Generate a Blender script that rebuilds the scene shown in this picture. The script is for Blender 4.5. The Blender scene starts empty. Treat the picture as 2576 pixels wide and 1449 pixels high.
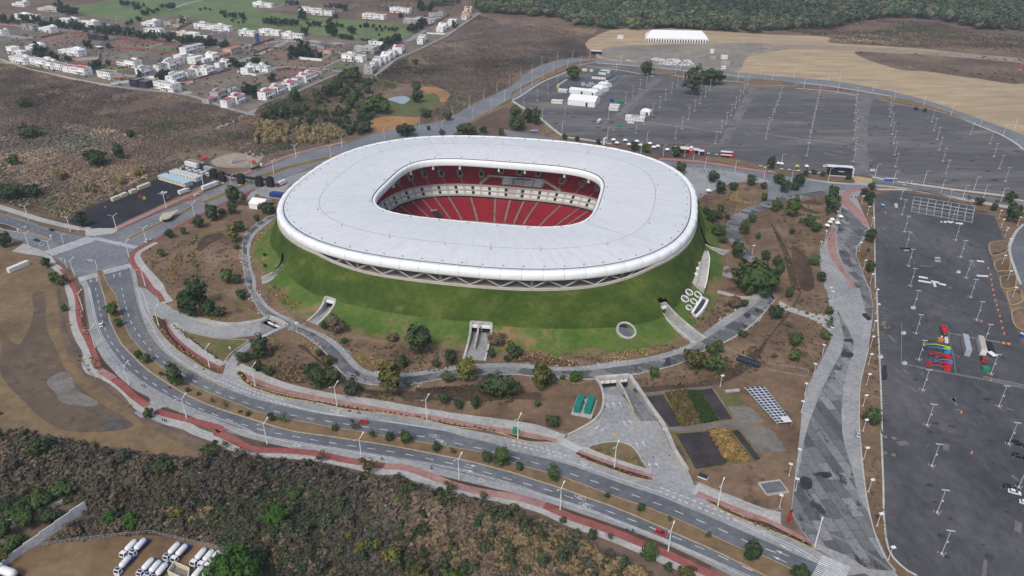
import bpy,bmesh,math,random
import numpy as np
from mathutils import Vector,Matrix
from mathutils.geometry import tessellate_polygon
R=math.radians
random.seed(7)
SC=bpy.context.scene
COL=SC.collection
CH,PITCH,FO=205.0,R(28.9),2870*0.644
# ---------------------------------------------------------------- survey: bearings read off the photograph -> ground positions in metres
def W(u,v,z=0.0):
 x=(u-1288)/FO;y=(v-724.5)/FO
 dn=math.sin(PITCH)+y*math.cos(PITCH);fw=math.cos(PITCH)-y*math.sin(PITCH)
 t=(CH-z)/dn
 return Vector((x*t,fw*t,z))
def P(s):
 out=[];c=r=0;tok=s.replace(',',' ').split();i=0
 while i<len(tok):
  k=tok[i]
  if k[0]=='@':
   c,r=int(k[1]),int(k[2]);i+=1;continue
  out.append((c*644+float(k)/4,r*362.3+float(tok[i+1])/4));i+=2
 return out
def WP(s,z=0.0):return[W(u,v,z)for u,v in(P(s)if isinstance(s,str)else s)]
def mpp(p):
 d=p.y*math.cos(PITCH)+(CH-p.z)*math.sin(PITCH)
 return d/FO
def smooth(pts,closed=False,n=5):
 if len(pts)<3:return[Vector(p)for p in pts]
 out=[];N=len(pts)
 rng=range(N)if closed else range(N-1)
 for i in rng:
  p0=pts[(i-1)%N]if(closed or i>0)else pts[0]*2-pts[1]
  p1=pts[i];p2=pts[(i+1)%N]
  p3=pts[(i+2)%N]if(closed or i+2<N)else pts[-1]*2-pts[-2]
  for k in range(n):
   t=k/n
   out.append(0.5*((2*p1)+(p2-p0)*t+(2*p0-5*p1+4*p2-p3)*t*t+(3*p1-p0-3*p2+p3)*t**3))
 if not closed:out.append(Vector(pts[-1]))
 return out
def resample(pts,n):
 L=[0]
 for a,b in zip(pts,pts[1:]):L.append(L[-1]+(b-a).length)
 out=[];j=0
 for i in range(n):
  d=L[-1]*i/(n-1)
  while j<len(pts)-2 and L[j+1]<d:j+=1
  s=(d-L[j])/max(1e-9,L[j+1]-L[j])
  out.append(pts[j].lerp(pts[j+1],min(1,max(0,s))))
 return out
def plen(pts):return sum((b-a).length for a,b in zip(pts,pts[1:]))
def normals2(pts,closed=False):
 out=[];N=len(pts)
 for i in range(N):
  a=pts[i-1]if(i>0 or closed)else pts[i]
  b=pts[(i+1)%N]if(i<N-1 or closed)else pts[i]
  d=b-a;d.z=0
  if d.length<1e-9:d=Vector((1,0,0))
  d.normalize();out.append(Vector((-d.y,d.x,0)))
 return out
def area2(pts):return 0.5*sum(a.x*b.y-b.x*a.y for a,b in zip(pts,pts[1:]+pts[:1]))
def offset(pts,d,closed=False):
 return[p+n*d for p,n in zip(pts,normals2(pts,closed))]
# ---------------------------------------------------------------- mesh builder
class MB:
 def __init__(s):s.v=[];s.f=[];s.m=[]
 def add(s,v,f,mi=0):
  o=len(s.v);s.v+=[tuple(p)for p in v]
  s.f+=[tuple(i+o for i in q)for q in f];s.m+=[mi]*len(f)
  return s
 def box(s,c,d,mi=0,rz=0,taper=1.0,ry=0):
  x,y,z=[k/2 for k in d];V=[]
  for zz in(-z,z):
   k=taper if zz>0 else 1
   for a,b in((-x,-y),(x,-y),(x,y),(-x,y)):V.append(Vector((a*k,b*k,zz)))
  M=Matrix.Translation(Vector(c))@Matrix.Rotation(rz,4,'Z')@Matrix.Rotation(ry,4,'Y')
  return s.add([M@p for p in V],[(3,2,1,0),(4,5,6,7),(0,1,5,4),(1,2,6,5),(2,3,7,6),(3,0,4,7)],mi)
 def tube(s,a,b,r0,r1=None,n=6,mi=0):
  a=Vector(a);b=Vector(b);r1=r0 if r1 is None else r1
  d=(b-a).normalized();u=d.orthogonal().normalized();w=d.cross(u)
  V=[]
  for p,r in((a,r0),(b,r1)):
   for k in range(n):
    t=2*math.pi*k/n;V.append(p+(u*math.cos(t)+w*math.sin(t))*r)
  F=[(k,(k+1)%n,n+(k+1)%n,n+k)for k in range(n)]+[tuple(range(n-1,-1,-1)),tuple(range(n,2*n))]
  return s.add(V,F,mi)
 def lathe(s,prof,n=12,c=(0,0,0),axis='Z',mi=0):
  V=[];m=len(prof)
  for r,z in prof:
   for k in range(n):
    t=2*math.pi*k/n;p=(r*math.cos(t),r*math.sin(t),z)
    if axis=='X':p=(p[2],p[0],p[1])
    V.append((p[0]+c[0],p[1]+c[1],p[2]+c[2]))
  F=[]
  for i in range(m-1):
   for k in range(n):F.append((i*n+k,i*n+(k+1)%n,(i+1)*n+(k+1)%n,(i+1)*n+k))
  F.append(tuple(range(n-1,-1,-1)));F.append(tuple((m-1)*n+k for k in range(n)))
  return s.add(V,F,mi)
 def prism(s,poly,z0,z1,mi=0,top=None):
  poly=list(poly)
  if area2(poly)<0:poly.reverse()
  n=len(poly)
  V=[(p.x,p.y,z0)for p in poly]+[(p.x,p.y,z1)for p in poly]
  s.add(V,[(k,(k+1)%n,n+(k+1)%n,n+k)for k in range(n)],mi)
  s.flat(poly,z1,mi if top is None else top);return s
 def flat(s,poly,z,mi=0,holes=()):
  poly=list(poly)
  if area2(poly)<0:poly.reverse()
  tri=tessellate_polygon([[Vector((p.x,p.y,0))for p in poly]]+[[Vector((p.x,p.y,0))for p in(h if area2(h)<0 else h[::-1])]for h in holes])
  for h in holes:poly=poly+list(h if area2(h)<0 else h[::-1])
  F=[]
  for a,b,c in tri:
   A,B,Cc=poly[a],poly[b],poly[c]
   cr=(B.x-A.x)*(Cc.y-A.y)-(B.y-A.y)*(Cc.x-A.x)
   if abs(cr)<1e-9:continue
   F.append((a,b,c)if cr>0 else(a,c,b))
  return s.add([(p.x,p.y,z)for p in poly],F,mi)
 def strip(s,L,Rr,zl,zr=None,mi=0):
  n=len(L);zr=zl if zr is None else zr
  V=[(p.x,p.y,zl)for p in L]+[(p.x,p.y,zr)for p in Rr]
  F=[]
  for i in range(n-1):
   a,b,c=L[i],L[i+1],Rr[i]
   up=(b.x-a.x)*(c.y-a.y)-(b.y-a.y)*(c.x-a.x)
   F.append((i,i+1,n+i+1,n+i)if up>0 else(i,n+i,n+i+1,i+1))
  return s.add(V,F,mi)
 def build(s,name,mats,parent=None,smooth=False):
  me=bpy.data.meshes.new(name);me.from_pydata(s.v,[],s.f)
  if not isinstance(mats,(list,tuple)):mats=[mats]
  for m in mats:me.materials.append(m)
  me.polygons.foreach_set('material_index',s.m)
  if smooth:me.polygons.foreach_set('use_smooth',[True]*len(s.f))
  me.update()
  return link(name,me,parent)
def link(name,me,parent=None):
 o=bpy.data.objects.new(name,me);COL.objects.link(o)
 if parent:o.parent=parent
 return o
def np_mesh(name,V,F,mats,mi=None,tint=None,smooth=False):
 me=bpy.data.meshes.new(name)
 n,m=len(V),len(F)
 me.vertices.add(n);me.vertices.foreach_set('co',np.ascontiguousarray(V,dtype=np.float32).ravel())
 k=F.shape[1]
 me.loops.add(m*k);me.loops.foreach_set('vertex_index',np.ascontiguousarray(F,dtype=np.int32).ravel())
 me.polygons.add(m);me.polygons.foreach_set('loop_start',np.arange(0,m*k,k,dtype=np.int32))
 for q in(mats if isinstance(mats,(list,tuple))else[mats]):me.materials.append(q)
 if mi is not None:me.polygons.foreach_set('material_index',np.asarray(mi,dtype=np.int32))
 if smooth:me.polygons.foreach_set('use_smooth',np.ones(m,dtype=bool))
 me.update(calc_edges=True)
 if tint is not None:
  at=me.attributes.new('tint','FLOAT_COLOR','POINT')
  c=np.ones((n,4),dtype=np.float32);c[:,:3]=tint;at.data.foreach_set('color',c.ravel())
 return me
def S(o,kind='structure'):o['kind']=kind;return o
def tag(o,label,cat,group=None):
 o['label']=label;o['category']=cat
 if group:o['group']=group
 return o
def thing(name,label,cat,loc,rz=0,group=None,sc=1.0):
 o=bpy.data.objects.new(name,None);COL.objects.link(o);o.empty_display_size=.3
 o.location=loc;o.rotation_euler=(0,0,rz);o.scale=(sc,sc,sc)
 return tag(o,label,cat,group)
def dup(root,loc,rz=0,label=None,group=None,sc=1.0):
 r=root.copy();COL.objects.link(r);r.location=loc;r.rotation_euler=(0,0,rz);r.scale=(sc,)*3 if not isinstance(sc,tuple)else sc
 if label:r['label']=label
 if group:r['group']=group
 for ch in KIDS(root):
  c=ch.copy();COL.objects.link(c);c.parent=r
  for g in KIDS(ch):
   d=g.copy();COL.objects.link(d);d.parent=c
 return r
_K={}
def KIDS(o):
 if o.name not in _K:_K[o.name]=list(o.children)
 return _K[o.name]
class Proto:
 def __init__(s,root):s.r=root;s.used=False
 def put(s,loc,rz,label,group=None,sc=1.0):
  if not s.used:
   s.used=True;KIDS(s.r);r=s.r;r.location=loc;r.rotation_euler=(0,0,rz);r.scale=(sc,)*3 if not isinstance(sc,tuple)else sc
   r['label']=label
   if group:r['group']=group
   return r
  return dup(s.r,loc,rz,label,group,sc)
ONES='first second third fourth fifth sixth seventh eighth ninth tenth eleventh twelfth thirteenth fourteenth fifteenth sixteenth seventeenth eighteenth nineteenth'.split()
TENS={2:'twent',3:'thirt',4:'fort',5:'fift',6:'sixt'}
def nth(i):
 i+=1
 if i<20:return ONES[i-1]
 t,o=divmod(i,10)
 return TENS[t]+'ieth' if o==0 else TENS[t]+'y-'+ONES[o-1]
def ranks(qs,key=0):
 us=[P(q)[0][key]for q in qs];o=sorted(range(len(us)),key=lambda i:us[i]);w=('leftmost',' from left')if key==0 else('topmost',' from the top')
 return[w[0]if o.index(i)==0 else nth(o.index(i))+w[1]for i in range(len(us))]
# ---------------------------------------------------------------- materials
def newmat(name):
 m=bpy.data.materials.new(name);m.use_nodes=True
 return m,m.node_tree,m.node_tree.nodes['Principled BSDF']
def _n(nt,t,**kw):
 n=nt.nodes.new(t)
 for k,v in kw.items():setattr(n,k,v)
 return n
def noise(nt,co,scale,detail=4,rough=.6):
 n=_n(nt,'ShaderNodeTexNoise');n.inputs['Scale'].default_value=scale;n.inputs['Detail'].default_value=detail;n.inputs['Roughness'].default_value=rough
 nt.links.new(co,n.inputs['Vector']);return n.outputs['Fac']
def ramp(nt,fac,stops):
 n=_n(nt,'ShaderNodeValToRGB');e=n.color_ramp.elements
 while len(e)<len(stops):e.new(.5)
 for k,(p,c)in enumerate(stops):e[k].position=p;e[k].color=(*c,1)if len(c)==3 else c
 nt.links.new(fac,n.inputs['Fac']);return n.outputs['Color']
def mix(nt,a,b,fac,mode='MIX'):
 n=_n(nt,'ShaderNodeMix',data_type='RGBA',blend_type=mode)
 for sock,v in((n.inputs[6],a),(n.inputs[7],b),(n.inputs[0],fac)):
  if isinstance(v,(int,float)):sock.default_value=v
  elif isinstance(v,tuple):sock.default_value=(*v,1)
  else:nt.links.new(v,sock)
 return n.outputs[2]
def position(nt,scale=None,rot=0):
 g=_n(nt,'ShaderNodeNewGeometry').outputs['Position']
 if scale is None:return g
 m=_n(nt,'ShaderNodeMapping');m.inputs['Scale'].default_value=scale;m.inputs['Rotation'].default_value=(0,0,rot)
 nt.links.new(g,m.inputs['Vector']);return m.outputs['Vector']
def finish(nt,b,col,rough=.9,spec=.25,bump=None,bstr=.4,bdist=.1):
 nt.links.new(col,b.inputs['Base Color']);b.inputs['Roughness'].default_value=rough
 b.inputs['Specular IOR Level'].default_value=spec
 if bump is not None:
  n=_n(nt,'ShaderNodeBump');n.inputs['Strength'].default_value=bstr;n.inputs['Distance'].default_value=bdist
  nt.links.new(bump,n.inputs['Height']);nt.links.new(n.outputs['Normal'],b.inputs['Normal'])
def ground_mat(name,cols,fine=.35,big=.03,rough=.95,spots=None,bstr=.5,bdist=.3,rot=0,stretch=(1,1,1)):
 """three earth colours broken up by coarse and fine noise, optional spots"""
 m,nt,b=newmat(name);p=position(nt,stretch,rot)
 a=noise(nt,p,big,5,.62);f=noise(nt,p,fine,5,.7)
 c=ramp(nt,a,[(.34,cols[0]),(.5,cols[1]),(.66,cols[2%len(cols)])])
 d=ramp(nt,f,[(.3,(.72,)*3),(.52,(1,)*3),(.74,(1.28,)*3)])
 c=mix(nt,c,d,1.0,'MULTIPLY')
 if spots:
  col,sc,lo,hi=spots
  s=noise(nt,p,sc,4,.65)
  c=mix(nt,c,col,ramp(nt,s,[(lo,(0,)*3),(hi,(1,)*3)]))
 finish(nt,b,c,rough,.15,f,bstr,bdist);return m
def paint(name,col,rough=.5,var=.12,scale=1.5,metal=0,spec=.4):
 m,nt,b=newmat(name)
 t=_n(nt,'ShaderNodeTexCoord').outputs['Object']
 f=noise(nt,t,scale,4,.6)
 c=mix(nt,tuple(col),ramp(nt,f,[(.3,(1-var,)*3),(.7,(1+var*.4,)*3)]),1.0,'MULTIPLY')
 finish(nt,b,c,rough,spec);b.inputs['Metallic'].default_value=metal;return m
def leaf_mat(name,c1,c2,attr=True,trans=.0):
 m,nt,b=newmat(name)
 if attr:
  a=_n(nt,'ShaderNodeAttribute',attribute_name='tint').outputs['Color']
  f=noise(nt,position(nt),.9,2,.5)
  c=mix(nt,a,ramp(nt,f,[(.3,(.7,)*3),(.7,(1.3,)*3)]),1.0,'MULTIPLY')
 else:
  oi=_n(nt,'ShaderNodeObjectInfo').outputs['Random']
  f=noise(nt,position(nt),.7,3,.6)
  c=mix(nt,tuple(c1),tuple(c2),oi)
  c=mix(nt,c,ramp(nt,f,[(.3,(.62,.66,.6)),(.7,(1.35,1.3,1.2))]),1.0,'MULTIPLY')
 finish(nt,b,c,.85,.12);return m
# ---------------------------------------------------------------- materials of the place
SCRUB=ground_mat('dry_scrub_soil',[(.115,.078,.06),(.165,.115,.085),(.22,.158,.11)],.16,.012,spots=((.1,.085,.06),.05,.54,.68))
DIRT=ground_mat('brown_dirt',[(.125,.08,.052),(.178,.118,.075),(.245,.168,.105)],.3,.035,spots=((.08,.053,.04),.08,.56,.68))
DIRTDK=ground_mat('dark_soil',[(.06,.04,.03),(.085,.056,.04),(.12,.08,.054)],.4,.06)
TAN=ground_mat('dry_grass',[(.36,.27,.17),(.43,.33,.205),(.37,.29,.2)],.06,.008,spots=((.27,.22,.165),.012,.57,.7),stretch=(.35,1.3,1))
TANNEAR=ground_mat('dry_grass_near',[(.14,.098,.058),(.215,.15,.083),(.125,.088,.056)],.25,.02)
CLAY=ground_mat('orange_clay',[(.33,.17,.07),(.39,.21,.09),(.28,.16,.085)],.2,.03)
MUDDK=ground_mat('damp_mud',[(.09,.086,.085),(.105,.1,.098)],.3,.05)
RUBBLE=ground_mat('gravel_rubble',[(.13,.115,.105),(.21,.19,.17),(.1,.088,.08)],.5,.035)
MUD=ground_mat('dark_mud',[(.11,.082,.06),(.138,.104,.074),(.092,.07,.053)],.2,.05)
GOLF=ground_mat('golf_grass',[(.1,.145,.058),(.135,.19,.075),(.165,.195,.095)],.1,.015,spots=((.15,.14,.08),.02,.58,.7))
LAWN=ground_mat('mown_grass',[(.03,.06,.009),(.053,.084,.014),(.095,.12,.025)],.35,.04,bstr=.3,bdist=.1,spots=((.13,.14,.035),.06,.6,.72))
LAWNLO=ground_mat('rough_grass',[(.062,.115,.02),(.09,.14,.03),(.13,.15,.042)],.35,.05,spots=((.25,.16,.08),.05,.56,.66))
VERGE=ground_mat('patchy_grass',[(.1,.115,.035),(.17,.135,.065),(.22,.155,.085)],.35,.05)
CONC=ground_mat('concrete_road',[(.25,.256,.258),(.305,.308,.305),(.36,.36,.355)],.5,.05,rough=.85,bstr=.1,bdist=.02)
CONCLT=ground_mat('pale_concrete',[(.34,.335,.315),(.4,.39,.365),(.45,.435,.4)],.6,.07,rough=.85,bstr=.1,bdist=.02)
ASPH=ground_mat('worn_asphalt',[(.16,.172,.188),(.19,.202,.218),(.23,.24,.25)],.35,.04,rough=.85,bstr=.1,bdist=.02)
ASPHDK=ground_mat('dark_asphalt',[(.11,.118,.132),(.135,.143,.157),(.165,.172,.183)],.3,.03,rough=.88,bstr=.1,bdist=.02)
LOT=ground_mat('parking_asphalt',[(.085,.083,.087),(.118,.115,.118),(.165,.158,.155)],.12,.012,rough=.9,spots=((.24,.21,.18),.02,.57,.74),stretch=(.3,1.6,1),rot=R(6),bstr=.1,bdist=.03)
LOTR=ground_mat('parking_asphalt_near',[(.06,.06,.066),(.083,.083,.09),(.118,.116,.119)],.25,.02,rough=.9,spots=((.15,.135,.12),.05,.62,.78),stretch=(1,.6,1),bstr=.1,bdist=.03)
YARD=ground_mat('black_gravel',[(.022,.024,.03),(.03,.032,.038),(.045,.046,.05)],.5,.05,bstr=.2)
BRICKRED=ground_mat('red_cycle_surface',[(.235,.075,.068),(.28,.09,.08),(.3,.12,.105)],.4,.06,rough=.85,bstr=.1,bdist=.02)
BRICKPINK=ground_mat('faded_red_surface',[(.3,.16,.145),(.35,.195,.175),(.38,.235,.21)],.4,.06,rough=.85,bstr=.1,bdist=.02)
WATER,_nt,_b=newmat('pond_water');_b.inputs['Base Color'].default_value=(.3,.33,.36,1);_b.inputs['Roughness'].default_value=.12
finish(_nt,_b,ramp(_nt,noise(_nt,position(_nt),.1,3),[(.3,(.26,.3,.33)),(.7,(.36,.4,.43))]),.15,.6)
KERB=ground_mat('kerb_concrete',[(.4,.385,.35),(.46,.44,.4),(.5,.48,.43)],.8,.1,bstr=.1)
KERBY=ground_mat('yellow_kerb_paint',[(.42,.3,.14),(.45,.33,.17),(.4,.33,.22)],.5,.06,bstr=.1)
WPAINT=ground_mat('white_road_paint',[(.56,.57,.58),(.66,.66,.66),(.48,.49,.5)],.6,.2,bstr=.05)
YPAINT=ground_mat('yellow_road_paint',[(.5,.36,.13),(.45,.34,.16),(.36,.3,.18)],.6,.2,bstr=.05)
def slabs_mat(name,rot):
 m,nt,b=newmat(name);p=position(nt,(1,1,1),rot)
 br=_n(nt,'ShaderNodeTexBrick');br.inputs['Scale'].default_value=.12;br.inputs['Mortar Size'].default_value=.012
 br.offset=.37;br.inputs['Color1'].default_value=(.09,.093,.096,1);br.inputs['Color2'].default_value=(.27,.272,.27,1)
 br.inputs['Mortar'].default_value=(.06,.06,.062,1);br.inputs['Bias'].default_value=-.1;br.inputs['Brick Width'].default_value=1.15;br.inputs['Row Height'].default_value=.5
 nt.links.new(p,br.inputs['Vector'])
 v=_n(nt,'ShaderNodeTexVoronoi');v.inputs['Scale'].default_value=.1;nt.links.new(position(nt,(1.6,.55,1),rot),v.inputs['Vector'])
 st=noise(nt,position(nt,(1,.45,1),rot),.16,5,.72)
 c=mix(nt,br.outputs['Color'],(.03,.032,.036),ramp(nt,st,[(.555,(0,)*3),(.625,(.9,)*3)]))
 c=mix(nt,c,ramp(nt,noise(nt,p,.7,4),[(.3,(.8,)*3),(.7,(1.2,)*3)]),1.0,'MULTIPLY')
 finish(nt,b,c,.85,.2);return m
SLABS=slabs_mat('patched_asphalt_slabs',R(84))
SLABP=slabs_mat('patched_path',R(35))
# ---------------------------------------------------------------- ground sheets
LV=[0.0]
def sheet(name,pts,mat,z,sm=True,holes=()):
 p=WP(pts)if isinstance(pts,str)else pts
 if sm:p=smooth(p,True,4)
 return S(MB().flat(p,z,0,holes).build(name,mat))
SX,SY,SROT=-14.0,461.0,-0.22
OA,OB,ON=130.1,111.3,2.56
def se(a,b,n,t):
 c,s=math.cos(t),math.sin(t);r=(abs(c/a)**n+abs(s/b)**n)**(-1/n)
 return r*c,r*s
HOLE=[]
for k in range(90):
 x,y=se(OA-3,OB-3,ON,2*math.pi*k/90)
 HOLE.append(Vector((SX+x*math.cos(SROT)-y*math.sin(SROT),SY+x*math.sin(SROT)+y*math.cos(SROT),0)))
RAMP_A='@22 860 910 1165 885 1510 1420 1320 1420 1215 1255 1080 1085 925 1060 905 980'
RAMP_B='@12 -210 330 140 315 300 385 20 500 -60 470 -120 420'
RA,RB=WP('@22 850 915 1175 885 1460 1340 1290 1340 1110 1080 930 1060 900 985'),WP('@12 40 345 130 310 300 385 60 490')
def ribbon(name,L,Rr,mat,z,n=None):
 L=smooth(WP(L));Rr=smooth(WP(Rr));n=n or max(8,int(max(plen(L),plen(Rr))/4))
 return S(MB().strip(resample(L,n),resample(Rr,n),z).build(name,mat))
def band(name,C,w,mat,z,h=0,n=None):
 C=smooth(WP(C));C=resample(C,n or max(6,int(plen(C)/3)))
 L,Rr=offset(C,w/2),offset(C,-w/2)
 mb=MB().strip(L,Rr,z+h)
 if h:mb.strip(L,offset(C,w/2+.02),z+h,0);mb.strip(Rr,offset(C,-w/2-.02),z+h,0)
 return S(mb.build(name,mat))
def island(name,pts,top,kerb,h=.15,kw=.45,z=0.1,sm=True):
 p=WP(pts)
 if sm:p=smooth(p,True,4)
 if area2(p)<0:p.reverse()
 q=offset(p,kw,True)
 return S(MB().prism(p,z-.05,z+h,0).flat(q,z+h+.02,1).build(name,[kerb,top]))
sg=6000
S(MB().flat([Vector(p)for p in((-sg,-1500,0),(sg,-1500,0),(sg,sg,0),(-sg,sg,0))],0,0,[HOLE,RA,RB]).build('ground',SCRUB))
o2=lambda*a:[(a[i],a[i+1])for i in range(0,len(a),2)]
sheet('golf_course','@00 640 110 780 60 1080 5 1300 -60 2574 -60 @10 900 -40 @10 20 80 500 160 900 190 1300 230 1600 270 1570 340 1500 380 1250 430 960 392 520 342 300 300 @00 2330 300 2200 240 1950 180 1700 160 1400 205 1270 255 1100 195 900 160 760 120',GOLF,.03)
sheet('estate_ground','@00 -200 150 640 120 1000 200 1400 215 1700 165 2000 190 2330 310 2574 305 @10 300 310 700 370 1250 435 1500 385 1700 230 2250 100 2250 150 1900 375 1640 510 1400 610 1200 765 860 735 400 935 0 1105 @00 2400 1150 2280 1090 2000 990 1700 930 1100 860 600 740 200 650 -200 620',ground_mat('estate_dirt',[(.13,.108,.088),(.175,.145,.118),(.23,.195,.16)],.15,.02),.05,sm=False)
sheet('dry_field','@20 740 430 1000 300 1300 270 2000 310 2560 345 @30 600 372 640 430 1400 480 2200 560 2574 620 2700 800 2700 1500 2300 1270 2000 1150 1600 1010 1200 915 700 820 0 762 @20 1900 690 1300 640 900 600 840 540',TAN,.03)
sheet('bare_gravel_field','@20 880 560 1000 470 1500 450 2000 440 2300 430 @30 0 440 300 480 @20 2400 560 2300 700 2150 720 1900 690 1300 640',ground_mat('grey_gravel',[(.2,.18,.16),(.25,.22,.19),(.3,.26,.2)],.08,.012),.05)
sheet('scrub_patch','@30 880 520 1300 540 1900 560 2574 640 2574 840 2100 790 1600 720 1330 700 1000 600',SCRUB,.05)
sheet('dirt_track','@30 0 450 600 455 1400 500 2000 540 2574 590 2574 630 1900 575 1300 535 500 500 0 490',ground_mat('track_dirt',[(.27,.21,.16),(.33,.26,.2)],.1,.02),.07)
sheet('clay_field','@10 1120 1230 1300 1170 1600 1180 1640 1190 1600 1260 1350 1320 1200 1330 1130 1290',CLAY,.04)
sheet('clay_bank','@10 1650 880 1850 880 1950 940 1930 1010 1850 1020 1740 950',CLAY,.04)
sheet('pond_bank','@10 1380 1150 1500 1170 1640 1150 1840 1040 1830 960 1760 940 1560 1000 1540 960 1330 985 1200 1060 1200 1160',ground_mat('bank_grass',[(.075,.1,.04),(.11,.13,.05),(.14,.14,.06)],.2,.03),.05)
sheet('pond','@10 1320 1000 1400 975 1500 968 1548 1000 1500 1040 1470 1048 1400 1025',WATER,.09)
sheet('dry_grass_field','@01 -60 1130 200 1110 450 1250 520 1400 @02 560 0 590 200 620 480 700 700 860 880 1000 1000 1150 1140 1350 1290 1500 1400 @03 2000 230 1700 240 1300 170 1000 140 700 110 400 20 @02 200 1400 -60 1250',TANNEAR,.04)
sheet('mud_field','@02 330 60 450 60 470 400 560 600 650 800 760 950 1000 1150 1250 1300 1330 1400 1000 1449 640 1430 400 1300 200 1100 60 950 0 800 40 500 200 560 330 300',MUD,.06)
sheet('rubble_patch','@02 470 950 560 870 680 845 740 940 780 1030 980 1140 930 1190 640 1160 560 1060',RUBBLE,.08)
sheet('puddle','@02 1050 1390 1080 1340 1160 1315 1240 1330 1270 1390 1200 1430 1090 1440',MUDDK,.1)
sheet('truck_yard','@03 -100 1500 120 1330 300 1190 700 1100 1100 1060 1520 1040 1900 1110 2260 1160 2574 1290 @13 300 1449 @03 2574 1700 -200 1700',ground_mat('yard_dirt',[(.15,.095,.055),(.2,.13,.07),(.24,.17,.095)],.2,.03),.05)
HILLP='@03 -300 90 150 60 500 60 900 160 1500 250 2000 280 2300 200 2574 300 @13 0 280 600 335 1100 455 1500 540 2000 660 2574 800 @23 400 950 800 1130 1300 1400 1440 1560 @13 2400 1750 300 1750 150 1449 0 1330 @03 2300 1160 1900 1060 1500 1010 1100 1040 800 1080 500 1110 840 880 900 800 800 690 500 750 -300 1010'
_hp=smooth(WP(HILLP),True,3);_hb=[(p.x,p.y)for p in _hp]
RIDGE=WP('@03 1100 480 1700 440 2100 470 2574 500 @13 500 560 1000 640 1300 710 1700 790 2100 900 2574 1060')
def hill_z(x,y):
 """height of the foreground rise: zero at its rim, up to about six metres along the ridge"""
 inside=False;dm=1e9;j=len(_hb)-1
 for i in range(len(_hb)):
  (xi,yi),(xj,yj)=_hb[i],_hb[j]
  if(yi>y)!=(yj>y)and x<(xj-xi)*(y-yi)/(yj-yi)+xi:inside=not inside
  dx,dy=xj-xi,yj-yi;t=max(0,min(1,((x-xi)*dx+(y-yi)*dy)/(dx*dx+dy*dy+1e-9)));dm=min(dm,(x-xi-t*dx)**2+(y-yi-t*dy)**2);j=i
 if not inside:return 0.0
 dm=math.sqrt(dm);e=min(1,dm/12);e=e*e*(3-2*e);rd=1e9
 for a,b in zip(RIDGE,RIDGE[1:]):
  dx,dy=b.x-a.x,b.y-a.y;t=max(0,min(1,((x-a.x)*dx+(y-a.y)*dy)/(dx*dx+dy*dy)));rd=min(rd,(x-a.x-t*dx)**2+(y-a.y-t*dy)**2)
 rd=math.sqrt(rd);n=math.sin(x*.09+1)*math.cos(y*.11)+.6*math.sin(x*.21+y*.17)
 return e*(1.6+1.1*n+4.2*math.exp(-(rd/9)**2))
def _hill():
 xs,ys=[p[0]for p in _hb],[p[1]for p in _hb];st=2.5;nx,ny=int((max(xs)-min(xs))/st)+2,int((max(ys)-min(ys))/st)+2
 V=[(min(xs)+i*st,min(ys)+j*st,0)for j in range(ny)for i in range(nx)];Z=[hill_z(x,y)for x,y,_ in V]
 F=[(j*nx+i,j*nx+i+1,(j+1)*nx+i+1,(j+1)*nx+i)for j in range(ny-1)for i in range(nx-1)];F=[f for f in F if max(Z[k]for k in f)>.001]
 V=[(x,y,z if z>0 else.01)for(x,y,_),z in zip(V,Z)]
 S(link('hill',np_mesh('hill',np.array(V),np.array(F),ground_mat('bushy_hill_soil',[(.065,.048,.038),(.09,.068,.051),(.12,.09,.066)],.2,.03),smooth=True)))
_hill()
sheet('garden_soil','@01 1330 1010 1900 790 2300 640 2574 500 @11 200 200 900 0 @21 1500 150 1720 300 1850 560 2300 380 2574 390 @31 0 480 560 470 720 520 720 640 640 830 520 1060 540 1290 570 1449 @32 600 150 650 440 480 830 340 1250 @33 280 350 240 780 -100 830 @23 2000 580 1840 560 1500 0 @22 1000 1449 600 1449 @12 2574 1380 1600 1240 800 1110 0 885 @02 2380 790 2300 700 1700 200 1690 110 1600 0 @01 1560 1380 1400 1200 1340 1110',DIRT,.03,sm=False,holes=[HOLE,RA,RB])
# ---------------------------------------------------------------- roads
ZR=.10
OUT_L='@01 780 1350 800 1400 @02 840 0 860 150 880 280 905 400 940 520 1000 650 1070 760 1160 860 1260 950 1360 1025 1520 1110 1700 1205 1900 1290 2100 1370 2300 1449 @13 0 80 300 150 640 210 900 252 1200 300 1500 360 1900 450 2150 510 2400 570 @23 0 610 250 680 500 755 750 840 1000 925 1250 1015 1500 1110 1750 1220 2000 1340 2250 1470 2600 1650'
OUT_R='@01 985 1305 1000 1400 @02 1020 0 1045 80 1075 200 1110 340 1160 450 1220 560 1310 660 1420 770 1530 860 1700 970 1900 1090 2100 1180 2300 1250 2574 1335 @12 200 1400 @13 400 0 700 40 1000 85 1300 130 1600 185 1900 245 2200 310 @23 0 410 250 490 500 570 750 660 1000 750 1250 850 1500 960 1750 1070 2000 1180 2250 1300 2700 1520'
IN_L='@01 1035 1285 1080 1400 @02 1110 0 1170 70 1190 150 1215 260 1260 380 1320 500 1400 590 1500 690 1650 810 1800 900 2000 1010 2250 1110 2450 1190 @12 0 1240 250 1300 450 1340 700 1390 @13 1200 20 1560 80 1750 115 2000 155 2300 210 @23 0 305 120 345 480 440 800 560 1100 670 1300 735 1600 850 1900 980 2100 1080 2300 1170 @33 0 1265 200 1360 500 1490'
IN_R='@01 1335 1215 1370 1300 1400 1449 @02 1460 0 1640 150 1720 200 1750 380 1800 620 2000 780 2250 880 2380 870 2574 1010 @12 300 1100 600 1155 900 1220 1300 1270 1700 1330 2000 1400 @13 2310 10 2574 65 @23 150 95 420 70 640 150 900 300 1410 480 1840 560 2100 780 2574 985 @33 200 1060 500 1200 1000 1420'
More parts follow.
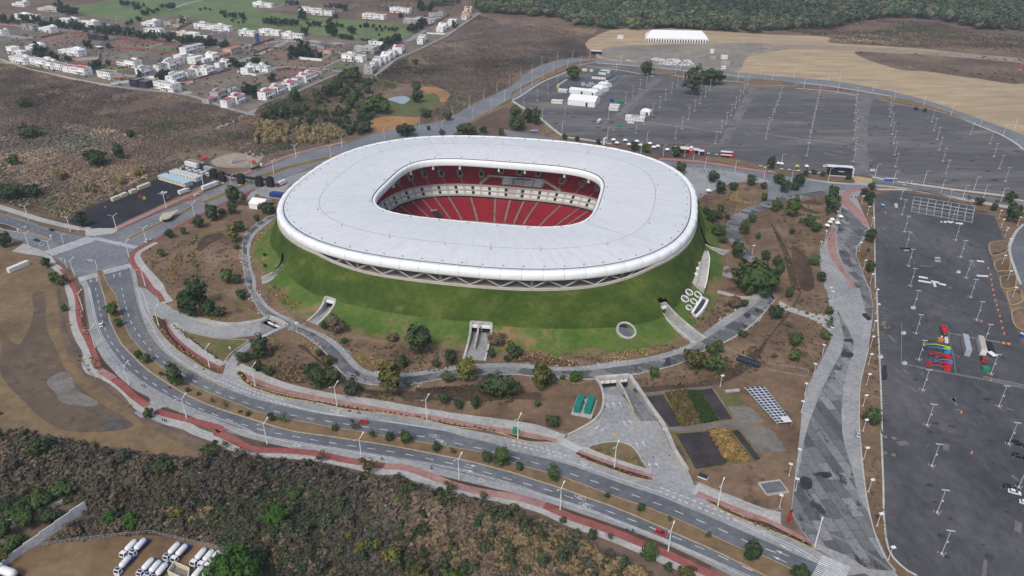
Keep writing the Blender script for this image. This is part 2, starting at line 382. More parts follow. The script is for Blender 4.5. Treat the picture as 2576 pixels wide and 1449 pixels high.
sheet('road','@01 -100 660 0 690 200 740 400 820 600 880 860 935 1130 895 1200 868 1400 1030 1300 1100 1290 1170 1340 1210 1160 1262 985 1300 785 1350 690 1240 540 1140 440 1080 250 990 0 905 -100 880',ASPH,ZR,sm=False)
NE_U='@01 1130 895 1250 850 1560 710 2000 535 2300 395 2574 285 @11 300 150 500 80 900 0 @10 1250 1330 1700 1250 1950 1180 2200 1050 2574 860 @20 200 700 460 610 700 588 900 600 1300 640 1900 690 2574 760 @30 700 820 1200 920 1600 1010 2000 1150 2300 1260 2574 1360 2800 1500'
NE_D='@01 1390 1035 1560 950 1750 860 2080 690 2300 590 2574 460 @11 300 340 600 220 1000 90 @10 1500 1449 1900 1390 2100 1270 2300 1165 2574 1030 @20 300 805 560 695 850 632 950 640 1300 672 1900 740 2574 822 @30 720 882 1240 977 1700 1082 2100 1252 2400 1400 2650 1620'
NE_U2,NE_D2=smooth(WP(NE_U),False,4),smooth(WP(NE_D),False,4)
S(MB().strip(resample(NE_U2,220),resample(NE_D2,220),ZR+.016).build('road',ASPH))
ribbon('road',OUT_L,OUT_R,CONC,ZR+.008)
ribbon('road',IN_L,IN_R,CONC,ZR+.012)
def between(A,B,t0,t1,mat,z,name='road_lane'):
 A=smooth(WP(A));B=smooth(WP(B));n=160
 A=resample(A,n);B=resample(B,n)
 return S(MB().strip([a.lerp(b,t0)for a,b in zip(A,B)],[a.lerp(b,t1)for a,b in zip(A,B)],z).build(name,mat))
between(OUT_L,OUT_R,.36,.97,ASPHDK,ZR+.022)
IN_C='@01 1295 1225 1330 1340 @02 1350 0 1385 160 1450 350 1530 500 1650 640 1800 760 2000 880 2250 1000 2450 1080 @12 0 1120 200 1170 500 1240 800 1290 1100 1325 1500 1380 1900 1440 @13 2100 50 2400 120 @23 0 190 200 235 540 320 800 410 1100 520 1470 640 1700 735 2000 860 2300 990 @33 0 1110 250 1220 600 1370'
ribbon('road_lane',IN_L,IN_C,ASPHDK,ZR+.022)
sheet('road_lane','@01 0 705 250 790 600 910 700 960 650 990 420 920 200 870 0 795',ASPHDK,ZR+.022,sm=False)
sheet('driveway','@02 1480 1080 1530 1110 1690 1190 1640 1210 1570 1250 1500 1290 1420 1310 1350 1255 1450 1200 1520 1140',CONC,ZR+.03,sm=False)
sheet('driveway','@02 1640 140 1740 210 1900 290 2100 360 2300 390 2574 360 @12 40 345 @12 60 490 @12 0 515 @02 2574 520 2480 560 2350 660 2270 770 2240 890 2390 890 2370 830 2390 760 2450 660 2574 560 2574 480 2300 510 2100 490 1900 440 1740 370 1670 330 1530 280 1500 180',CONC,ZR+.03,sm=False)
sheet('driveway','@23 410 110 560 50 @22 680 1410 830 1330 900 1240 920 1120 930 1060 1110 1080 1290 1340 1460 1340 1510 1420 @23 1560 70 1780 410 1830 520 1960 690 1900 740 1480 590 1400 480 640 210 600 150',CONC,ZR+.03,sm=False)
sheet('driveway','@01 120 1080 240 1000 430 1075 530 1140 620 1290 700 1400 640 1340 520 1200 420 1130 210 1100',CONCLT,ZR+.03,sm=False)
SW=[('@01 1560 990 1400 1080 1365 1140 1420 1240 1540 1370 1600 1449 @02 1620 60 1690 150',6.0),('@02 1720 370 1820 470 1960 600 2100 700 2250 775',6.0),('@02 2380 795 2574 885 @12 200 975 450 1045 800 1115 1200 1172 1600 1245 2000 1310 2400 1362 2574 1388 @22 250 1430 @23 440 55 520 75',6.5),('@23 700 185 900 260 1130 330 1390 420',5),('@23 1840 560 2000 630 2200 710 2400 790 2574 850 @33 130 880',7)]
for c,w in SW:band('sidewalk',c,w,CONCLT,ZR,.14)
CP=[('@01 1640 930 1500 1005 1370 1080 1325 1140 1350 1220 1440 1330 1520 1449 @02 1590 60 1640 140',3.0,0),('@02 1640 320 1670 400 1760 520 1880 625 2000 705 2150 790 2240 825',3.0,0),('@02 2390 845 2574 935 @12 200 1010 400 1065 700 1125 1000 1180 1400 1252 1800 1310 2200 1388 2574 1445 @23 150 25 450 95',2.6,1),('@23 660 205 900 292 1200 390 1410 455',2.8,1),('@23 1860 617 2000 680 2200 762 2400 840 2574 905 @33 200 1005 440 1135',2.8,1),('@01 2560 460 2300 580 2080 680 1750 850 1640 920',3,0),('@01 870 905 1000 890 1120 870 1250 815 1500 700 1800 565 2200 400 2574 250 @11 300 130 600 45 900 -20',5,1)]
for c,w,k in CP:band('cycle_path',c,w,BRICKPINK if k else BRICKRED,ZR+.01,.14)
sheet('sidewalk','@01 860 860 1000 850 1130 850 1190 870 1130 905 950 930 860 930',CONCLT,ZR+.2,sm=False)
band('sidewalk','@01 540 1220 640 1310 690 1400 @02 700 20 735 130 738 260 760 400 810 520 870 620 885 700 870 760 920 840 1050 890 1180 965 1290 1060 1380 1170 1470 1250 1650 1330 1900 1400 @03 1960 -10 2200 80 2400 170 @13 0 215 300 228 600 258 900 312 1250 392 1450 395 1700 495 1950 575 2250 625 2574 695 @23 300 775 600 915 900 1015 1200 1135 1450 1245 1700 1355 1950 1460 2300 1620',4.2,CONCLT,ZR,.12)
band('cycle_path','@01 620 1260 700 1360 730 1440 @02 745 0 785 110 790 250 820 390 880 510 925 610 965 730 990 800',2.8,BRICKRED,ZR+.02,.13)
band('cycle_path','@02 1000 830 1080 875 1140 915',3.6,BRICKPINK,ZR+.02,.13)
band('cycle_path','@02 1140 915 1260 1010 1350 1095 1480 1190',3.3,BRICKRED,ZR+.02,.13)
band('cycle_path','@02 1560 1240 1750 1292 2000 1352 2250 1428 @03 2150 0 2300 62 2450 140 @13 0 182 300 192 600 218 900 284 1290 345',3.4,BRICKRED,ZR+.02,.13)
band('cycle_path','@13 1290 348 1490 358 1700 424 1950 522 2200 592 2574 652 @23 100 670 330 740',3.4,BRICKPINK,ZR+.02,.13)
band('cycle_path','@23 330 742 600 862 900 962 1200 1082 1500 1202 1800 1345 2100 1480',3.4,BRICKRED,ZR+.02,.13)
def midstrip(name,A,B,mat,z):
 return ribbon(name,A,B,mat,z)
midstrip('planting_strip','@02 800 0 850 220 880 400 940 560 1010 690 1110 800 1250 950 1400 1060 1510 1110','@02 800 0 800 220 830 400 880 510 950 640 1000 760 1130 880 1300 1030 1380 1100 1470 1160',DIRTDK,ZR+.03)
midstrip('planting_strip','@02 1640 1200 1900 1285 2300 1440 @13 0 88 600 212 1200 305 1900 455 @23 0 618 500 765 1000 935 1500 1120 2000 1350','@02 1600 1230 1900 1310 2280 1420 @13 0 160 600 202 1200 315 1900 490 @23 0 630 500 800 1000 975 1500 1185 2000 1420',DIRTDK,ZR+.03)
island('median','@01 970 1275 1030 1275 1080 1400 @02 1110 0 1170 70 1190 150 1215 260 1260 380 1320 500 1400 590 1500 690 1650 810 1800 900 2000 1010 2250 1110 2450 1190 @12 0 1240 250 1300 450 1340 700 1390 @13 1200 20 1560 80 1750 115 2000 155 2300 210 @23 0 305 120 345 480 440 800 560 1100 670 1300 735 1600 850 1900 980 2100 1080 2300 1170 @33 0 1265 200 1360 500 1500 @23 2700 1530 2250 1300 2000 1180 1750 1070 1500 960 1250 850 1000 750 750 660 500 570 250 490 0 410 @13 2200 310 1900 245 1600 185 1300 130 1000 85 700 40 400 0 @12 200 1400 @02 2574 1335 2300 1250 2100 1180 1900 1090 1700 970 1530 860 1420 770 1310 660 1220 560 1160 450 1110 340 1075 200 1045 80 1020 0',TANNEAR,KERBY,z=ZR,sm=False,kw=.32)
ISL=['@02 1530 280 1560 380 1640 490 1760 610 1900 710 2050 810 2180 868 2240 868 2245 835 2100 790 1900 650 1720 480 1650 330 1580 285','@02 2390 850 2430 930 2500 985 2574 1020 @12 300 1108 600 1158 900 1222 1300 1272 1700 1335 2000 1400 @23 -200 -5 150 100 405 100 150 50 @12 2200 1405 1800 1335 1400 1275 1000 1205 700 1150 400 1095 0 990 @02 2450 865','@23 640 212 700 268 850 328 1100 418 1300 478 1400 492 1415 470 1200 405 900 305 670 215','@23 1960 695 2100 785 2300 875 2574 985 @33 200 1065 480 1190 440 1140 200 1025 0 925 @23 2300 830 2000 700']
for q in ISL:island('planted_kerb',q,DIRTDK,KERBY,z=ZR)
island('traffic_island','@23 760 160 900 110 1050 98 1180 130 1260 200 1330 320 1365 380 1100 300 900 225',VERGE,KERB,z=ZR)
island('traffic_island','@02 1745 375 1850 430 2100 490 2300 515 2480 520 2490 545 2350 640 2260 740 2240 750 2080 650 1900 520',VERGE,KERB,z=ZR)
island('traffic_island','@01 1265 965 1290 945 1500 840 1600 790 1750 730 1930 620 1960 630 1930 660 1750 745 1500 870 1300 968',VERGE,KERBY,z=ZR,sm=False)
island('traffic_island','@01 2010 590 2200 510 2400 415 2560 340 @11 0 320 300 225 700 130 900 90 700 165 300 262 0 370 @01 2400 460 2200 555 2060 605',VERGE,KERBY,z=ZR,sm=False)
island('traffic_island','@01 190 880 300 890 450 930 600 1000 660 1015 560 985 400 930 280 905',VERGE,KERBY,z=ZR,sm=False)
island('traffic_island','@01 0 800 130 830 220 880 130 880 0 850',DIRTDK,KERB,z=ZR)
island('median','@10 2000 1305 2200 1195 2574 985 @20 0 915 250 790 450 690 620 625 860 600 870 612 640 660 500 715 300 800 100 900 0 960 @10 2574 1030 2300 1170 2100 1270',TANNEAR,KERBY,z=ZR,sm=False)
sheet('planting_strip','@01 0 670 250 730 500 800 800 880 860 920 700 895 400 815 100 725 0 700',DIRT,.12,sm=False)
band('sidewalk','@01 -60 615 150 680 400 760 600 810 760 845 900 855',5,CONCLT,.1,.1)
# ---------------------------------------------------------------- car parks
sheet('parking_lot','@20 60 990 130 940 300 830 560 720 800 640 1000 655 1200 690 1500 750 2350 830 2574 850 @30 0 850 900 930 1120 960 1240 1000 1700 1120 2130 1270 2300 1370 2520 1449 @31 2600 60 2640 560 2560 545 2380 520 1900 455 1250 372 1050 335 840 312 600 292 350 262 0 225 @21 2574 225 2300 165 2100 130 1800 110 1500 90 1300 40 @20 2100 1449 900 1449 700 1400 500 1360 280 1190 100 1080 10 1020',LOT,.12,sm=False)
LANE=ground_mat('dusty_lane',[(.14,.137,.135),(.165,.162,.16),(.19,.185,.18)],.1,.02)
for q in['@20 1430 780 1520 790 1280 1000 1090 1180 1010 1180 1230 980','@20 2390 880 2480 890 2330 1150 2180 1449 2080 1449 2250 1130','@30 905 985 1060 985 1015 1150 990 1449 880 1449 890 1200','@31 885 0 990 0 1010 290 860 300']:sheet('parking_lane',q,LANE,.135,sm=False)
for q in['@20 1390 690 1500 690 1610 720 1600 735 1400 735','@30 0 805 150 815 300 855 200 865 0 860 @20 2400 855 2340 805 2450 795','@30 1120 995 1180 983 1300 985 1560 1045 1700 1085 1900 1160 2080 1250 1950 1200 1700 1120 1400 1065 1180 1020']:
 island('parking_island',q,TANNEAR,KERB,z=.13)
for q,w in[('@20 850 632 1200 662 1650 700 @20 1690 705 2000 735 2340 775',2.2),('@20 750 665 1100 710 1430 770',2),('@20 1510 778 2000 830 2370 872 @20 2470 880 2574 890 @30 0 890 450 940 890 988',3.4),('@20 1600 760 2000 800 2330 830',1.5),('@30 320 830 700 880 1240 970',2.4),('@30 280 890 600 915 880 960',1.8),('@30 1700 1085 2080 1250 2350 1360 2500 1449 @31 2574 60',2.4),('@20 0 1010 60 985 130 940 300 830 560 720',2.4),('@20 10 1020 100 1080 280 1190 500 1360 700 1400 1000 1449',3)]:
 KZ=globals().get('KZ',.13)+.004;band('parking_kerb',q,w,KERB if w<3.3 else TANNEAR,KZ,.14)
sheet('perimeter_road','@20 -100 1300 300 1370 700 1449 @21 0 -40 900 20 1500 165 1900 200 2574 300 @31 300 330 800 405 1040 350 1250 385 1900 490 2400 560 2700 610 2700 640 2400 600 1900 530 1500 470 1250 435 1000 440 700 560 560 500 300 520 0 600 @21 2574 400 2300 380 1760 240 1500 200 1300 300 500 100 @20 700 1500 0 1420',ASPH,.13,sm=False)
sheet('perimeter_road','@31 1050 365 1250 395 1900 500 2380 570 2380 600 1900 530 1250 430 1050 410',ASPHDK,.15,sm=False)
for q,w,m in[('@31 1050 332 1250 372 1900 462 2380 522',3.4,KERB),('@31 0 275 300 335 600 385 860 405 1250 432 1900 540 2574 655',3,CONCLT),('@31 2400 545 2574 575',3,KERB),('@31 1100 460 1500 470 2000 570 2574 670',2,KERB)]:
 band('kerb_walk',q,w,m,.14,.15)
sheet('sidewalk','@31 840 318 1050 350 1050 392 870 375',YPAINT,.19,sm=False)
sheet('sidewalk','@31 870 375 1030 395 1020 415 865 405',CONCLT,.2,sm=False)
band('cycle_path','@21 1480 150 1800 170 2100 210 2574 285',5,BRICKPINK,.14,.1)
sheet('dry_mound','@21 1840 165 1950 145 2080 130 2230 145 2400 190 2480 250 2300 230 2100 190',TANNEAR,.2)
sheet('kerb_bed','@31 0 280 200 300 420 335 620 320 840 360 860 385 600 375 300 340 0 300',DIRT,.3)
sheet('plaza','@21 1640 330 1760 238 2000 250 2300 290 2574 370 @31 60 380 @21 2574 395 2350 380 2200 400 2060 455 1960 510 1860 560 1750 500',CONC,.16,sm=False)
RING_L='@11 330 690 240 742 140 790 60 850 0 900 @01 2540 960 2510 1050 2520 1200 2574 1380 @12 0 30 60 100 150 210 320 300 480 380 620 440 740 500 880 610 960 700 1060 800 1180 850 1350 870 1600 850 1900 800 2200 770 2574 760 @22 200 775 450 800 720 790 1000 750 1300 710 1600 640 1800 560 1900 480 2100 330 2300 200 2450 80 2560 0'
RING_R='@11 330 640 200 700 60 760 0 800 @01 2470 900 2440 1000 2440 1200 2470 1380 @12 -60 60 0 180 100 300 200 350 300 400 480 480 620 580 740 710 850 850 960 930 1100 970 1250 985 1500 985 1700 950 1950 910 2250 880 2574 875 @22 200 890 450 910 800 925 1150 890 1450 830 1700 760 1900 650 2130 560 2350 430 2500 300 2650 120'
ribbon('ring_path',RING_L,RING_R,SLABP,.14)
between(RING_L,RING_R,-.02,.34,CONC,.16,'ring_path')
between(RING_L,RING_R,.93,1.0,CONCLT,.16,'ring_path')
ribbon('garden_path','@22 2560 20 @21 2520 1340 2380 1200 2240 1060 2160 920 2150 820 2200 740 2300 670 2450 610 2574 570 @31 150 530 400 490 600 465','@22 2640 130 @21 2574 1260 2480 1170 2370 1060 2300 930 2290 840 2330 780 2420 710 2574 650 @31 150 590 400 540 620 500',SLABP,.14)
sheet('garden_pool','@21 1985 1250 2060 1225 2120 1235 2170 1230 2185 1250 2120 1275 2160 1300 2205 1290 2210 1350 2130 1330 2060 1300 1990 1310',CONC,.13)
ribbon('garden_path','@22 1890 0 2000 10 2150 40 2300 85 2400 80 2500 40 2560 0','@22 1910 20 2000 40 2150 75 2300 110 2400 120 2500 100 2590 60',CONCLT,.17)
ribbon('garden_path','@32 120 130 250 200 420 250 560 270 640 270','@32 90 200 250 250 420 310 560 390 640 460',CONCLT,.13)
sheet('promenade','@31 700 470 720 520 725 600 715 700 640 840 590 940 530 1060 515 1180 540 1290 570 1449 @32 590 20 610 150 640 260 652 440 620 560 560 680 480 830 420 950 370 1080 340 1250 322 1449 @33 300 200 275 400 240 700 232 800 290 930 440 1140 510 1190 850 1370 1000 1440 1100 1500 1330 1480 1200 1300 1080 1050 1000 700 950 350 920 0 @32 915 1300 920 1000 960 800 1010 600 1050 350 1060 180 1030 0 @31 1010 1430 940 1250 890 1130 900 1050 990 930 1030 850 990 760 940 650 890 540 930 500 1000 455',CONC,.14,sm=False)
sheet('promenade_slabs','@31 740 640 860 690 960 820 1010 850 990 910 930 970 890 1030 880 1110 920 1230 985 1400 @32 1030 60 1055 200 1040 330 980 240 920 0 @31 860 1449 790 1280 720 1120 690 1000 690 900 710 810',SLABS,.16,sm=False)
sheet('promenade_slabs','@32 690 210 740 300 800 400 860 540 855 650 800 820 755 1020 738 1250 745 1449 @33 770 130 850 400 900 620 1000 800 1100 1050 1260 1400 1000 1380 800 1250 440 1100 300 950 240 780 275 500 330 300 360 100 @32 385 1449 420 1330 540 1020 640 830 740 650 765 540 755 450',SLABS,.16,sm=False)
ribbon('cycle_path','@31 1240 445 1000 440 850 455 750 490 725 530 740 590 800 650 870 720 950 800 1010 840','@31 1240 458 1050 460 920 470 850 490 815 520 830 570 880 620 940 690 990 750 1025 830',BRICKPINK,.17)
ribbon('cycle_path','@31 645 840 610 930 595 1020 620 1120 680 1220 760 1320 840 1449','@31 690 850 680 930 685 1040 710 1140 770 1260 830 1360 890 1449',BRICKPINK,.17)
ribbon('promenade_edge','@32 1010 600 960 800 920 1000 912 1300 @33 915 0 945 350 990 700 1075 1050 1190 1300 1270 1400','@32 1018 602 970 802 930 1002 923 1300 @33 928 0 960 350 1004 700 1090 1050 1206 1300 1290 1400',KERB,.25)
sheet('garden_soil','@31 1000 455 1080 470 1060 600 1070 900 1080 1449 @32 1090 0 1105 400 1130 900 1145 1449 @33 1135 0 1155 500 1165 900 1215 1200 1360 1370 1500 1449 1330 1470 1210 1300 1090 1050 1004 700 960 350 930 0 @32 923 1300 930 1000 970 802 1018 602 1060 350 1068 180 1040 0 @31 1020 1430 950 1250 900 1130 910 1050 1000 930 1040 850 1000 760 950 650 900 540 930 510',DIRT,.12,sm=False)
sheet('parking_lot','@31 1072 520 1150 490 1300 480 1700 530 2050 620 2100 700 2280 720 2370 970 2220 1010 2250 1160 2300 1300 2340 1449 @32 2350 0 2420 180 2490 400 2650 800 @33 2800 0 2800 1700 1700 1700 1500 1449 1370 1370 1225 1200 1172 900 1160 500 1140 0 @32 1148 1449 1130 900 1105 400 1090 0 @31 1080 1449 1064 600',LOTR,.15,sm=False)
band('parking_kerb','@31 1072 520 1064 600 1072 900 1080 1449 @32 1093 0 1106 400 1131 900 1147 1449 @33 1138 0 1158 500 1168 900 1220 1200 1365 1370 1500 1449',.7,KERB,.16,.15)
sheet('garden_soil','@31 1100 470 1300 465 1700 505 2000 560 2300 640 2574 690 2574 820 2480 900 2420 1020 2420 1100 2400 990 2370 975 2280 720 2100 705 2050 622 1700 532 1300 482',DIRT,.13,sm=False)
sheet('perimeter_road','@31 2440 1120 2450 1010 2500 900 2640 790 2640 1449 @32 2640 100 @31 2540 1420',ASPHDK,.15)
band('parking_kerb','@31 2574 810 2500 880 2445 990 2430 1080 2460 1200 2540 1420',1.6,KERB,.15,.3)
for q in['@31 2220 1010 2290 980 2420 985 2420 1060 2380 1100 2250 1120','@31 2280 1180 2420 1150 2440 1180 2430 1270 2380 1275 2300 1280','@31 2330 1350 2360 1330 2490 1320 2500 1400 2480 1449 2360 1449','@32 2400 60 2420 30 2530 20 2560 60 2560 140 2440 170','@32 2450 240 2574 200 2640 230 2640 420 2490 390']:
 island('parking_island',q,DIRT,KERBY,z=.15,kw=.5)
sheet('gravel_yard','@01 700 760 870 660 1100 560 1500 380 1700 290 1900 200 2100 200 2200 300 2100 390 1950 450 1620 610 1250 780 1130 850 850 850 700 790',YARD,.12,sm=False)
sheet('dirt_yard','@01 2130 170 2300 100 2574 60 @11 100 60 @01 2574 220 2400 240 2200 230',ground_mat('pale_yard',[(.3,.25,.2),(.36,.3,.24)],.2,.04),.08)
sheet('service_yard','@11 0 400 500 280 560 240 480 320 330 420 250 560 100 540 0 500 @01 2520 620 2480 560',CONC,.11,sm=False)
sheet('ravine_bed','@12 440 600 520 600 640 760 900 900 1080 1050 1300 1080 1600 1120 2000 1130 2300 1140 2574 1120 @22 270 1120 270 1050 0 1060 @12 2000 1040 1600 1040 1200 1030 1000 960',DIRTDK,.06)
sheet('ravine_bed','@22 1230 1010 1500 980 1900 940 2200 800 2400 660 2574 500 @32 200 230 280 120 330 0 @31 240 1449 150 1100 50 850 0 780 @31 60 830 160 1000 250 1200 310 1449 @32 330 60 230 260 100 400 0 540 @22 2400 800 2100 960 1800 1000 1300 1050',DIRTDK,.06)
sheet('ravine_bed','@01 2240 820 2130 860 2000 900 1900 990 1890 1120 1950 1250 2000 1350 2060 1449 @02 2300 120 2574 320 2574 250 2250 60 @01 2100 1449 2030 1300 1970 1150 1980 1030 2060 930 2300 840',VERGE,.06)
for q,m in[('@01 1985 1060 2000 980 2080 920 2200 900 2250 920 2200 960 2100 1020 2020 1080',DIRTDK),('@01 1670 1330 1700 1220 1780 1110 1830 1100 1835 1180 1800 1290 1790 1360 1720 1430 1690 1410',TANNEAR),('@12 80 830 170 760 300 755 450 770 500 820 520 940 430 960 280 940 150 890',DIRTDK),('@12 1600 1020 1800 1000 2000 990 2240 975 2280 1040 2000 1070 1700 1060',DIRTDK),('@12 950 640 1050 640 1150 700 1290 740 1280 820 1130 800 1010 740',TANNEAR),('@22 0 690 120 640 300 660 500 720 660 760 640 790 400 770 200 745 0 740',DIRTDK),('@22 920 740 940 690 1100 640 1350 620 1560 600 1570 620 1400 680 1200 720 1000 750',TANNEAR),('@12 370 480 430 480 600 590 610 640 520 590',TANNEAR),('@12 120 30 200 0 300 60 350 150 470 180 440 220 350 210 220 130',TANNEAR),('@02 1770 120 1880 70 2250 180 2320 250 2250 320 2080 320 1850 240',TANNEAR),('@21 2195 570 2230 480 2310 430 2320 470 2280 540 2360 580 2480 590 2400 620',TANNEAR),('@31 290 650 330 630 500 680 500 700 400 690',DIRTDK),('@31 330 590 450 560 540 590 550 615 480 615',DIRTDK),('@31 230 1060 290 1040 390 1130 450 1300 460 1449 330 1449',DIRTDK),('@12 90 520 170 500 210 560 290 600 290 640 200 600',TANNEAR),('@11 0 940 30 900 130 840 230 825 180 880 100 960 40 1030',TANNEAR)]:
 sheet('planting_bed',q,m,.1)
sheet('allotment','@22 1310 1060 1990 985 2300 1100 2340 1180 2574 1400 @23 2500 280 1860 390 1800 330 @22 1560 1400',VERGE,.07,sm=False)
sheet('allotment_path','@22 1310 1060 1500 1040 2000 985 2060 1040 2230 1330 2560 1430 @23 2574 0 2230 -40 @22 1600 1449 1560 1400 2220 1330 1990 1010 1340 1080',RUBBLE,.09,sm=False)
CROPG=ground_mat('dark_green_crop',[(.045,.075,.025),(.06,.09,.03),(.08,.1,.04)],.7,.1)
CROPY=ground_mat('ochre_crop',[(.3,.19,.06),(.36,.23,.08),(.24,.16,.055)],.7,.1)
TILLED=ground_mat('tilled_black_soil',[(.03,.028,.03),(.05,.045,.045),(.07,.062,.06)],.9,.1)
sheet('crop_bed','@22 1345 1095 1520 1075 1720 1390 1590 1400',TILLED,.12,sm=False)
sheet('crop_bed','@22 1730 1030 1890 1035 2090 1330 1900 1370',CROPG,.12,sm=False)
sheet('crop_bed','@22 1890 1030 2010 1010 2220 1320 2100 1330',TILLED,.12,sm=False)
sheet('crop_bed','@23 1650 20 1980 -5 2170 300 2130 330 1850 375',TILLED,.12,sm=False)
sheet('crop_bed','@23 2210 -10 2280 -20 2500 270 2450 290',TILLED,.12,sm=False)
sheet('crop_bed','@22 2170 1190 2400 1200 2540 1350 2290 1390',RUBBLE,.12,sm=False)
sheet('crop_bed','@23 2310 -20 2574 -50 @33 130 90 190 190 0 210 @23 2480 210',RUBBLE,.12,sm=False)
STREET=ground_mat('estate_street',[(.27,.26,.26),(.32,.31,.3)],.2,.04)
for q,w in[('@10 -400 1300 0 1108 300 985 500 890 700 800 870 735 1000 700',7),('@10 1180 790 1300 690 1400 608 1520 555 1650 500 1800 425 1930 360 2050 270 2180 180 2250 130',8),('@00 0 620 300 690 700 780 1000 850 1500 910 1900 960 2300 1090 2574 1160',5),('@00 0 240 600 300 1100 330 1700 400 2300 480 2574 440 @10 130 430 330 400',8),('@00 1850 850 2100 740 2574 560 @10 0 560 330 410',9),('@10 330 410 560 450 900 540 1000 520 1250 430 1500 420 1700 300',8),('@00 1000 640 900 690 @00 1850 850 1600 780',8),('@00 1700 100 1900 30 2080 -10',9),('@10 0 800 200 680 600 690 860 720',7),('@00 0 340 220 380 350 370',14)]:
 EZ=globals().get('EZ',.09)+.004;band('estate_street',q,w,STREET,EZ)
for q in['@00 410 400 620 350 880 360 870 410 600 430 450 480','@00 1180 400 1640 440 1480 500 1120 480','@10 290 450 380 425 560 450 450 490','@10 330 620 700 560 870 580 700 690 420 660 300 640','@10 120 540 350 500 330 600 60 580','@10 0 760 420 690 480 710 280 790 0 830']:
 sheet('vacant_lot',q,ground_mat('lot_dirt',[(.17,.115,.088),(.21,.145,.11),(.25,.18,.14)],.2,.03),.145,sm=False)
for q in['@00 1570 490 1640 465 1800 480 1760 525 1600 510','@10 720 660 830 630 980 640 870 690','@00 940 690 1100 660 1300 690 1230 720 1000 710']:
 sheet('garden_lawn',q,GOLF,.155,sm=False)
# ---------------------------------------------------------------- painted markings
def line(mb,q,w=.22,dash=0,gap=0,z=ZR+.05,off=0.0):
 p=smooth(WP(q),False,6);n=max(3,int(plen(p)/1.2));p=resample(p,n)
 if off:p=offset(p,off)
 L,Rr=offset(p,w/2),offset(p,-w/2)
 if not dash:mb.strip(L,Rr,z);return
 i=0;st=plen(p)/(n-1);a=max(1,round(dash/st));b=max(1,round(gap/st))
 while i+a<n:
  mb.strip(L[i:i+a+1],Rr[i:i+a+1],z);i+=a+b
mk=MB()
line(mk,'@02 960 0 980 80 1000 200 1020 300 1060 420 1110 530 1200 650 1300 770 1440 890 1600 1000 1780 1105 2000 1210 2200 1290 2450 1375 @13 130 0 280 25 560 78 860 125 1180 172 1480 220 1780 280 2100 350 2390 430 @23 0 485 150 525 470 620 790 735 960 797 1290 920 1650 1065 1830 1140 2020 1220 2400 1390 2600 1480',.3,3.2,4.6)
line(mk,'@02 1225 0 1250 120 1300 300 1350 400 1430 520 1520 630 1650 745 1800 850 1980 950 2170 1045 2400 1130 2574 1190 @12 190 1243 460 1300 750 1347 1000 1385 1340 1435 @13 1620 38 1920 95 2220 160 2380 200 @23 100 275 250 318 560 412 725 465 880 517 1045 573 1210 632 1375 692 1540 752 1715 825 1885 895 2065 970 2240 1048 2420 1130 @33 150 1240',.3,3.2,4.6)
dbl='@02 890 0 920 150 950 290 1000 450 1070 580 1170 720 1290 850 1450 975 1640 1085 1850 1190 2100 1290 2400 1390 @13 0 32 300 92 660 152 1000 207 1400 272 1800 338 2100 402 2574 535 @23 300 640 500 702 800 802 1100 922 1400 1042 1800 1210 2200 1385 2500 1520'
line(mk,dbl,.22);line(mk,dbl,.22,off=.75)
sol='@01 1300 1230 1340 1340 @02 1290 0 1330 120'
for q in['@02 1370 0 1400 60 1440 200 1500 330 1570 450','@02 1400 0 1440 60 1470 150 1500 260','@12 200 1140 500 1228 800 1280 1100 1315 1500 1372 1900 1435','@12 300 1168 600 1240 900 1290 1300 1340 1700 1400','@23 540 285 800 372 1100 475 1470 600','@23 2220 870 2400 950 2574 1035 @33 250 1140 500 1290','@23 2220 885 2400 970 2574 1055 @33 230 1160 480 1310','@02 1530 420 1700 640 1900 790 2200 950']:
 line(mk,q,.25)
for q in['@23 1480 598 1700 690 2000 812 2220 890','@23 1490 560 1700 640 2000 760 2230 850','@23 0 130 250 185 540 275','@23 0 93 250 150 550 242','@02 2200 930 2350 1000 2574 1085 @12 300 1180','@02 2240 910 2400 970 2574 1050 @12 300 1130','@02 1390 90 1420 180 1460 300']:
 line(mk,q,.45,1.3,1.3)
line(mk,'@01 60 760 250 830 480 900 660 970',.22,3,5);line(mk,'@01 0 930 250 960 450 1040',.22,3,5);line(mk,'@01 850 930 1000 900',.2)
def zebra(mb,a,b,depth_q,n,w=.5,z=ZR+.06):
 """bars across a crossing: a->b runs along the crossing, depth_q is the point that shows how long a bar is"""
 A,B,D=WP(a)[0],WP(b)[0],WP(depth_q)[0]-WP(a)[0]
 d=(B-A);L=d.length;d.normalize()
 for i in range(n):
  c=A+d*(L*(i+.25)/n);e=c+d*(L/n*.5)
  mb.add([(p.x,p.y,z)for p in(c,e,e+D,c+D)],[(0,1,2,3)]if d.cross(D).z>0 else[(3,2,1,0)])
zebra(mk,'@01 790 1345','@01 985 1295','@01 805 1385',13)
zebra(mk,'@01 1035 1275','@01 1320 1200','@01 1055 1315',18)
zebra(mk,'@01 440 1085','@01 880 930','@01 540 1125',24)
zebra(mk,'@01 960 935','@01 1390 1030','@01 920 960',22)
zebra(mk,'@23 520 65','@23 720 160','@23 448 110',13)
zebra(mk,'@33 540 1240','@33 440 1449','@33 830 1360',13)
def arrow(mb,a,b,w=1.1,z=ZR+.06):
 A,B=WP(a)[0],WP(b)[0];d=(B-A);L=d.length;d.normalize();n=Vector((-d.y,d.x,0))
 s=A+d*L*.55
 mb.add([(p.x,p.y,z)for p in(A-n*.12,s-n*.12,s+n*.12,A+n*.12)],[(0,1,2,3)])
 mb.add([(p.x,p.y,z)for p in(s-n*w/2,B,s+n*w/2)],[(0,1,2)])
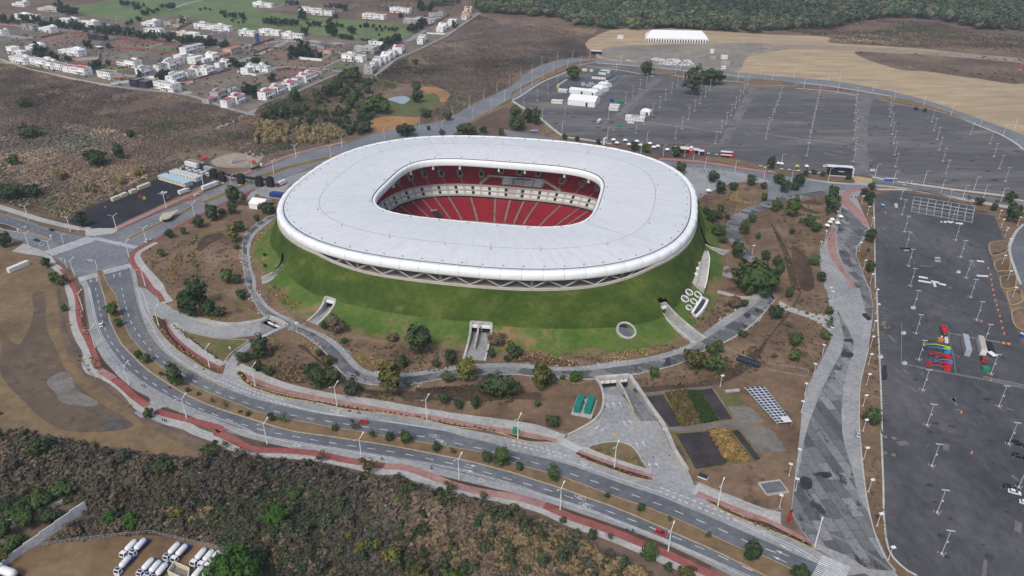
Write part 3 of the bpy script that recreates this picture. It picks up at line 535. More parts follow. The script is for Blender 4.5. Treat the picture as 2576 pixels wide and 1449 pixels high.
for a,b in[('@22 975 1205','@22 950 1155'),('@22 1035 1195','@22 1012 1148'),('@22 1105 1195','@22 1078 1145'),('@22 1148 1390','@22 1118 1335'),('@22 1212 1380','@22 1180 1328'),('@22 880 1385','@22 835 1420'),('@22 940 1405','@22 890 1442'),('@23 1275 155','@23 1240 98'),('@23 1340 150','@23 1308 92'),('@23 1405 372','@23 1372 312'),('@23 1478 368','@23 1442 305'),('@33 240 1200','@33 115 1130'),('@33 210 1255','@33 75 1190'),('@33 185 1315','@33 45 1250'),('@13 2110 325','@13 2220 350'),('@13 2085 378','@13 2190 405'),('@01 1150 1350','@01 1145 1310'),('@01 1210 1335','@01 1205 1295'),('@01 912 1360','@01 915 1395'),('@01 970 1345','@01 975 1385')]:
 arrow(mk,a,b)
def tri(mb,a,b,c):
 A,B,C_=WP(a)[0],WP(b)[0],WP(c)[0]
 for p,q in((A,B),(B,C_),(C_,A)):
  d=(q-p).normalized();n=Vector((-d.y,d.x,0))*.13
  mb.add([(k.x,k.y,ZR+.055)for k in(p-n,q-n,q+n,p+n)],[(0,1,2,3)])
for q in[('@13 400 115','@13 370 145','@13 455 145'),('@13 2255 462','@13 2230 505','@13 2315 505'),('@23 680 295','@23 760 308','@23 745 338'),('@02 1950 768','@02 1990 800','@02 1965 803'),('@33 -75 985','@33 20 1010','@33 10 1045'),('@12 745 1228','@12 830 1240','@12 825 1265')]:
 tri(mk,*q)
SEG={'5':'agdcf','0':'abcdef','3':'abgcd','6':'afgedc'}
def roundel(mb,ce,along,txt,flip=1):
 c0,d=WP(ce)[0],WP(along)[0]-WP(ce)[0];d.z=0;d.normalize();n=Vector((-d.y,d.x,0))
 L,H=2.3,1.05
 pts=[]
 for k in range(32):
  t=2*math.pi*k/32;ct,st=math.cos(t),math.sin(t)
  pts.append((math.copysign(abs(ct)**.7,ct)*L,math.copysign(abs(st)**.7,st)*H))
 for k in range(32):
  a,b=pts[k],pts[(k+1)%32]
  q=[c0+d*a[0]+n*a[1],c0+d*b[0]+n*b[1],c0+d*b[0]*.92+n*b[1]*.84,c0+d*a[0]*.92+n*a[1]*.84]
  mb.add([(p.x,p.y,ZR+.055)for p in q],[(3,2,1,0)])
 up=d*flip;rt=-n*flip
 for k,ch in enumerate(txt):
  ox,hw,hh,t=(-.4+.8*k),.26,.85,.09
  S7={'a':(0,hh,hw,t),'g':(0,0,hw,t),'d':(0,-hh,hw,t),'f':(-hw,hh/2,t,hh/2),'b':(hw,hh/2,t,hh/2),'e':(-hw,-hh/2,t,hh/2),'c':(hw,-hh/2,t,hh/2)}
  for s in SEG[ch]:
   x,y,a,b=S7[s]
   mb.add([((c0+rt*(ox+x+i)+up*(y+j)).x,(c0+rt*(ox+x+i)+up*(y+j)).y,ZR+.06)for i,j in((-a,-b),(a,-b),(a,b),(-a,b))],[(0,1,2,3)])
for ce,al,fl in[('@23 687 658','@23 757 690',1),('@23 733 742','@23 803 775',1),('@13 1800 43','@13 1870 58',-1),('@13 1862 110','@13 1932 127',-1)]:roundel(mk,ce,al,'50',fl)
S(mk.build('road_marking',WPAINT))
my=MB()
zz=smooth(WP('@02 1370 180 1420 320 1500 450 1600 570 1750 700 1900 800 2100 900 2300 990'),False,5);zz2=smooth(WP('@02 1345 180 1360 330 1430 470 1550 610 1700 740 1870 850 2050 940 2300 1040'),False,5)
zz,zz2=resample(zz,70),resample(zz2,70)
for i in range(0,69):
 a,b=(zz[i],zz2[i+1])if i%2==0 else(zz2[i],zz[i+1])
 d=(b-a).normalized();n=Vector((-d.y,d.x,0))*.09
 my.add([(k.x,k.y,ZR+.055)for k in(a-n,b-n,b+n,a+n)],[(0,1,2,3)])
for q in['@22 1110 1090 1180 1190 1260 1320 1330 1410 1300 1420 1230 1300 1150 1150','@22 905 1300 870 1340 790 1400 @23 700 0 560 60','@22 1230 1170 1330 1310 1450 1449 @23 1540 110 1650 270 1720 410','@22 1420 1449 @23 1500 100']:
 line(my,q,.3,z=ZR+.07)
my.flat(WP('@23 985 45 1040 0 1065 -5 1068 25 1040 45'),ZR+.07)
for q in['@32 1140 365 1228 372','@32 1160 400 1226 405','@32 1150 345 1226 345','@33 1155 45 1290 70','@33 1155 205 1285 238','@31 1100 855 1180 858']:
 for o in(-.5,.5):line(my,q,.35,1,1,z=.18,off=o)
S(my.build('yellow_marking',YPAINT))
mp=MB()
for i in range(42):
 t=i/41;y0=1000+450*t
 if y0<1449:line(mp,[P(f'@31 1088 {y0:.0f}')[0],P(f'@31 1160 {y0 + 4:.0f}')[0]],.16,z=.18)
for i in range(40):
 y0=10+33*i
 line(mp,[P(f'@32 {1095 + y0 * .04:.0f} {y0}')[0],P(f'@32 {1165 + y0 * .04:.0f} {y0 + 5}')[0]],.14,z=.18)
for q in['@32 1810 455 1960 480','@32 1990 490 2340 550']:line(mp,q,1.0,z=.18)
S(mp.build('bay_marking',ground_mat('faded_bay_paint',[(.2,.19,.18),(.28,.26,.25)],.8,.2)))
st=MB()
for q in['@33 330 455 430 470 440 570 340 560','@33 520 405 625 410 635 455 560 465 520 440 440 430','@32 1130 830 1180 770 1195 830 1200 900 1170 935 1130 900','@32 945 265 990 255 1020 290 1040 310 1010 330 970 300','@32 740 650 850 655 845 700 745 690','@32 770 515 850 520 850 545 770 540']:
 st.flat(smooth(WP(q),True,3),.18)
for q in['@02 2040 810 2070 815 2060 828 2035 822','@12 930 1230 962 1233 955 1250 925 1246','@23 1140 972 1178 980 1170 1008 1130 995','@23 1310 258 1326 260 1322 272 1308 270','@23 1415 248 1432 252 1428 262 1412 258','@23 1575 232 1592 236 1588 248 1572 244','@02 1700 995 1728 1000 1720 1018 1695 1008','@22 925 1195 945 1197 943 1207 923 1205','@22 998 1217 1014 1219 1012 1229 996 1227']:
 st.flat(WP(q),ZR+.06)
S(st.build('tar_stain',ground_mat('fresh_tar',[(.03,.031,.034),(.045,.046,.05)],.4,.1)))
oil=MB();pat=MB();ro=random.Random(17)
def lot_spots(q,n,z,r0,r1):
 poly=WP(q);xs,ys=[p.x for p in poly],[p.y for p in poly]
 for _ in range(n):
  x,y=ro.uniform(min(xs),max(xs)),ro.uniform(min(ys),max(ys));k=ro.uniform(r0,r1);a=ro.random()*6
  c=False;j=len(poly)-1
  for i in range(len(poly)):
   if(poly[i].y>y)!=(poly[j].y>y)and x<(poly[j].x-poly[i].x)*(y-poly[i].y)/(poly[j].y-poly[i].y)+poly[i].x:c=not c
   j=i
  if not c:continue
  if ro.random()<.7:oil.flat([Vector((x+k*ro.uniform(.6,1.3)*math.cos(t*.7)*1.2,y+k*ro.uniform(.5,1.1)*math.sin(t*.7),0))for t in range(9)],z)
  else:w_,h_=k*ro.uniform(1,4),k*ro.uniform(.5,1);pat.flat([Vector((x+u*w_*math.cos(a)-v*h_*math.sin(a),y+u*w_*math.sin(a)+v*h_*math.cos(a),0))for u,v in((-1,-1),(1,-1),(1,1),(-1,1))],z+.004)
lot_spots('@31 1100 540 2050 640 2280 760 2200 1010 2300 1449 @32 2350 100 2480 500 @33 2574 300 2574 1449 1500 1420 1250 1150 1180 500',330,.17,.3,1.5)
lot_spots('@20 350 860 850 660 1500 780 2350 880 @30 900 1000 1700 1150 2300 1400 @31 2560 100 2480 480 1250 350 600 280 @21 2100 120 1400 30 @20 600 1360 200 1100',420,.14,.6,2.8)
S(oil.build('oil_stain',ground_mat('oily_asphalt',[(.04,.04,.044),(.06,.06,.064)],.5,.1)));S(pat.build('asphalt_patch',ground_mat('repaired_asphalt',[(.13,.128,.126),(.17,.165,.16)],.5,.1)))
# ---------------------------------------------------------------- stadium
def ring(a,b,n,z,N=240,off=None):
 """superellipse ring in stadium axes, equal steps along the rim; off(k) pushes the rim outwards"""
 fine=[Vector((*se(a,b,n,2*math.pi*k/720),0))for k in range(720)]
 L=[0]
 for k in range(720):L.append(L[-1]+(fine[(k+1)%720]-fine[k]).length)
 out=[];j=0
 for i in range(N):
  d=L[-1]*i/N
  while L[j+1]<d:j+=1
  out.append(fine[j].lerp(fine[(j+1)%720],(d-L[j])/(L[j+1]-L[j])))
 if off is not None:
  nr=normals2(out,True);out=[p-q*(off(i)if callable(off)else off)for i,(p,q)in enumerate(zip(out,nr))]
 c,s=math.cos(SROT),math.sin(SROT)
 return[Vector((p.x*c-p.y*s,p.x*s+p.y*c,z(i)if callable(z)else z))for i,p in enumerate(out)]
IA,IB,IN_=73.9,55.9,3.84
stad=thing('stadium','oval football stadium with a wide white ring roof above red seats','stadium',(SX,SY,0))
def loft(rings,mi=None,up=True,uv=False,mb=None,m0=0):
 mb=mb or MB();N=len(rings[0]);V=[p for r in rings for p in r];F=[];M=[]
 o=len(mb.v)
 for i in range(len(rings)-1):
  for k in range(N):
   a,b=i*N+k,i*N+(k+1)%N
   F.append((a,b,b+N,a+N)if up else(a,a+N,b+N,b))
  M+=[(mi[i]if mi else m0)]*N
 mb.v+=[tuple(p)for p in V];mb.f+=[tuple(q+o for q in f)for f in F];mb.m+=M
 return mb
N=360
def roof_material():
 m,nt,b=newmat('white_roof_membrane')
 a=_n(nt,'ShaderNodeAttribute',attribute_name='tint').outputs['Color']
 sp=_n(nt,'ShaderNodeSeparateColor');nt.links.new(a,sp.inputs[0])
 ang,rad,per=sp.outputs[0],sp.outputs[1],sp.outputs[2]
 pos=position(nt)
 f=noise(nt,pos,.02,4,.6);g=noise(nt,pos,.25,5,.7)
 c=ramp(nt,f,[(.3,(.8,.83,.84)),(.7,(.86,.875,.875))])
 c=mix(nt,c,ramp(nt,g,[(.3,(.93,)*3),(.7,(1.04,)*3)]),1.0,'MULTIPLY')
 comb=_n(nt,'ShaderNodeCombineXYZ');
 mu=_n(nt,'ShaderNodeMath',operation='MULTIPLY');nt.links.new(ang,mu.inputs[0]);mu.inputs[1].default_value=260
 m2=_n(nt,'ShaderNodeMath',operation='MULTIPLY');nt.links.new(rad,m2.inputs[0]);m2.inputs[1].default_value=2.2
 nt.links.new(mu.outputs[0],comb.inputs[0]);nt.links.new(m2.outputs[0],comb.inputs[1])
 s=noise(nt,comb.outputs[0],1.0,3,.6)
 c=mix(nt,c,ramp(nt,s,[(.36,(.93,.925,.915)),(.5,(1,)*3)]),1.0,'MULTIPLY')
 finish(nt,b,c,.45,.35)
 tr=_n(nt,'ShaderNodeBsdfTranslucent');nt.links.new(c,tr.inputs['Color']);ms=_n(nt,'ShaderNodeMixShader');ms.inputs[0].default_value=.2
 nt.links.new(b.outputs[0],ms.inputs[1]);nt.links.new(tr.outputs[0],ms.inputs[2]);nt.links.new(ms.outputs[0],nt.nodes['Material Output'].inputs['Surface']);return m
ROOF=roof_material()
TS=[0,.02,.12,.25,.4,.5,.6,.72,.86,.98,1.0]
ri=ring(IA,IB,IN_,26,N);ro=ring(OA,OB,ON,26,N)
def ray_ring(a,b,n,z,N=N,ph=0):
 out=[];c,s=math.cos(SROT),math.sin(SROT)
 for k in range(N):
  p=se(a,b,n,TH[k]);out.append(Vector((p[0]*c-p[1]*s,p[0]*s+p[1]*c,z)))
 return out
_q=ring(100,83,3,0,N);TH=[math.atan2(p.x*math.sin(-SROT)+p.y*math.cos(-SROT),p.x*math.cos(-SROT)-p.y*math.sin(-SROT))for p in _q]
def roof_pt(k,t):
 a=ray_in[k].lerp(ray_out[k],t);return Vector((a.x,a.y,26+1.3*math.sin(math.pi*min(1,max(0,t)))))
ray_in,ray_out=ray_ring(IA,IB,IN_,26),ray_ring(OA,OB,ON,26)
rr=[[roof_pt(k,t)for k in range(N)]for t in TS]
mb=loft(rr,up=False)
tint=np.array([[k/N,t,0]for t in TS for k in range(N)],dtype=np.float32)
me=np_mesh('roof',np.array(mb.v),np.array(mb.f),ROOF,tint=tint,smooth=True)
roof=link('roof',me,stad)
SEAM=paint('roof_seam_grey',(.42,.45,.48),.7,.25,.3)
DARKGAP=paint('dark_gutter',(.09,.095,.1),.8,.2)
seam=MB()
for t0,t1 in((.60,.607),):
 A=[roof_pt(k,t0)+Vector((0,0,.05))for k in range(N)];B=[roof_pt(k,t1)+Vector((0,0,.05))for k in range(N)]
 for k in range(N):
  seam.add([A[k],A[(k+1)%N],B[(k+1)%N],B[k]],[(3,2,1,0)])
def rad_seam(mb,k,t0,t1,w=.25):
 pts=[roof_pt(k%N,t0+(t1-t0)*i/14)for i in range(15)]
 d=(pts[-1]-pts[0]).normalized();n=Vector((-d.y,d.x,0))*w/2
 for i in range(14):
  mb.add([pts[i]-n+Vector((0,0,.06)),pts[i+1]-n+Vector((0,0,.06)),pts[i+1]+n+Vector((0,0,.06)),pts[i]+n+Vector((0,0,.06))],[(0,1,2,3)])
seam.build('ring_seam',SEAM,roof)
def k_at(u,v):
 p=W(u,v,26)-Vector((SX,SY,0));a=math.atan2(p.y,p.x)
 return min(range(N),key=lambda k:abs((math.atan2(ray_out[k].y,ray_out[k].x)-a+math.pi)%(2*math.pi)-math.pi))
LSEAM=paint('pale_seam_strip',(.74,.76,.77),.6,.1,.3)
for i,(u,v)in enumerate([P(q)[0]for q in('@11 1600 700','@11 1850 760','@11 2110 790','@11 2300 810','@21 30 840','@21 215 840','@21 370 840','@21 480 860')]):
 s_=MB();rad_seam(s_,k_at(u,v),.02,.98,.5);s_.build('panel_seam',LSEAM,roof)
for(u,v),t0,t1 in((P('@21 760 800')[0],.03,.6),(P('@11 1845 60')[0],.62,.97),(P('@11 640 720')[0],.5,.6)):
 s_=MB();rad_seam(s_,k_at(u,v),t0,t1,.4);s_.build('dark_seam',SEAM,roof)
VENT=paint('vent_grey',(.3,.32,.34),.5,.1)
VM=MB().box((0,0,.2),(.5,.9,.4)).box((0,0,.45),(.6,1.0,.1)).build('roof_vent',VENT,roof)
for k in range(0,N,5):
 for t in((.965,.03)if k%15==0 else(.965,)):
  p=roof_pt(k,t);q=VM if k==0 and t>.5 else VM.copy()
  if q is not VM:COL.objects.link(q)
  q.parent=roof;q.location=p;q.rotation_euler=(0,0,math.atan2(p.y,p.x))
for k in(15,61,97,150,190,214,231,250,268,282,297,318,340):
 p=roof_pt(k,.64);MB().tube(p,p+Vector((0,0,4.2)),.1,.06,5).box(p+Vector((0,0,.15)),(.8,.8,.3)).build('lightning_rod',VENT,roof)
g=[ray_ring(OA,OB,ON,0)]
def rings_from(base,prof,nn=None):
 nr=normals2(base,True);out=[]
 for o,z in prof:
  out.append([p-q*(o(i)if callable(o)else o)+Vector((0,0,(z(i)if callable(z)else z)-p.z))for i,(p,q)in enumerate(zip(base,nr))])
 return out
N2=576
base_o=ring(OA,OB,ON,26,N2);base_i=ring(IA,IB,IN_,26,N2)
loft(rings_from(base_o,[(-.1,25.9),(.0,25.5),(.7,25.5)]),up=False).build('outer_gutter',DARKGAP,roof)
loft(rings_from(base_i,[(.1,25.9),(0,25.5),(-.7,25.5)]),up=True).build('inner_gutter',DARKGAP,roof)
PILLOW=paint('white_membrane_pillow',(.89,.9,.9),.4,.06,.05)
PL=8
sc_=lambda i:abs(math.sin(math.pi*(i%PL)/PL))**.6
def pillow(base,sgn,name):
 zt=25.75 if sgn<0 else 26.0;k_=.55 if sgn<0 else 1.0
 prof=[(lambda i:sgn*.6,25.6),(lambda i:sgn*.8,lambda i:zt+.05*sc_(i)),(lambda i:sgn*k_*3.2,lambda i:zt-.15+.15*sc_(i)),(lambda i:sgn*k_*(4.0+.3*sc_(i)),lambda i:zt-.6+.12*sc_(i)),(lambda i:sgn*k_*(4.5+.38*sc_(i)),24.3),(lambda i:sgn*k_*(4.5+.38*sc_(i)),22.6),(lambda i:sgn*k_*(4.4+.22*sc_(i)),21.5),(lambda i:sgn*k_*4.2,21.0),(lambda i:sgn*1.0,21.2),(lambda i:sgn*.6,22.2)]
 m=loft(rings_from(base,prof),up=sgn<0)
 return m.build(name,PILLOW,stad,smooth=True)
fo=pillow(base_o,1,'outer_fascia');fi=pillow(base_i,-1,'inner_fascia')
for base,sgn in((base_o,1),):
 nr=normals2(base,True)
 for i in range(0,N2,PL):
  prof=[(.8,26.03),(3.2,25.88),(4.02,25.43),(4.53,24.3),(4.53,22.6),(4.43,21.5)]
  p,q=base[i],nr[i];tdir=Vector((q.y,-q.x,0))*.07
  pts=[p-q*(sgn*a)+Vector((0,0,z-p.z+.03))-q*.03 for a,z in prof]
  rib=MB()
  for a,b in zip(pts,pts[1:]):rib.add([a-tdir,b-tdir,b+tdir,a+tdir],[(0,1,2,3),(3,2,1,0)])
  rib.build('pillow_joint',SEAM,fo)
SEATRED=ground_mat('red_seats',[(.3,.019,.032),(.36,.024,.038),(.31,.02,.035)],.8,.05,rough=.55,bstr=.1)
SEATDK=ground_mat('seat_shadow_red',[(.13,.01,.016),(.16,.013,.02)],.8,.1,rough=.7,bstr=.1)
SEATPINK=ground_mat('faded_red_seats',[(.47,.07,.09),(.52,.085,.105)],.8,.1,rough=.55,bstr=.1)
CONCS=paint('stand_concrete',(.34,.31,.28),.85,.2,.3)
CONCP=paint('pale_stand_concrete',(.5,.46,.41),.85,.15,.3)
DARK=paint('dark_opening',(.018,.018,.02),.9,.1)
WHITEP=paint('white_painted',(.75,.75,.74),.6,.08)
NB=240
def bring(b,z,n=None):
 t=min(1,max(0,(b-42)/60));n=n or(3.6-1.0*t)
 return[p for p in ring(b+18.3,b,n,z,NB)]
BTH=[math.atan2(p.y,p.x)for p in bring(70,0)]
def bowl_pt(b,z,th):
 t=min(1,max(0,(b-42)/60));n=3.6-1.0*t
 z-=1.2*max(0,min(1,(b-50)/13))*max(0,min(1,(100-b)/22))
 x,y=se(b+18.3,b,n,th-SROT);c,s=math.cos(SROT),math.sin(SROT)
 return Vector((x*c-y*s,x*s+y*c,z))
def bray(b,z):return[bowl_pt(b,z,th)for th in BTH]
def tier(name,b0,z0,b1,z1,rows):
 rings,mi=[bray(b0,z0)],[]
 db,dz=(b1-b0)/rows,(z1-z0)/rows
 for i in range(rows):
  b,z=b0+i*db,z0+i*dz
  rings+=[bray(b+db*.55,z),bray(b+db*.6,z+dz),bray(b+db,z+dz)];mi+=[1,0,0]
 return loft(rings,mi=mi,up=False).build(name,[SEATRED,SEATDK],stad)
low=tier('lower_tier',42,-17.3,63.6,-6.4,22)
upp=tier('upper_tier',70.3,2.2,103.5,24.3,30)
PITCH_=ground_mat('pitch_grass',[(.05,.13,.03),(.07,.16,.04)],.4,.06)
MB().flat([Vector((p.x,p.y,0))for p in bray(44,0)],-18.5).build('pitch',PITCH_,stad)
loft([bray(42,-18.5),bray(42,-17.2)],up=False).build('pitch_wall',CONCS,stad)
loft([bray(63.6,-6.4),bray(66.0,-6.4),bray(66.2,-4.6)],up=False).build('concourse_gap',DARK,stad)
bx=MB()
loft([bray(65.0,-5.6),bray(65.0,-4.4),bray(66.0,-4.2),bray(67.0,-2.0)],up=False,mb=bx)
loft([bray(67.0,-2.0),bray(66.6,-2.0),bray(66.6,-1.1),bray(67.6,-1.1),bray(68.8,1.3)],up=False,mb=bx)
bx.build('box_level',CONCP,stad)
loft([bray(68.8,1.3),bray(68.2,1.3),bray(68.2,2.8),bray(68.7,2.8),bray(70.3,2.2)],up=False).build('parapet',CONCP,stad)
SX_TH=[math.pi*2*k/88 for k in range(88)]
for lv,(ba,za,bb,zb)in enumerate(((66.0,-4.15,66.95,-2.2),(67.65,-1.05,68.7,1.1))):
 for k,th in enumerate(BTH[::3]):
  t0,t1=th,BTH[(BTH.index(th)+2)%NB]
  if math.sin(th)<-.45:continue
  d=Vector((0,0,0.08))
  q=[bowl_pt(ba-.12,za,t0),bowl_pt(ba-.12,za,t1),bowl_pt(bb-.12,zb,t1),bowl_pt(bb-.12,zb,t0)]
  t2=BTH[(BTH.index(th)+3)%NB]
  b_=MB().add(q,[(3,2,1,0),(0,1,2,3)],0)
  m0=bowl_pt((ba+bb)/2-.2,(za+zb)/2,t0);m1=bowl_pt((ba+bb)/2-.2,(za+zb)/2,t1)
  b_.tube(m0,m1,.12,n=4,mi=1)
  if k%2==0:
   q2=[bowl_pt(ba-.1,za,t1),bowl_pt(ba-.1,za,t2),bowl_pt(bb-.1,zb,t2),bowl_pt(bb-.1,zb,t1)]
   b_.add(q2,[(3,2,1,0),(0,1,2,3)],2)
  b_.build('hospitality_box',[WHITEP,CONCS,DARK],stad)
RAILM=paint('grey_rail',(.3,.29,.28),.5)
for b,z in((64.9,-3.6),(66.5,-.4)):
 r_=bray(b,z);rail=MB()
 for k in range(NB):rail.tube(r_[k],r_[(k+1)%NB],.06,n=3)
 rail.build('box_rail',RAILM,stad)
def strip_on(b0,z0,b1,z1,th,w,name,mat,up=.22,n=8,parent=None):
 m=MB();pts=[bowl_pt(b0+(b1-b0)*i/n,z0+(z1-z0)*i/n+up+.25,th)for i in range(n+1)]
 d=(pts[-1]-pts[0]);t=Vector((-d.y,d.x,0)).normalized()*w/2
 for a,b in zip(pts,pts[1:]):m.add([a-t,b-t,b+t,a+t],[(0,1,2,3),(3,2,1,0)])
 return m.build(name,mat,parent or stad)
def bowl_th(u,v,z):
 p=W(u,v,z)-Vector((SX,SY,0));return math.atan2(p.y,p.x)
lower_aisles=['@11 1610 640','@11 1750 640','@11 1882 640','@11 2035 660','@11 2212 670','@11 2400 680','@11 2515 690','@21 45 700','@21 165 700','@21 355 720','@21 525 740','@21 690 740','@11 1450 670']
for q in lower_aisles:strip_on(42.3,-17.3,63.4,-6.4,bowl_th(*P(q)[0],-11),1.5,'lower_aisle',CONCS)
upper_open=['@11 1500 385','@11 1638 360','@11 1782 348','@11 1937 345','@11 2104 350','@11 2283 355','@11 2460 315','@21 62 322','@21 237 340','@21 395 412','@21 570 435','@21 738 455']
for q in upper_open:
 th=bowl_th(*P(q)[0],8)
 up_=q in('@11 2460 315','@21 62 322','@21 237 340')
 zc=9.6 if up_ else 7.2;bc=70.3+(zc-2.2)*33.2/22.1
 strip_on(bc+3.2,zc+2.2,103,24,th,1.3,'upper_aisle',CONCS)
 if not up_:strip_on(70.5,2.3,bc-3,zc-2,th,1.3,'upper_aisle',CONCS)
 c=bowl_pt(bc,zc,th);t=Vector((-math.sin(th),math.cos(th),0));i_=Vector((-math.cos(th),-math.sin(th),0));up1=Vector((0,0,1))
 m=MB()
 def blk(ce,a,b,h,mi):
  V=[ce+t*(sa*a/2)+i_*(sb*b/2)+up1*(sz*h/2)for sz in(-1,1)for sa,sb in((-1,-1),(1,-1),(1,1),(-1,1))]
  m.add(V,[(3,2,1,0),(4,5,6,7),(0,1,5,4),(1,2,6,5),(2,3,7,6),(3,0,4,7)],mi)
 for sgn in(-1,1):blk(c+t*sgn*1.75+up1*.6,.6,5.2,3.6,0)
 blk(c-i_*2.3+up1*1.6,2.9,.6,2.4,0);blk(c-i_*.9+up1*.75,2.9,2.2,2.4,1)
 blk(c+i_*2.2-up1*.9,2.9,.3,1.4,0)
 m.build('vomitory',[CONCS,DARK],stad)
def patch(b0,b1,tha,thb,up,name,mat,n=12):
 zf=lambda b:2.2+(b-70.3)*22.1/33.2+up
 m=MB();A=[bowl_pt(b0,zf(b0),tha+(thb-tha)*i/n)for i in range(n+1)];B=[bowl_pt(b1,zf(b1),tha+(thb-tha)*i/n)for i in range(n+1)]
 for i in range(n):m.add([A[i],A[i+1],B[i+1],B[i]],[(0,1,2,3),(3,2,1,0)])
 return m.build(name,mat,stad)
tL,tL2,tR2,tR=[bowl_th(*P(q)[0],4)for q in('@11 2270 420','@11 2350 360','@21 290 400','@21 380 490')]
tl,tr=[bowl_th(*P(q)[0],5)for q in('@11 2455 430','@21 205 470')]
zf=lambda b:2.2+(b-70.3)*22.1/33.2
pp=MB()
path=[(70.0,tL),(76.8,tL2)]+[(76.8,tL2+(tR2-tL2)*i/12)for i in range(1,13)]+[(70.0,tR)]
for(b0,t0),(b1,t1)in zip(path,path[1:]):
 p0,p1=bowl_pt(b0,zf(b0)+.3,t0),bowl_pt(b1,zf(b1)+.3,t1)
 d=(p1-p0);s_=Vector((-d.y,d.x,0)).normalized()*.9
 z=Vector((0,0,1.5));V=[p0-s_,p1-s_,p1+s_,p0+s_];V+=[q+z for q in V]
 pp.add(V,[(4,5,6,7),(0,1,5,4),(1,2,6,5),(2,3,7,6),(3,0,4,7),(7,6,5,4)])
pp.build('press_parapet',CONCP,stad)
patch(70.6,76.2,tl,tr,.7,'press_deck',CONCS)
for r_ in range(5):
 for j,(s0,s1)in enumerate(((.03,.25),(.3,.52),(.55,.74),(.78,.97))):
  if r_>3 and j in(1,2):continue
  b0=70.9+r_*1.1
  patch(b0,b0+.65,tl+(tr-tl)*s0,tl+(tr-tl)*s1,1.2,'press_desk',WHITEP,3)
BLUE=paint('blue_board',(.03,.08,.3),.5);REDP=paint('red_board',(.45,.02,.03),.5)
patch(75.1,76.2,tl+(tr-tl)*.35,tl+(tr-tl)*.5,1.5,'scoreboard_panel',BLUE,3);patch(75.1,76.2,tl+(tr-tl)*.54,tl+(tr-tl)*.66,1.5,'scoreboard_panel',BLUE,3)
patch(75.1,76.2,tl+(tr-tl)*.505,tl+(tr-tl)*.535,1.5,'scoreboard_panel',REDP,2)
for q0,q1 in(('@11 2405 690','@11 2515 690'),('@21 50 700','@21 160 700')):
 t0,t1=bowl_th(*P(q0)[0],-11),bowl_th(*P(q1)[0],-11)
 m=MB()
 for r_ in range(22):
  b=42+r_*21.6/22;z=-17.3+r_*10.9/22+.55
  for i in range(6):
   a,c=t0+(t1-t0)*(i/6*.94+.03),t0+(t1-t0)*((i+1)/6*.94+.03)
   m.add([bowl_pt(b+.55,z,a),bowl_pt(b+.55,z,c),bowl_pt(b+.95,z+.08,c),bowl_pt(b+.95,z+.08,a)],[(0,1,2,3),(3,2,1,0)])
 m.build('faded_seat_block',SEATPINK,stad)
t0,t1=bowl_th(*P('@11 1800 720')[0],-14),bowl_th(*P('@11 1880 720')[0],-14);lz=lambda b:-17.3+(b-42)*10.9/21.6+.85
MB().add([bowl_pt(43,lz(43),t0),bowl_pt(43,lz(43),t1),bowl_pt(50.5,lz(50.5),t1),bowl_pt(50.5,lz(50.5),t0)],[(0,1,2,3),(3,2,1,0)],1).add([bowl_pt(50.5,lz(50.5)+.1,t0),bowl_pt(50.5,lz(50.5)+.1,t1),bowl_pt(51.4,lz(51.4)+.1,t1),bowl_pt(51.4,lz(51.4)+.1,t0)],[(0,1,2,3),(3,2,1,0)],0).build('tunnel_gate',[CONCS,DARK],stad)
for q in('@11 1790 240','@11 2060 240','@11 2440 265','@21 118 285','@21 492 325','@21 760 370','@11 1565 290','@11 1385 415'):
 th=bowl_th(*P(q)[0],20);a=se(IA,IB,IN_,th-SROT);c_,s_=math.cos(SROT),math.sin(SROT)
 p=Vector((a[0]*c_-a[1]*s_,a[0]*s_+a[1]*c_,21.3))*1.0;p.x*=.975;p.y*=.975
 MB().box(p-Vector((0,0,1.4)),(1.1,.9,3.0),rz=th).box(p-Vector((0,0,2.6)),(1.3,1.3,.7),rz=th).build('hanging_speaker',WHITEP,stad)
RIMZ=16.0
CONCW=paint('concourse_concrete',(.22,.2,.18),.9,.2,.2)
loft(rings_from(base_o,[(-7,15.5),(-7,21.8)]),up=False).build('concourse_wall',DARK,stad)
loft(rings_from(base_o,[(-7,16.0),(2.2,15.8),(4.6,15.7)]),up=False).build('concourse_floor',CONCW,stad)
loft(rings_from(base_o,[(-5.6,16.1),(-5.6,18.7),(-6.6,18.7)]),up=False).build('spandrel_wall',CONCW,stad)
loft(rings_from(base_o,[(-5.0,19.7),(-5.0,21.0),(-6,21.2)]),up=False).build('red_band',SEATRED,stad)
def near_gap(p):
 a,b=W(815,632,19),W(1628,668,19);m_=(a+b)/2;h_=(b-a).length/2;d_=(b-a).normalized();q=p+Vector((SX,SY,0))-m_
 if q.dot(Vector((-d_.y,d_.x,0)))>45:return 1.0
 t=min(1,max(0,(abs(q.dot(d_))/h_-.55)/.45));return t*t
RISE=[near_gap(Vector((p.x,p.y,0)))*4.7 for p in base_o]
loft(rings_from(base_o,[(4.0,lambda i:16.0+RISE[i]*.85),(4.0,lambda i:16.75+RISE[i]*.85),(5.2,lambda i:16.75+RISE[i]*.85),(5.2,lambda i:15.0+RISE[i]*.85)]),up=False).build('rim_beam',CONCP,stad)
STEEL=paint('pale_steel',(.33,.31,.29),.55,.15,.4)
nr_o=normals2(base_o,True)
def rimp(i,o,z):p,q=base_o[i%N2],nr_o[i%N2];return Vector((p.x-q.x*o,p.y-q.y*o,z))
near=[i for i in range(N2)if base_o[i].y<40]
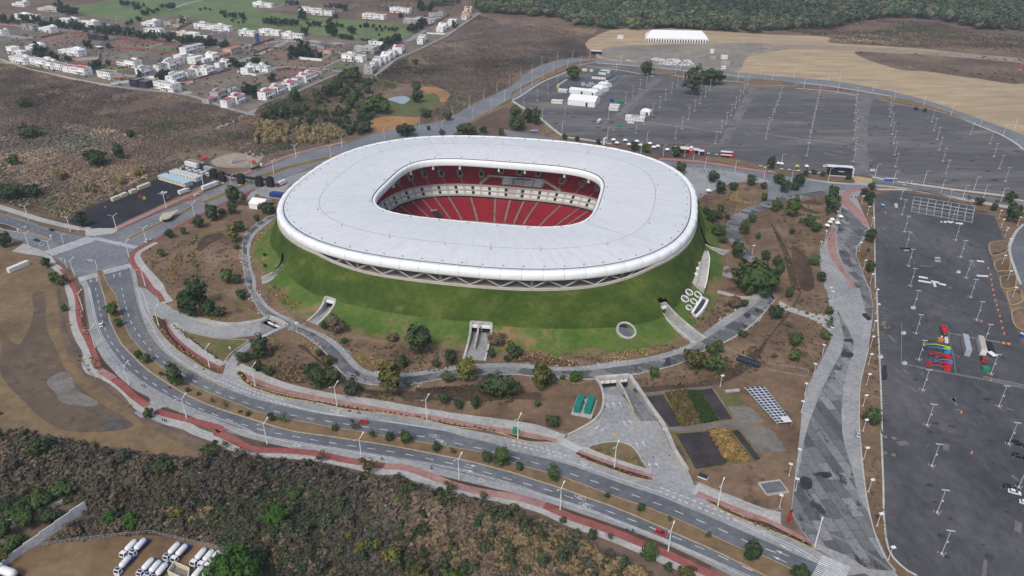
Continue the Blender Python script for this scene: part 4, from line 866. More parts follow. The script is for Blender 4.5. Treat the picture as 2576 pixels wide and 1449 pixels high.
for i in range(0,N2,12):
 if RISE[i]>4:continue
 s_=MB().tube(rimp(i,3.4,16.4),rimp(i+6,2.6,20.4),.45,n=6);s_.build('truss_strut',STEEL,stad);s_=MB().tube(rimp(i+12,3.4,16.4),rimp(i+6,2.6,20.4),.45,n=6)
 s_.build('truss_strut',STEEL,stad)
 if i%36==0:
  MB().tube(rimp(i,1.2,15.8),rimp(i,1.0,21.6),1.0,1.15,n=10).build('roof_column',paint('column_concrete',(.4,.37,.34),.8)if i==0 and False else CONCW,stad)
tb=MB();tr_=[rimp(i,.5,20.95)for i in range(N2)]
for k in range(N2):tb.tube(tr_[k],tr_[(k+1)%N2],.3,n=4)
tb.build('ring_truss',STEEL,stad)
# ---------------------------------------------------------------- grass mound round the bowl
MN=900
mb_base=ring(OA,OB,ON,0,MN);mb_nr=normals2(mb_base,True)
KEY=[]
for(u,v),z in[(q,5.3)for q in P('@11 280 1020 255 1120 280 1260 330 1340 460 1449 @12 600 70 850 150 1200 220 1600 280 2160 345 @22 0 385 700 400 1250 370 1560 290 1700 150 1800 0 @21 1850 1300')]:
 p=W(u,v,z)-Vector((SX,SY,z))
 k=min(range(MN),key=lambda i:(mb_base[i]-p).length);q=mb_base[k]-p
 KEY.append((math.atan2(p.y,p.x),(p-mb_base[k]).dot(-mb_nr[k])))
KEY.sort();print('mound offsets',[(round(a,2),round(b,1))for a,b in KEY])
def mid_off(a):
 ks=[(t-2*math.pi,o)for t,o in KEY]+KEY+[(t+2*math.pi,o)for t,o in KEY]
 if math.sin(a)>.35:return 11
 for(t0,o0),(t1,o1)in zip(ks,ks[1:]):
  if t0<=a<=t1 and t1-t0<1:return max(10,min(32,o0+(o1-o0)*(a-t0)/(t1-t0)))
 return 12
MO=[mid_off(math.atan2(p.y,p.x))for p in mb_base]
for _ in range(40):MO=[(MO[i-1]+2*MO[i]+MO[(i+1)%MN])/4 for i in range(MN)]
TOE=[10+9*max(0,-math.sin(math.atan2(p.y,p.x)))for p in mb_base]
CUT=[]
def in_poly(x,y,poly):
 c=False;j=len(poly)-1
 for i in range(len(poly)):
  a,b=poly[i],poly[j]
  if(a.y>y)!=(b.y>y)and x<(b.x-a.x)*(y-a.y)/(b.y-a.y)+a.x:c=not c
  j=i
 return c
def mound_z(x,y):
 p=Vector((x-SX,y-SY,0));k=min(range(0,MN,5),key=lambda i:(mb_base[i]-p).length_squared)
 o=(p-mb_base[k]).dot(-mb_nr[k]);m,t=MO[k],TOE[k]
 if o<5:return 15.6
 if o<m:return 15.6-10.3*(o-5)/(m-5)
 if o<m+t:s=(o-m)/t;return 5.3*(1-s)**1.4
 return 0
def build_mound():
 rings,mi=[],[]
 def add(fo,fz):rings.append([Vector((p.x-q.x*fo(k)+SX,p.y-q.y*fo(k)+SY,fz(k)))for k,(p,q)in enumerate(zip(mb_base,mb_nr))])
 rs=[near_gap(Vector((p.x,p.y,0)))*4.0 for p in mb_base]
 add(lambda k:3.6,lambda k:15.4+rs[k])
 for i in range(15):add(lambda k:5+(MO[k]-5)*i/14,lambda k:15.6+rs[k]*(1-i/14)-10.3*i/14+.22*math.sin(k*.09+i)*(i>0))
 for i in range(1,15):add(lambda k:MO[k]+TOE[k]*i/14,lambda k:max(.05,5.3*(1-i/14)**1.4)+.15*math.sin(k*.13+i)*(i<11))
 V=np.array([p for r in rings for p in r]);F=[];M=[]
 for i in range(len(rings)-1):
  for k in range(MN):
   a,b=i*MN+k,i*MN+(k+1)%MN
   c=(V[a]+V[b]+V[a+MN]+V[b+MN])/4
   if any(in_poly(c[0],c[1],q)for q in CUT):continue
   F.append((a,a+MN,b+MN,b));w_=i+1.3*math.sin(k*.21)+.9*math.sin(k*.53+2)+.8*math.sin(k*.07+i);M.append(0 if i<15 else(1 if w_<25.5 else 2))
 S(link('grass_mound',np_mesh('grass_mound',V,np.array(F),[LAWN,LAWNLO,VERGE],M,smooth=True)))
# ---------------------------------------------------------------- entrance cuttings in the mound, underpasses, skylights
WALLC=ground_mat('cast_concrete_wall',[(.36,.345,.315),(.44,.42,.385),(.5,.475,.43)],.35,.05,rough=.85,bstr=.1,bdist=.02)
LINTEL=paint('white_lintel',(.8,.79,.77),.6,.05)
def wall_strip(mb,top,zb,th,mi=0):
 """a wall of thickness th below a polyline of crest points, down to zb"""
 n=normals2(top);A=[p+q*th/2 for p,q in zip(top,n)];B=[p-q*th/2 for p,q in zip(top,n)]
 N_=len(top);V=[]
 for p,a,b in zip(top,A,B):
  z=zb if not callable(zb)else zb(p)
  V+=[(a.x,a.y,p.z),(b.x,b.y,p.z),(b.x,b.y,z),(a.x,a.y,z)]
 F=[]
 for i in range(N_-1):
  o=4*i
  for k in range(4):F.append((o+k,o+4+k,o+4+(k+1)%4,o+(k+1)%4))
 F+=[(0,1,2,3),(4*N_-1,4*N_-2,4*N_-3,4*N_-4)]
 mb.add(V,F,mi)
def crest(q,z0,z1,n=10):
 pts=P(q);m=len(pts)-1
 p=[W(u,v,z0+(z1-z0)*i/m)for i,(u,v)in enumerate(pts)]
 return resample(smooth(p,False,6),n)
def portal(name,label,left,right,z0,z1,mids=(),floor=CONC):
 """left/right: wall crests from the path end up to the mound end"""
 L,Rr=crest(left,z0,z1),crest(right,z0,z1)
 CUT.append([Vector(p)for p in L]+[Vector(p)for p in Rr[::-1]])
 c=(L[0]+Rr[0])/2;c.z=0
 t=thing(name,label,'entrance',(0,0,0),0,'concrete entrance cuttings in the grass mound')
 for q in(L,Rr):
  m=MB();wall_strip(m,q,-.2,1.1);m.build('side_wall',WALLC,t)
 MB().strip(L,Rr,.22).build('floor',floor,t)
 a,b=L[-1],Rr[-1];e=MB();wall_strip(e,[a,b],-.2,1.2);e.build('end_wall',WALLC,t)
 ins=((L[-3]+Rr[-3])/2-(a+b)/2);ins.z=0;ins.normalize()
 d=(b-a);n_=len(mids)+1
 for i in range(n_):
  s0,s1=i/n_,(i+1)/n_
  p,q=a.lerp(b,s0+.06/n_)+ins*.75,a.lerp(b,s1-.06/n_)+ins*.75
  m=MB();wall_strip(m,[Vector((p.x,p.y,z1*.55)),Vector((q.x,q.y,z1*.55))],.22,.12);m.build('doorway',DARK,t)
  m=MB();p,q=p+ins*.9,q+ins*.9
  wall_strip(m,[Vector((p.x,p.y,z1*.78)),Vector((q.x,q.y,z1*.78))],z1*.6,1.5);m.build('lintel',LINTEL,t)
 for s_ in mids:
  M_=[p.lerp(q,s_)for p,q in zip(L,Rr)][3:]
  m=MB();wall_strip(m,M_,-.2,.8);m.build('dividing_wall',WALLC,t)
 return t
portal('entrance_portal','narrow curved concrete entrance cutting beside the bare brown shrub on the mound','@12 512 330 600 255 660 180 700 82','@12 612 365 715 265 775 180 806 106',.6,6.0)
portal('entrance_portal','wide twin-bay concrete entrance cutting at the middle of the grass mound','@12 2088 712 2125 580 2155 440 2162 332','@12 2302 725 2335 590 2365 450 2370 346',.6,6.2,mids=(.36,))
portal('entrance_portal','long curved concrete entrance cutting between the large round skylight and five small ones','@22 1850 555 1680 420 1560 310 1460 172','@22 1945 500 1790 380 1650 260 1543 140',.6,6.5)
portal('entrance_portal','curved concrete entrance cutting on the mound near the ochre grass beds','@11 50 1340 130 1310 220 1250 280 1180','@11 60 1400 160 1360 240 1290 292 1215',.6,3.5)
portal('entrance_portal','slender curved concrete entrance cutting beside the white curved stairway building','@21 2190 1075 2050 1045 1930 1000 1800 905','@21 2140 1110 2000 1080 1900 1030 1800 940',.6,4)
build_mound()
def on_mound(u,v):
 z=16.0
 while z>0:
  p=W(u,v,z)
  if mound_z(p.x,p.y)>=z:return p
  z-=.2
 return W(u,v,0)
def ring_light(u,v,z,r,name,label,tilt,slats=True):
 c=on_mound(u,v)+Vector((0,0,.6));t=thing(name,label,'skylight',c,0,'round skylights in the grass mound' if r<4 else None)
 d=Vector((c.x-SX,c.y-SY,0)).normalized();q=Vector((0,0,1)).rotation_difference((Vector((0,0,1))*math.cos(tilt)+d*math.sin(tilt)).normalized())
 t.rotation_mode='QUATERNION';t.rotation_quaternion=q
 k=r
 m=MB();n=40;prof=[(.8*k,-1.2),(.8*k,.3),(.84*k,.42),(.97*k,.42),(1.0*k,.3),(1.0*k,-2.5)]
 V=[(a*math.cos(2*math.pi*i/n),a*math.sin(2*math.pi*i/n),b)for a,b in prof for i in range(n)]
 m.add(V,[(j*n+i,j*n+(i+1)%n,(j+1)*n+(i+1)%n,(j+1)*n+i)for j in range(len(prof)-1)for i in range(n)][::1])
 m.f=[f[::-1]for f in m.f];m.build('rim',LINTEL if r<4 else WALLC,t)
 MB().flat([Vector((.8*k*math.cos(2*math.pi*i/n),.8*k*math.sin(2*math.pi*i/n),0))for i in range(n)],-.35).build('dark_glazing',DARK,t)
 g_=MB();q_=q.inverted()
 for i in range(-6,7):
  y=i*.12*k
  if abs(y)<.77*k and(r<4 or y<.25*k):w_=math.sqrt((.78*k)**2-y*y);g_.box((0,y,-.1),(2*w_,.035*k,.12))
 g_.build('grille',VENT,t)
ring_light(*P('@22 1150 435')[0],3.2,5.3,'round_skylight','large round concrete skylight with dark slatted opening on the lower slope',R(24))
for(q,r,s)in[('@22 1782 53',4.5,'topmost of the five small white-rimmed skylights'),('@22 1870 76',4.4,'small white-rimmed oval skylight touching the top of the curved trough'),('@22 1738 119',4.6,'leftmost of the five small white-rimmed skylights'),('@22 1826 145',4.0,'small white-rimmed skylight nearest the middle of the curved trough'),('@22 1780 205',3.4,'lowest and smallest of the five white-rimmed skylights')]:
 ring_light(*P(q)[0],4,r*.52,'oval_skylight',s,R(26))
t=thing('light_trough','pale curved concrete trough with dark glazing beside the five skylights','skylight',(0,0,0))
La,Lb=crest('@22 1812 245 1840 200 1880 140 1912 85',2.5,4.5),crest('@22 1850 280 1900 230 1945 165 1970 112',2.2,4)
for q in(La,Lb):
 m=MB();wall_strip(m,q,0,1.2);m.build('side_wall',LINTEL,t)
for i in(0,-1):
 m=MB();wall_strip(m,[La[i],Lb[i]],0,1.2);m.build('end_wall',WALLC,t)
m=MB();V=[p-Vector((0,0,.8))for p in La]+[p-Vector((0,0,.8))for p in Lb];n=len(La)
m.add(V,[(i,n+i,n+i+1,i+1)for i in range(n-1)]);m.build('dark_glazing',paint('dark_glass',(.05,.055,.06),.2),t)
t=thing('curved_building','long narrow curved building with pale flat roof terrace beside the mound','building',(0,0,0))
La,Lb=crest('@21 1848 1030 1850 1140 1835 1240 1812 1330 1790 1385',6,6,14),crest('@21 1965 1085 1985 1150 1978 1250 1960 1370 1940 1449',6,6,14)
Lm=[a.lerp(b,.45)for a,b in zip(La,Lb)]
b_=MB();n=len(La);V=list(La)+list(Lb)+[Vector((p.x,p.y,-.2))for p in La]+[Vector((p.x,p.y,-.2))for p in Lb]
b_.add(V,[(i,n+i,n+i+1,i+1)for i in range(n-1)]+[(i,i+1,2*n+i+1,2*n+i)for i in range(n-1)]+[(n+i+1,n+i,3*n+i,3*n+i+1)for i in range(n-1)]+[(0,2*n,3*n,n),(n-1,2*n-1,4*n-1,3*n-1)])
b_.build('walls',WALLC,t)
for q in(La,Lb):
 m=MB();wall_strip(m,[p+Vector((0,0,.8))for p in q],5.9,.7);m.build('parapet',LINTEL,t)
m=MB();wall_strip(m,[p+Vector((0,0,.5))for p in Lm],5.9,.4);m.build('terrace_kerb',VENT,t)
for i in range(2,12,2):
 p=Lm[i].lerp(La[i],.5)+Vector((0,0,.5));MB().lathe([(1.0,-.5),(1.2,.1),(.9,.35),(.3,.45)],12,p).build('white_dome',LINTEL,t)
t=thing('underpass','sunken concrete underpass ramp with two tunnel mouths below the ring path','underpass',(0,0,0))
lw=[p for p in smooth(WP('@22 840 912 885 975 912 1060 920 1140 900 1240 830 1335 740 1395 640 1449 @23 560 40'),False,4)]
def drop(p,far=0):return p
n=14
w1=MB();wall_strip(w1,[Vector((p.x,p.y,.9))for p in lw],lambda p:-6,1.0);w1.build('retaining_wall',WALLC,t)
w2=MB();rw=smooth(WP('@22 1180 885 1300 1060 1420 1240 1530 1400 @23 1640 200 1760 390'),False,4)
wall_strip(w2,[Vector((p.x,p.y,1.0))for p in rw],-6,1.8);w2.build('retaining_wall',WALLC,t)
w3=MB();mw=smooth(WP('@22 1062 930 1130 1050 1220 1250'),False,4)
wall_strip(w3,[Vector((p.x,p.y,.9))for p in mw],-6,.9);w3.build('dividing_wall',WALLC,t)
w4=MB();hw=WP('@22 840 912 1180 885');wall_strip(w4,[Vector((p.x,p.y,1.1))for p in hw],-6,1.6);w4.build('head_wall',WALLC,t)
def slope(name,q_top,q_bot,zt,zb,mat):
 A,B=WP(q_top),WP(q_bot)
 MB().add([Vector((A[0].x,A[0].y,zt)),Vector((A[1].x,A[1].y,zt)),Vector((B[1].x,B[1].y,zb)),Vector((B[0].x,B[0].y,zb))],[(0,1,2,3),(3,2,1,0)]).build(name,mat,t)
slope('ramp_floor','@22 900 1065 1160 1080','@22 830 900 1090 860',.12,-5.6,CONC)
slope('ramp_floor','@22 1280 1345 1480 1345','@22 1030 880 1190 870',.12,-5.4,ASPH)
for a,b,z in(('@22 870 918','@22 1050 903',-1.5),('@22 1075 901','@22 1160 894',-1.5)):
 p,q=WP(a)[0],WP(b)[0];d=Vector((0,-1,0))
 m=MB();wall_strip(m,[Vector((p.x,p.y-1.2,-1.7)),Vector((q.x,q.y-1.2,-1.7))],-6,.2);m.build('tunnel_mouth',DARK,t)
 for i in range(3 if z and a.endswith('918')else 1):
  k=3 if a.endswith('918')else 1
  s0,s1=p.lerp(q,(i+.08)/k),p.lerp(q,(i+.92)/k)
  m=MB();wall_strip(m,[Vector((s0.x,s0.y-1.6,-.2)),Vector((s1.x,s1.y-1.6,-.2))],-1.5,.5);m.build('clearance_board',LINTEL,t)
t=thing('underpass','sunken concrete tunnel mouth with curved pale retaining wall left of the mound','underpass',(0,0,0))
for q,wd in(('@02 1880 280 2000 320 2150 355 2300 375 2450 365 2574 345 @12 60 330 130 300',2.6),('@12 130 295 230 330 318 385',2.2),('@12 318 385 200 440 90 495 20 525',2.0)):
 c=smooth(WP(q),False,4);m=MB();wall_strip(m,[Vector((p.x,p.y,1.0))for p in c],lambda p:-5.2 if p.x>-125 else-.2,wd);m.build('retaining_wall',CONCLT if wd>2.5 else WALLC,t)
A=WP('@12 40 345')[0],WP('@12 60 490')[0];B=WP('@12 130 310')[0],WP('@12 300 385')[0]
MB().add([Vector((A[0].x,A[0].y,.12)),Vector((A[1].x,A[1].y,.12)),Vector((B[1].x,B[1].y,-4.8)),Vector((B[0].x,B[0].y,-4.8))],[(0,1,2,3),(3,2,1,0)]).build('ramp_floor',CONC,t)
d=(B[0]-B[1]).normalized();i_=Vector((d.y,-d.x,0));i_=i_ if i_.dot(A[0]-B[0])>0 else-i_
p,q=B[0]+i_*1.3,B[1]+i_*1.3
m=MB();wall_strip(m,[Vector((p.x,p.y,-1.4)),Vector((q.x,q.y,-1.4))],-5.4,.2);m.build('tunnel_mouth',DARK,t)
p,q=p+i_*.5,q+i_*.5
for k in range(2):
 a,b=p.lerp(q,.1+k*.4),p.lerp(q,.45+k*.4)
 m=MB();wall_strip(m,[Vector((a.x,a.y,-.2)),Vector((b.x,b.y,-.2))],-1.3,.5);m.build('clearance_board',LINTEL,t)
# ---------------------------------------------------------------- vegetation
RNG=np.random.default_rng(11)
def leaf_cloud(rng,clumps,leaves,rad,cz,size,clump_r=.34,shell=.55,up=.25):
 """leaf-sized quads gathered in clumps through an ellipsoid crown"""
 d=rng.normal(size=(clumps,3));d/=np.linalg.norm(d,axis=1)[:,None]
 r=(shell+(1-shell)*rng.random(clumps))[:,None]*rng.uniform(.75,1.0,(clumps,1))
 c=d*r*np.array(rad)*.8+rng.normal(size=(clumps,3))*.12*np.array(rad)
 n=clumps*leaves
 e=rng.normal(size=(n,3));e/=np.linalg.norm(e,axis=1)[:,None]
 cr=clump_r*np.mean(rad)*rng.uniform(.6,1.25,(clumps,1)).repeat(leaves,0)
 p=c.repeat(leaves,0)+e*cr*rng.uniform(.55,1.05,(n,1))*np.array([1,1,.85])
 nrm=e*.8+d.repeat(leaves,0)*.5+rng.normal(size=(n,3))*.35+np.array([0,0,up]);nrm/=np.linalg.norm(nrm,axis=1)[:,None]
 a=np.cross(nrm,rng.normal(size=(n,3)));a/=np.linalg.norm(a,axis=1)[:,None];b=np.cross(nrm,a)
 s=size*rng.uniform(.6,1.4,(n,1));p=p+np.array([0,0,cz])
 V=np.stack([p-a*s-b*s*.7,p+a*s-b*s*.7,p+a*s+b*s*.7,p-a*s+b*s*.7],1).reshape(-1,3)
 return V,np.arange(n*4).reshape(-1,4)
def blade_tuft(rng,n,h,r,w):
 """upright arching blades for bunch grass"""
 t=rng.uniform(0,2*np.pi,n);l=rng.uniform(.2,1,n)
 base=np.stack([np.cos(t)*r*.2,np.sin(t)*r*.2,np.zeros(n)],1);tip=np.stack([np.cos(t)*r*l,np.sin(t)*r*l,h*(1-.45*l*l)],1)
 s=np.stack([-np.sin(t),np.cos(t),np.zeros(n)],1)*w
 V=np.stack([base-s,base+s,tip+s*.6,tip-s*.6],1).reshape(-1,3)
 return V,np.arange(n*4).reshape(-1,4)
BARK=paint('bark',(.13,.1,.075),.95,.25,2)
BARKP=paint('pale_bark',(.27,.24,.2),.95,.25,2)
LEAF={'dark':leaf_mat('dark_leaves',(.036,.06,.03),(.06,.086,.04),False),'mid':leaf_mat('mid_green_leaves',(.055,.092,.034),(.085,.12,.045),False),'olive':leaf_mat('olive_leaves',(.075,.08,.03),(.1,.1,.035),False),'bright':leaf_mat('bright_leaves',(.042,.1,.02),(.06,.12,.026),False),'grey':leaf_mat('grey_green_leaves',(.06,.075,.05),(.085,.1,.062),False),'bare':leaf_mat('dry_twigs',(.13,.095,.075),(.17,.125,.095),False),'lime':leaf_mat('yellow_green_leaves',(.12,.125,.038),(.16,.16,.045),False)}
def tree_proto(kind,leaf,seed,rx,rz,h,clumps,leaves,size,trunk_r=.22,name='tree',**kw):
 rng=np.random.default_rng(seed);rd=random.Random(seed)
 root=thing(name,'x','tree',(0,-900,0))
 cz=h-rz
 tr=MB();tr.tube((0,0,-.2),(rd.uniform(-.15,.15),rd.uniform(-.15,.15),cz),trunk_r,trunk_r*.6,7)
 for i in range(6):
  a=i*1.05+rd.random();z0=cz*rd.uniform(.45,.9)
  tr.tube((0,0,z0),(math.cos(a)*rx*.6,math.sin(a)*rx*.6,min(h-.3,z0+rz*rd.uniform(.4,1.0))),trunk_r*.5,trunk_r*.15,5)
 tr.build('trunk',BARKP if kind in('sparse','palm')else BARK,root)
 V,F=leaf_cloud(rng,clumps,leaves,(rx,rx*rng.uniform(.85,1.1),rz),cz,size,**kw)
 V[:,2]=np.maximum(V[:,2],.15)
 o=link('crown',np_mesh('crown',V,F,LEAF[leaf]),root)
 return Proto(root)
TP={}
for lf in LEAF:
 TP['round',lf]=[tree_proto('round',lf,10+i,3.0,2.6,5.6,26,26,.33,clump_r=.36)for i in range(3 if lf in('dark','mid')else 1)]
 TP['tall',lf]=[tree_proto('tall',lf,30,2.6,4.2,8.6,34,24,.34,clump_r=.34)]
 TP['wide',lf]=[tree_proto('wide',lf,40,5.5,3.4,7.2,60,26,.42,clump_r=.27,trunk_r=.4)]
 TP['sparse',lf]=[tree_proto('sparse',lf,50,2.6,2.7,6.0,14,14,.26,clump_r=.3,shell=.3,trunk_r=.12)]
TP['huge','bright']=[tree_proto('wide','bright',61,9.5,7.5,15,130,60,.42,clump_r=.2,trunk_r=.6)]
SIZE={'round':3.0,'tall':2.6,'wide':5.5,'sparse':2.6,'huge':9.5}
SHAPE={'round':'rounded','tall':'tall','wide':'broad','sparse':'thin','huge':'huge'}
HUE={'dark':'dark green','mid':'green','olive':'olive green','bright':'bright green','grey':'grey-green','bare':'leafless brown','lime':'yellow-green'}
ABBR={'r':'round','t':'tall','w':'wide','s':'sparse','h':'huge','d':'dark','m':'mid','o':'olive','b':'bright','g':'grey','x':'bare','l':'lime'}
TREES=[]
def trees(area,group,txt):
 """rows of: tile, then x, foot y, crown width, shape+hue"""
 lst=[];tok=txt.split();i=0;c=r=0
 while i<len(tok):
  if tok[i][0]=='@':c,r=int(tok[i][1]),int(tok[i][2]);i+=1;continue
  x,y,w_,k=float(tok[i]),float(tok[i+1]),float(tok[i+2]),tok[i+3];i+=4
  lst.append((c*644+x/4,r*362.3+y/4,w_/4,ABBR[k[0]],ABBR[k[1]]))
 fam={}
 for q in lst:fam.setdefault((q[3],q[4]),[]).append(q)
 for(sh,hu),qs in fam.items():
  qs.sort(key=lambda q:q[0])
  for j,(u,v,w_,_,_)in enumerate(qs):
   p=W(u,v);s=w_*mpp(p)/2/SIZE[sh]*(1.08 if sh in('wide','huge')else 1.25)
   kind='shrub' if(sh!='tall' and s*5.6<2.2)else 'tree'
   art=f'{SHAPE[sh]} {HUE[hu]} {kind} {area}'
   lab=art if len(qs)==1 else(f'{art}, '+(nth(j)+' from left' if j else 'leftmost'))
   rd=random.Random(int(u*13+v*7))
   z=mound_z(p.x,p.y)if(p.x-SX)**2+(p.y-SY)**2<190**2 else 0
   if z>.5:p=on_mound(u,v)
   elif p.y<240:
    h=hill_z(p.x,p.y)
    if h>.2:p=W(u,v,h*.8);p.z=hill_z(p.x,p.y);z=9
   pr=TP[sh,hu];o=pr[rd.randrange(len(pr))].put((p.x,p.y,p.z if z>.5 else.02),rd.uniform(0,6.28),lab,group,(s,s,s*rd.uniform(.9,1.12)))
   o['category']=kind;TREES.append(o)
trees('by the road junction','trees by the road junction','@01 835 835 100 td 1710 950 85 rd 1855 910 65 rd 75 1035 140 rd 475 1240 95 rd 560 1390 110 rm 630 1420 110 ro 2010 845 120 rd 2140 770 150 rd 2235 715 70 rd 2365 620 110 td 2450 620 110 sg 2350 705 110 rd')
trees('left of the mound','trees in the stadium garden','@01 2420 885 110 rd 1625 1135 80 rm 2355 985 100 tl 2380 1065 55 rm 2290 1395 150 rm 2390 1400 100 rd 1885 1425 80 rm @02 1920 300 180 td 2010 190 170 td 2110 280 170 rd 2200 300 110 rd 2430 110 110 rd 2455 740 110 rd 2555 720 90 rd @11 110 700 170 wd 10 780 60 rd 90 1130 35 rd 90 1240 35 rd')
trees('on the road median','trees on the road median','@02 1145 285 130 rm 1190 385 95 rm 1400 700 75 rd 1465 750 95 rm 1620 880 40 rd 1780 990 140 tm 1895 1045 52 rd 2000 1085 42 rd 2140 1160 50 sg 2270 1200 55 sg 2415 1260 32 rd 2500 1290 45 rd @12 155 1340 85 rd 280 1370 95 sm 800 1440 65 rd 990 1430 95 sg @13 1170 70 85 sg 1345 90 85 rd 1510 125 95 tm 1815 190 95 rd 1980 220 70 sg 2330 300 120 rd 2470 340 140 tm @23 70 380 90 rd 415 490 110 tm 955 665 58 rd 1300 790 78 rd 1585 900 60 sg 1970 1070 65 sg 2410 1290 205 rd @33 310 1480 180 rd')
trees('along the outer footpath','trees by the outer footpath','@02 660 230 62 rb 1505 1305 110 rd @13 550 325 50 rd 660 310 105 so 1130 430 170 so 1430 490 90 sg 1950 615 120 so 2290 690 100 so @23 45 800 78 rd 515 910 65 rg 805 1070 112 rd 985 1090 75 sm 1370 1300 135 tm 1570 1400 98 rd 1765 1460 150 ro @03 2165 120 45 rd 2270 160 80 sl')
trees('below the mound','trees in the stadium garden','@12 690 410 82 rd 885 550 62 rb 835 450 160 rx 1655 670 200 td 1480 800 82 td 1810 800 82 rd 1965 775 100 td 2115 940 165 tl 1930 950 115 rm 1360 1060 220 to 1530 1010 95 sg 980 1080 155 rg 570 920 190 rd 640 1015 130 td 770 980 190 rd 720 770 122 ro 635 680 72 rd 60 700 150 td 30 830 110 rd 140 870 110 rd 2330 1070 210 rd 2450 1095 230 rd 2370 700 82 rd 2520 740 62 rd 1895 1170 82 td 2035 1210 92 rd 2205 1210 92 td 1380 530 100 rx 2430 570 150 rx @22 30 690 150 rd 20 1060 160 rd 285 1015 175 to 370 965 150 rm 505 920 46 rb 630 945 112 rb 1430 905 108 rm 1805 795 205 ro 1995 670 112 rm 2065 640 112 rm 2005 840 190 rm 415 1390 122 rd 255 1200 52 tm')
trees('right of the mound','trees in the stadium garden','@22 2320 490 85 rd 2335 190 75 rd 2230 190 130 rx @32 55 300 135 rd 210 100 100 rd 610 270 85 rd 610 405 115 sm 580 515 92 rm 270 580 145 rm 255 725 135 rm 200 400 62 sm 60 705 46 rm @21 1860 620 45 rd 1965 715 78 rd 2010 790 108 rd 2090 690 82 rd 2075 750 80 rd 2165 760 55 rd 2080 930 125 rm 2110 1000 85 rm 2330 915 85 tm 2410 785 82 rd 2260 1150 110 td 2430 1480 440 wm 2470 960 42 tm 2545 1160 90 rd 2530 570 70 rm @31 70 680 78 tm 130 645 42 rm 230 735 122 tm 295 640 56 rm 335 795 55 rm 415 830 104 rm 480 885 100 rd 235 905 56 rd 465 1215 112 rm 525 1385 92 rd 85 1230 104 rd 110 1310 100 rd 30 1430 125 rm')
trees('by the plaza and perimeter road','trees by the plaza','@21 1640 130 108 rd 1700 300 118 rd 2025 390 108 rd 2395 415 104 rd 2215 465 88 rd 2095 505 84 td 2525 455 64 rd 1230 70 85 rd 1340 90 85 rm @31 100 405 114 rd 165 490 114 rd 300 435 120 rd 265 465 85 rd 640 560 125 rd 615 610 104 rd 640 695 155 rd 690 600 66 rm 1035 462 75 rd 955 512 68 rd 1005 575 104 rd 1025 625 45 td 20 255 72 td 380 325 56 rd 465 305 52 rd 550 328 52 rd 805 362 52 rd')
trees('beside the near car park','trees beside the near car park','@31 1020 990 92 td 1025 1290 112 rd 1005 1080 32 rd 2425 592 115 rd 2110 612 84 rd 2270 670 68 rd 2295 610 50 sm 2475 640 56 rd 2455 785 155 rd 2015 572 42 sm @32 1030 1380 175 rm')
trees('at the far car park','trees at the far car park','@20 610 808 138 rm 1345 765 122 rd 2005 855 235 wd 1810 955 155 tg 60 1310 140 rm 240 1255 95 td 160 1235 125 rd 40 1180 110 rm 535 1402 56 rd 655 1422 52 rd 870 1455 54 rd @30 1490 1110 32 rd 1572 1128 34 rd')
trees('behind the stadium roof','trees behind the stadium','@10 2125 1365 195 wg 2280 1342 64 rd 2470 1362 64 rd 1740 1312 48 rd 1510 1372 180 wd')
trees('in the far gully','trees in the gully below the houses','@10 95 1210 80 rd 200 1175 115 rd 290 1195 125 rd 430 1175 95 rd 545 1265 105 rd 950 830 185 wm 850 790 60 rm 985 1090 150 rm 1080 1120 130 rm 1160 1150 170 rm 1240 1120 150 rm 1300 1150 130 rm 1090 1150 120 rg 1010 1000 110 rg 1630 1035 115 rd 1620 935 90 rd 1720 1190 95 rg 400 1030 112 rm 1080 1330 200 wg 720 980 120 rd 830 940 130 rd 640 1010 110 rd 900 1010 120 rd 1600 650 60 rm 1920 1210 90 rg 1880 1370 60 rg')
trees('in the left scrub','trees in the dry scrub','@01 975 225 230 wd 1210 155 95 td 130 215 100 rm 150 560 260 wd 60 540 150 rd 320 540 200 wd 680 345 50 rd @00 240 1085 110 rd 300 1390 200 wg 1320 1390 80 rd')
trees('in the foreground scrub','trees in the foreground scrub','@13 200 890 265 wb 390 650 160 wm 1430 725 92 rm 1360 1310 165 rl 1620 1520 300 wo 2010 1530 180 rb 960 1110 110 sl 1060 1220 110 rl 1200 1180 110 rl @03 1340 960 160 rb 1130 930 130 rb 1780 860 110 rl 650 640 260 wm 400 760 280 wm 200 850 250 wm 90 780 180 wd 300 960 180 rm 520 900 200 wd 60 1080 200 rm 390 250 170 rd 1250 280 110 rg 1640 430 220 wd 2110 250 200 wm')
trees('over the tanker lorries','trees by the truck yard','@03 2400 1600 600 hb')
trees('at the bottom left wall','trees by the truck yard','@03 30 1310 190 rl 170 1200 200 rm')
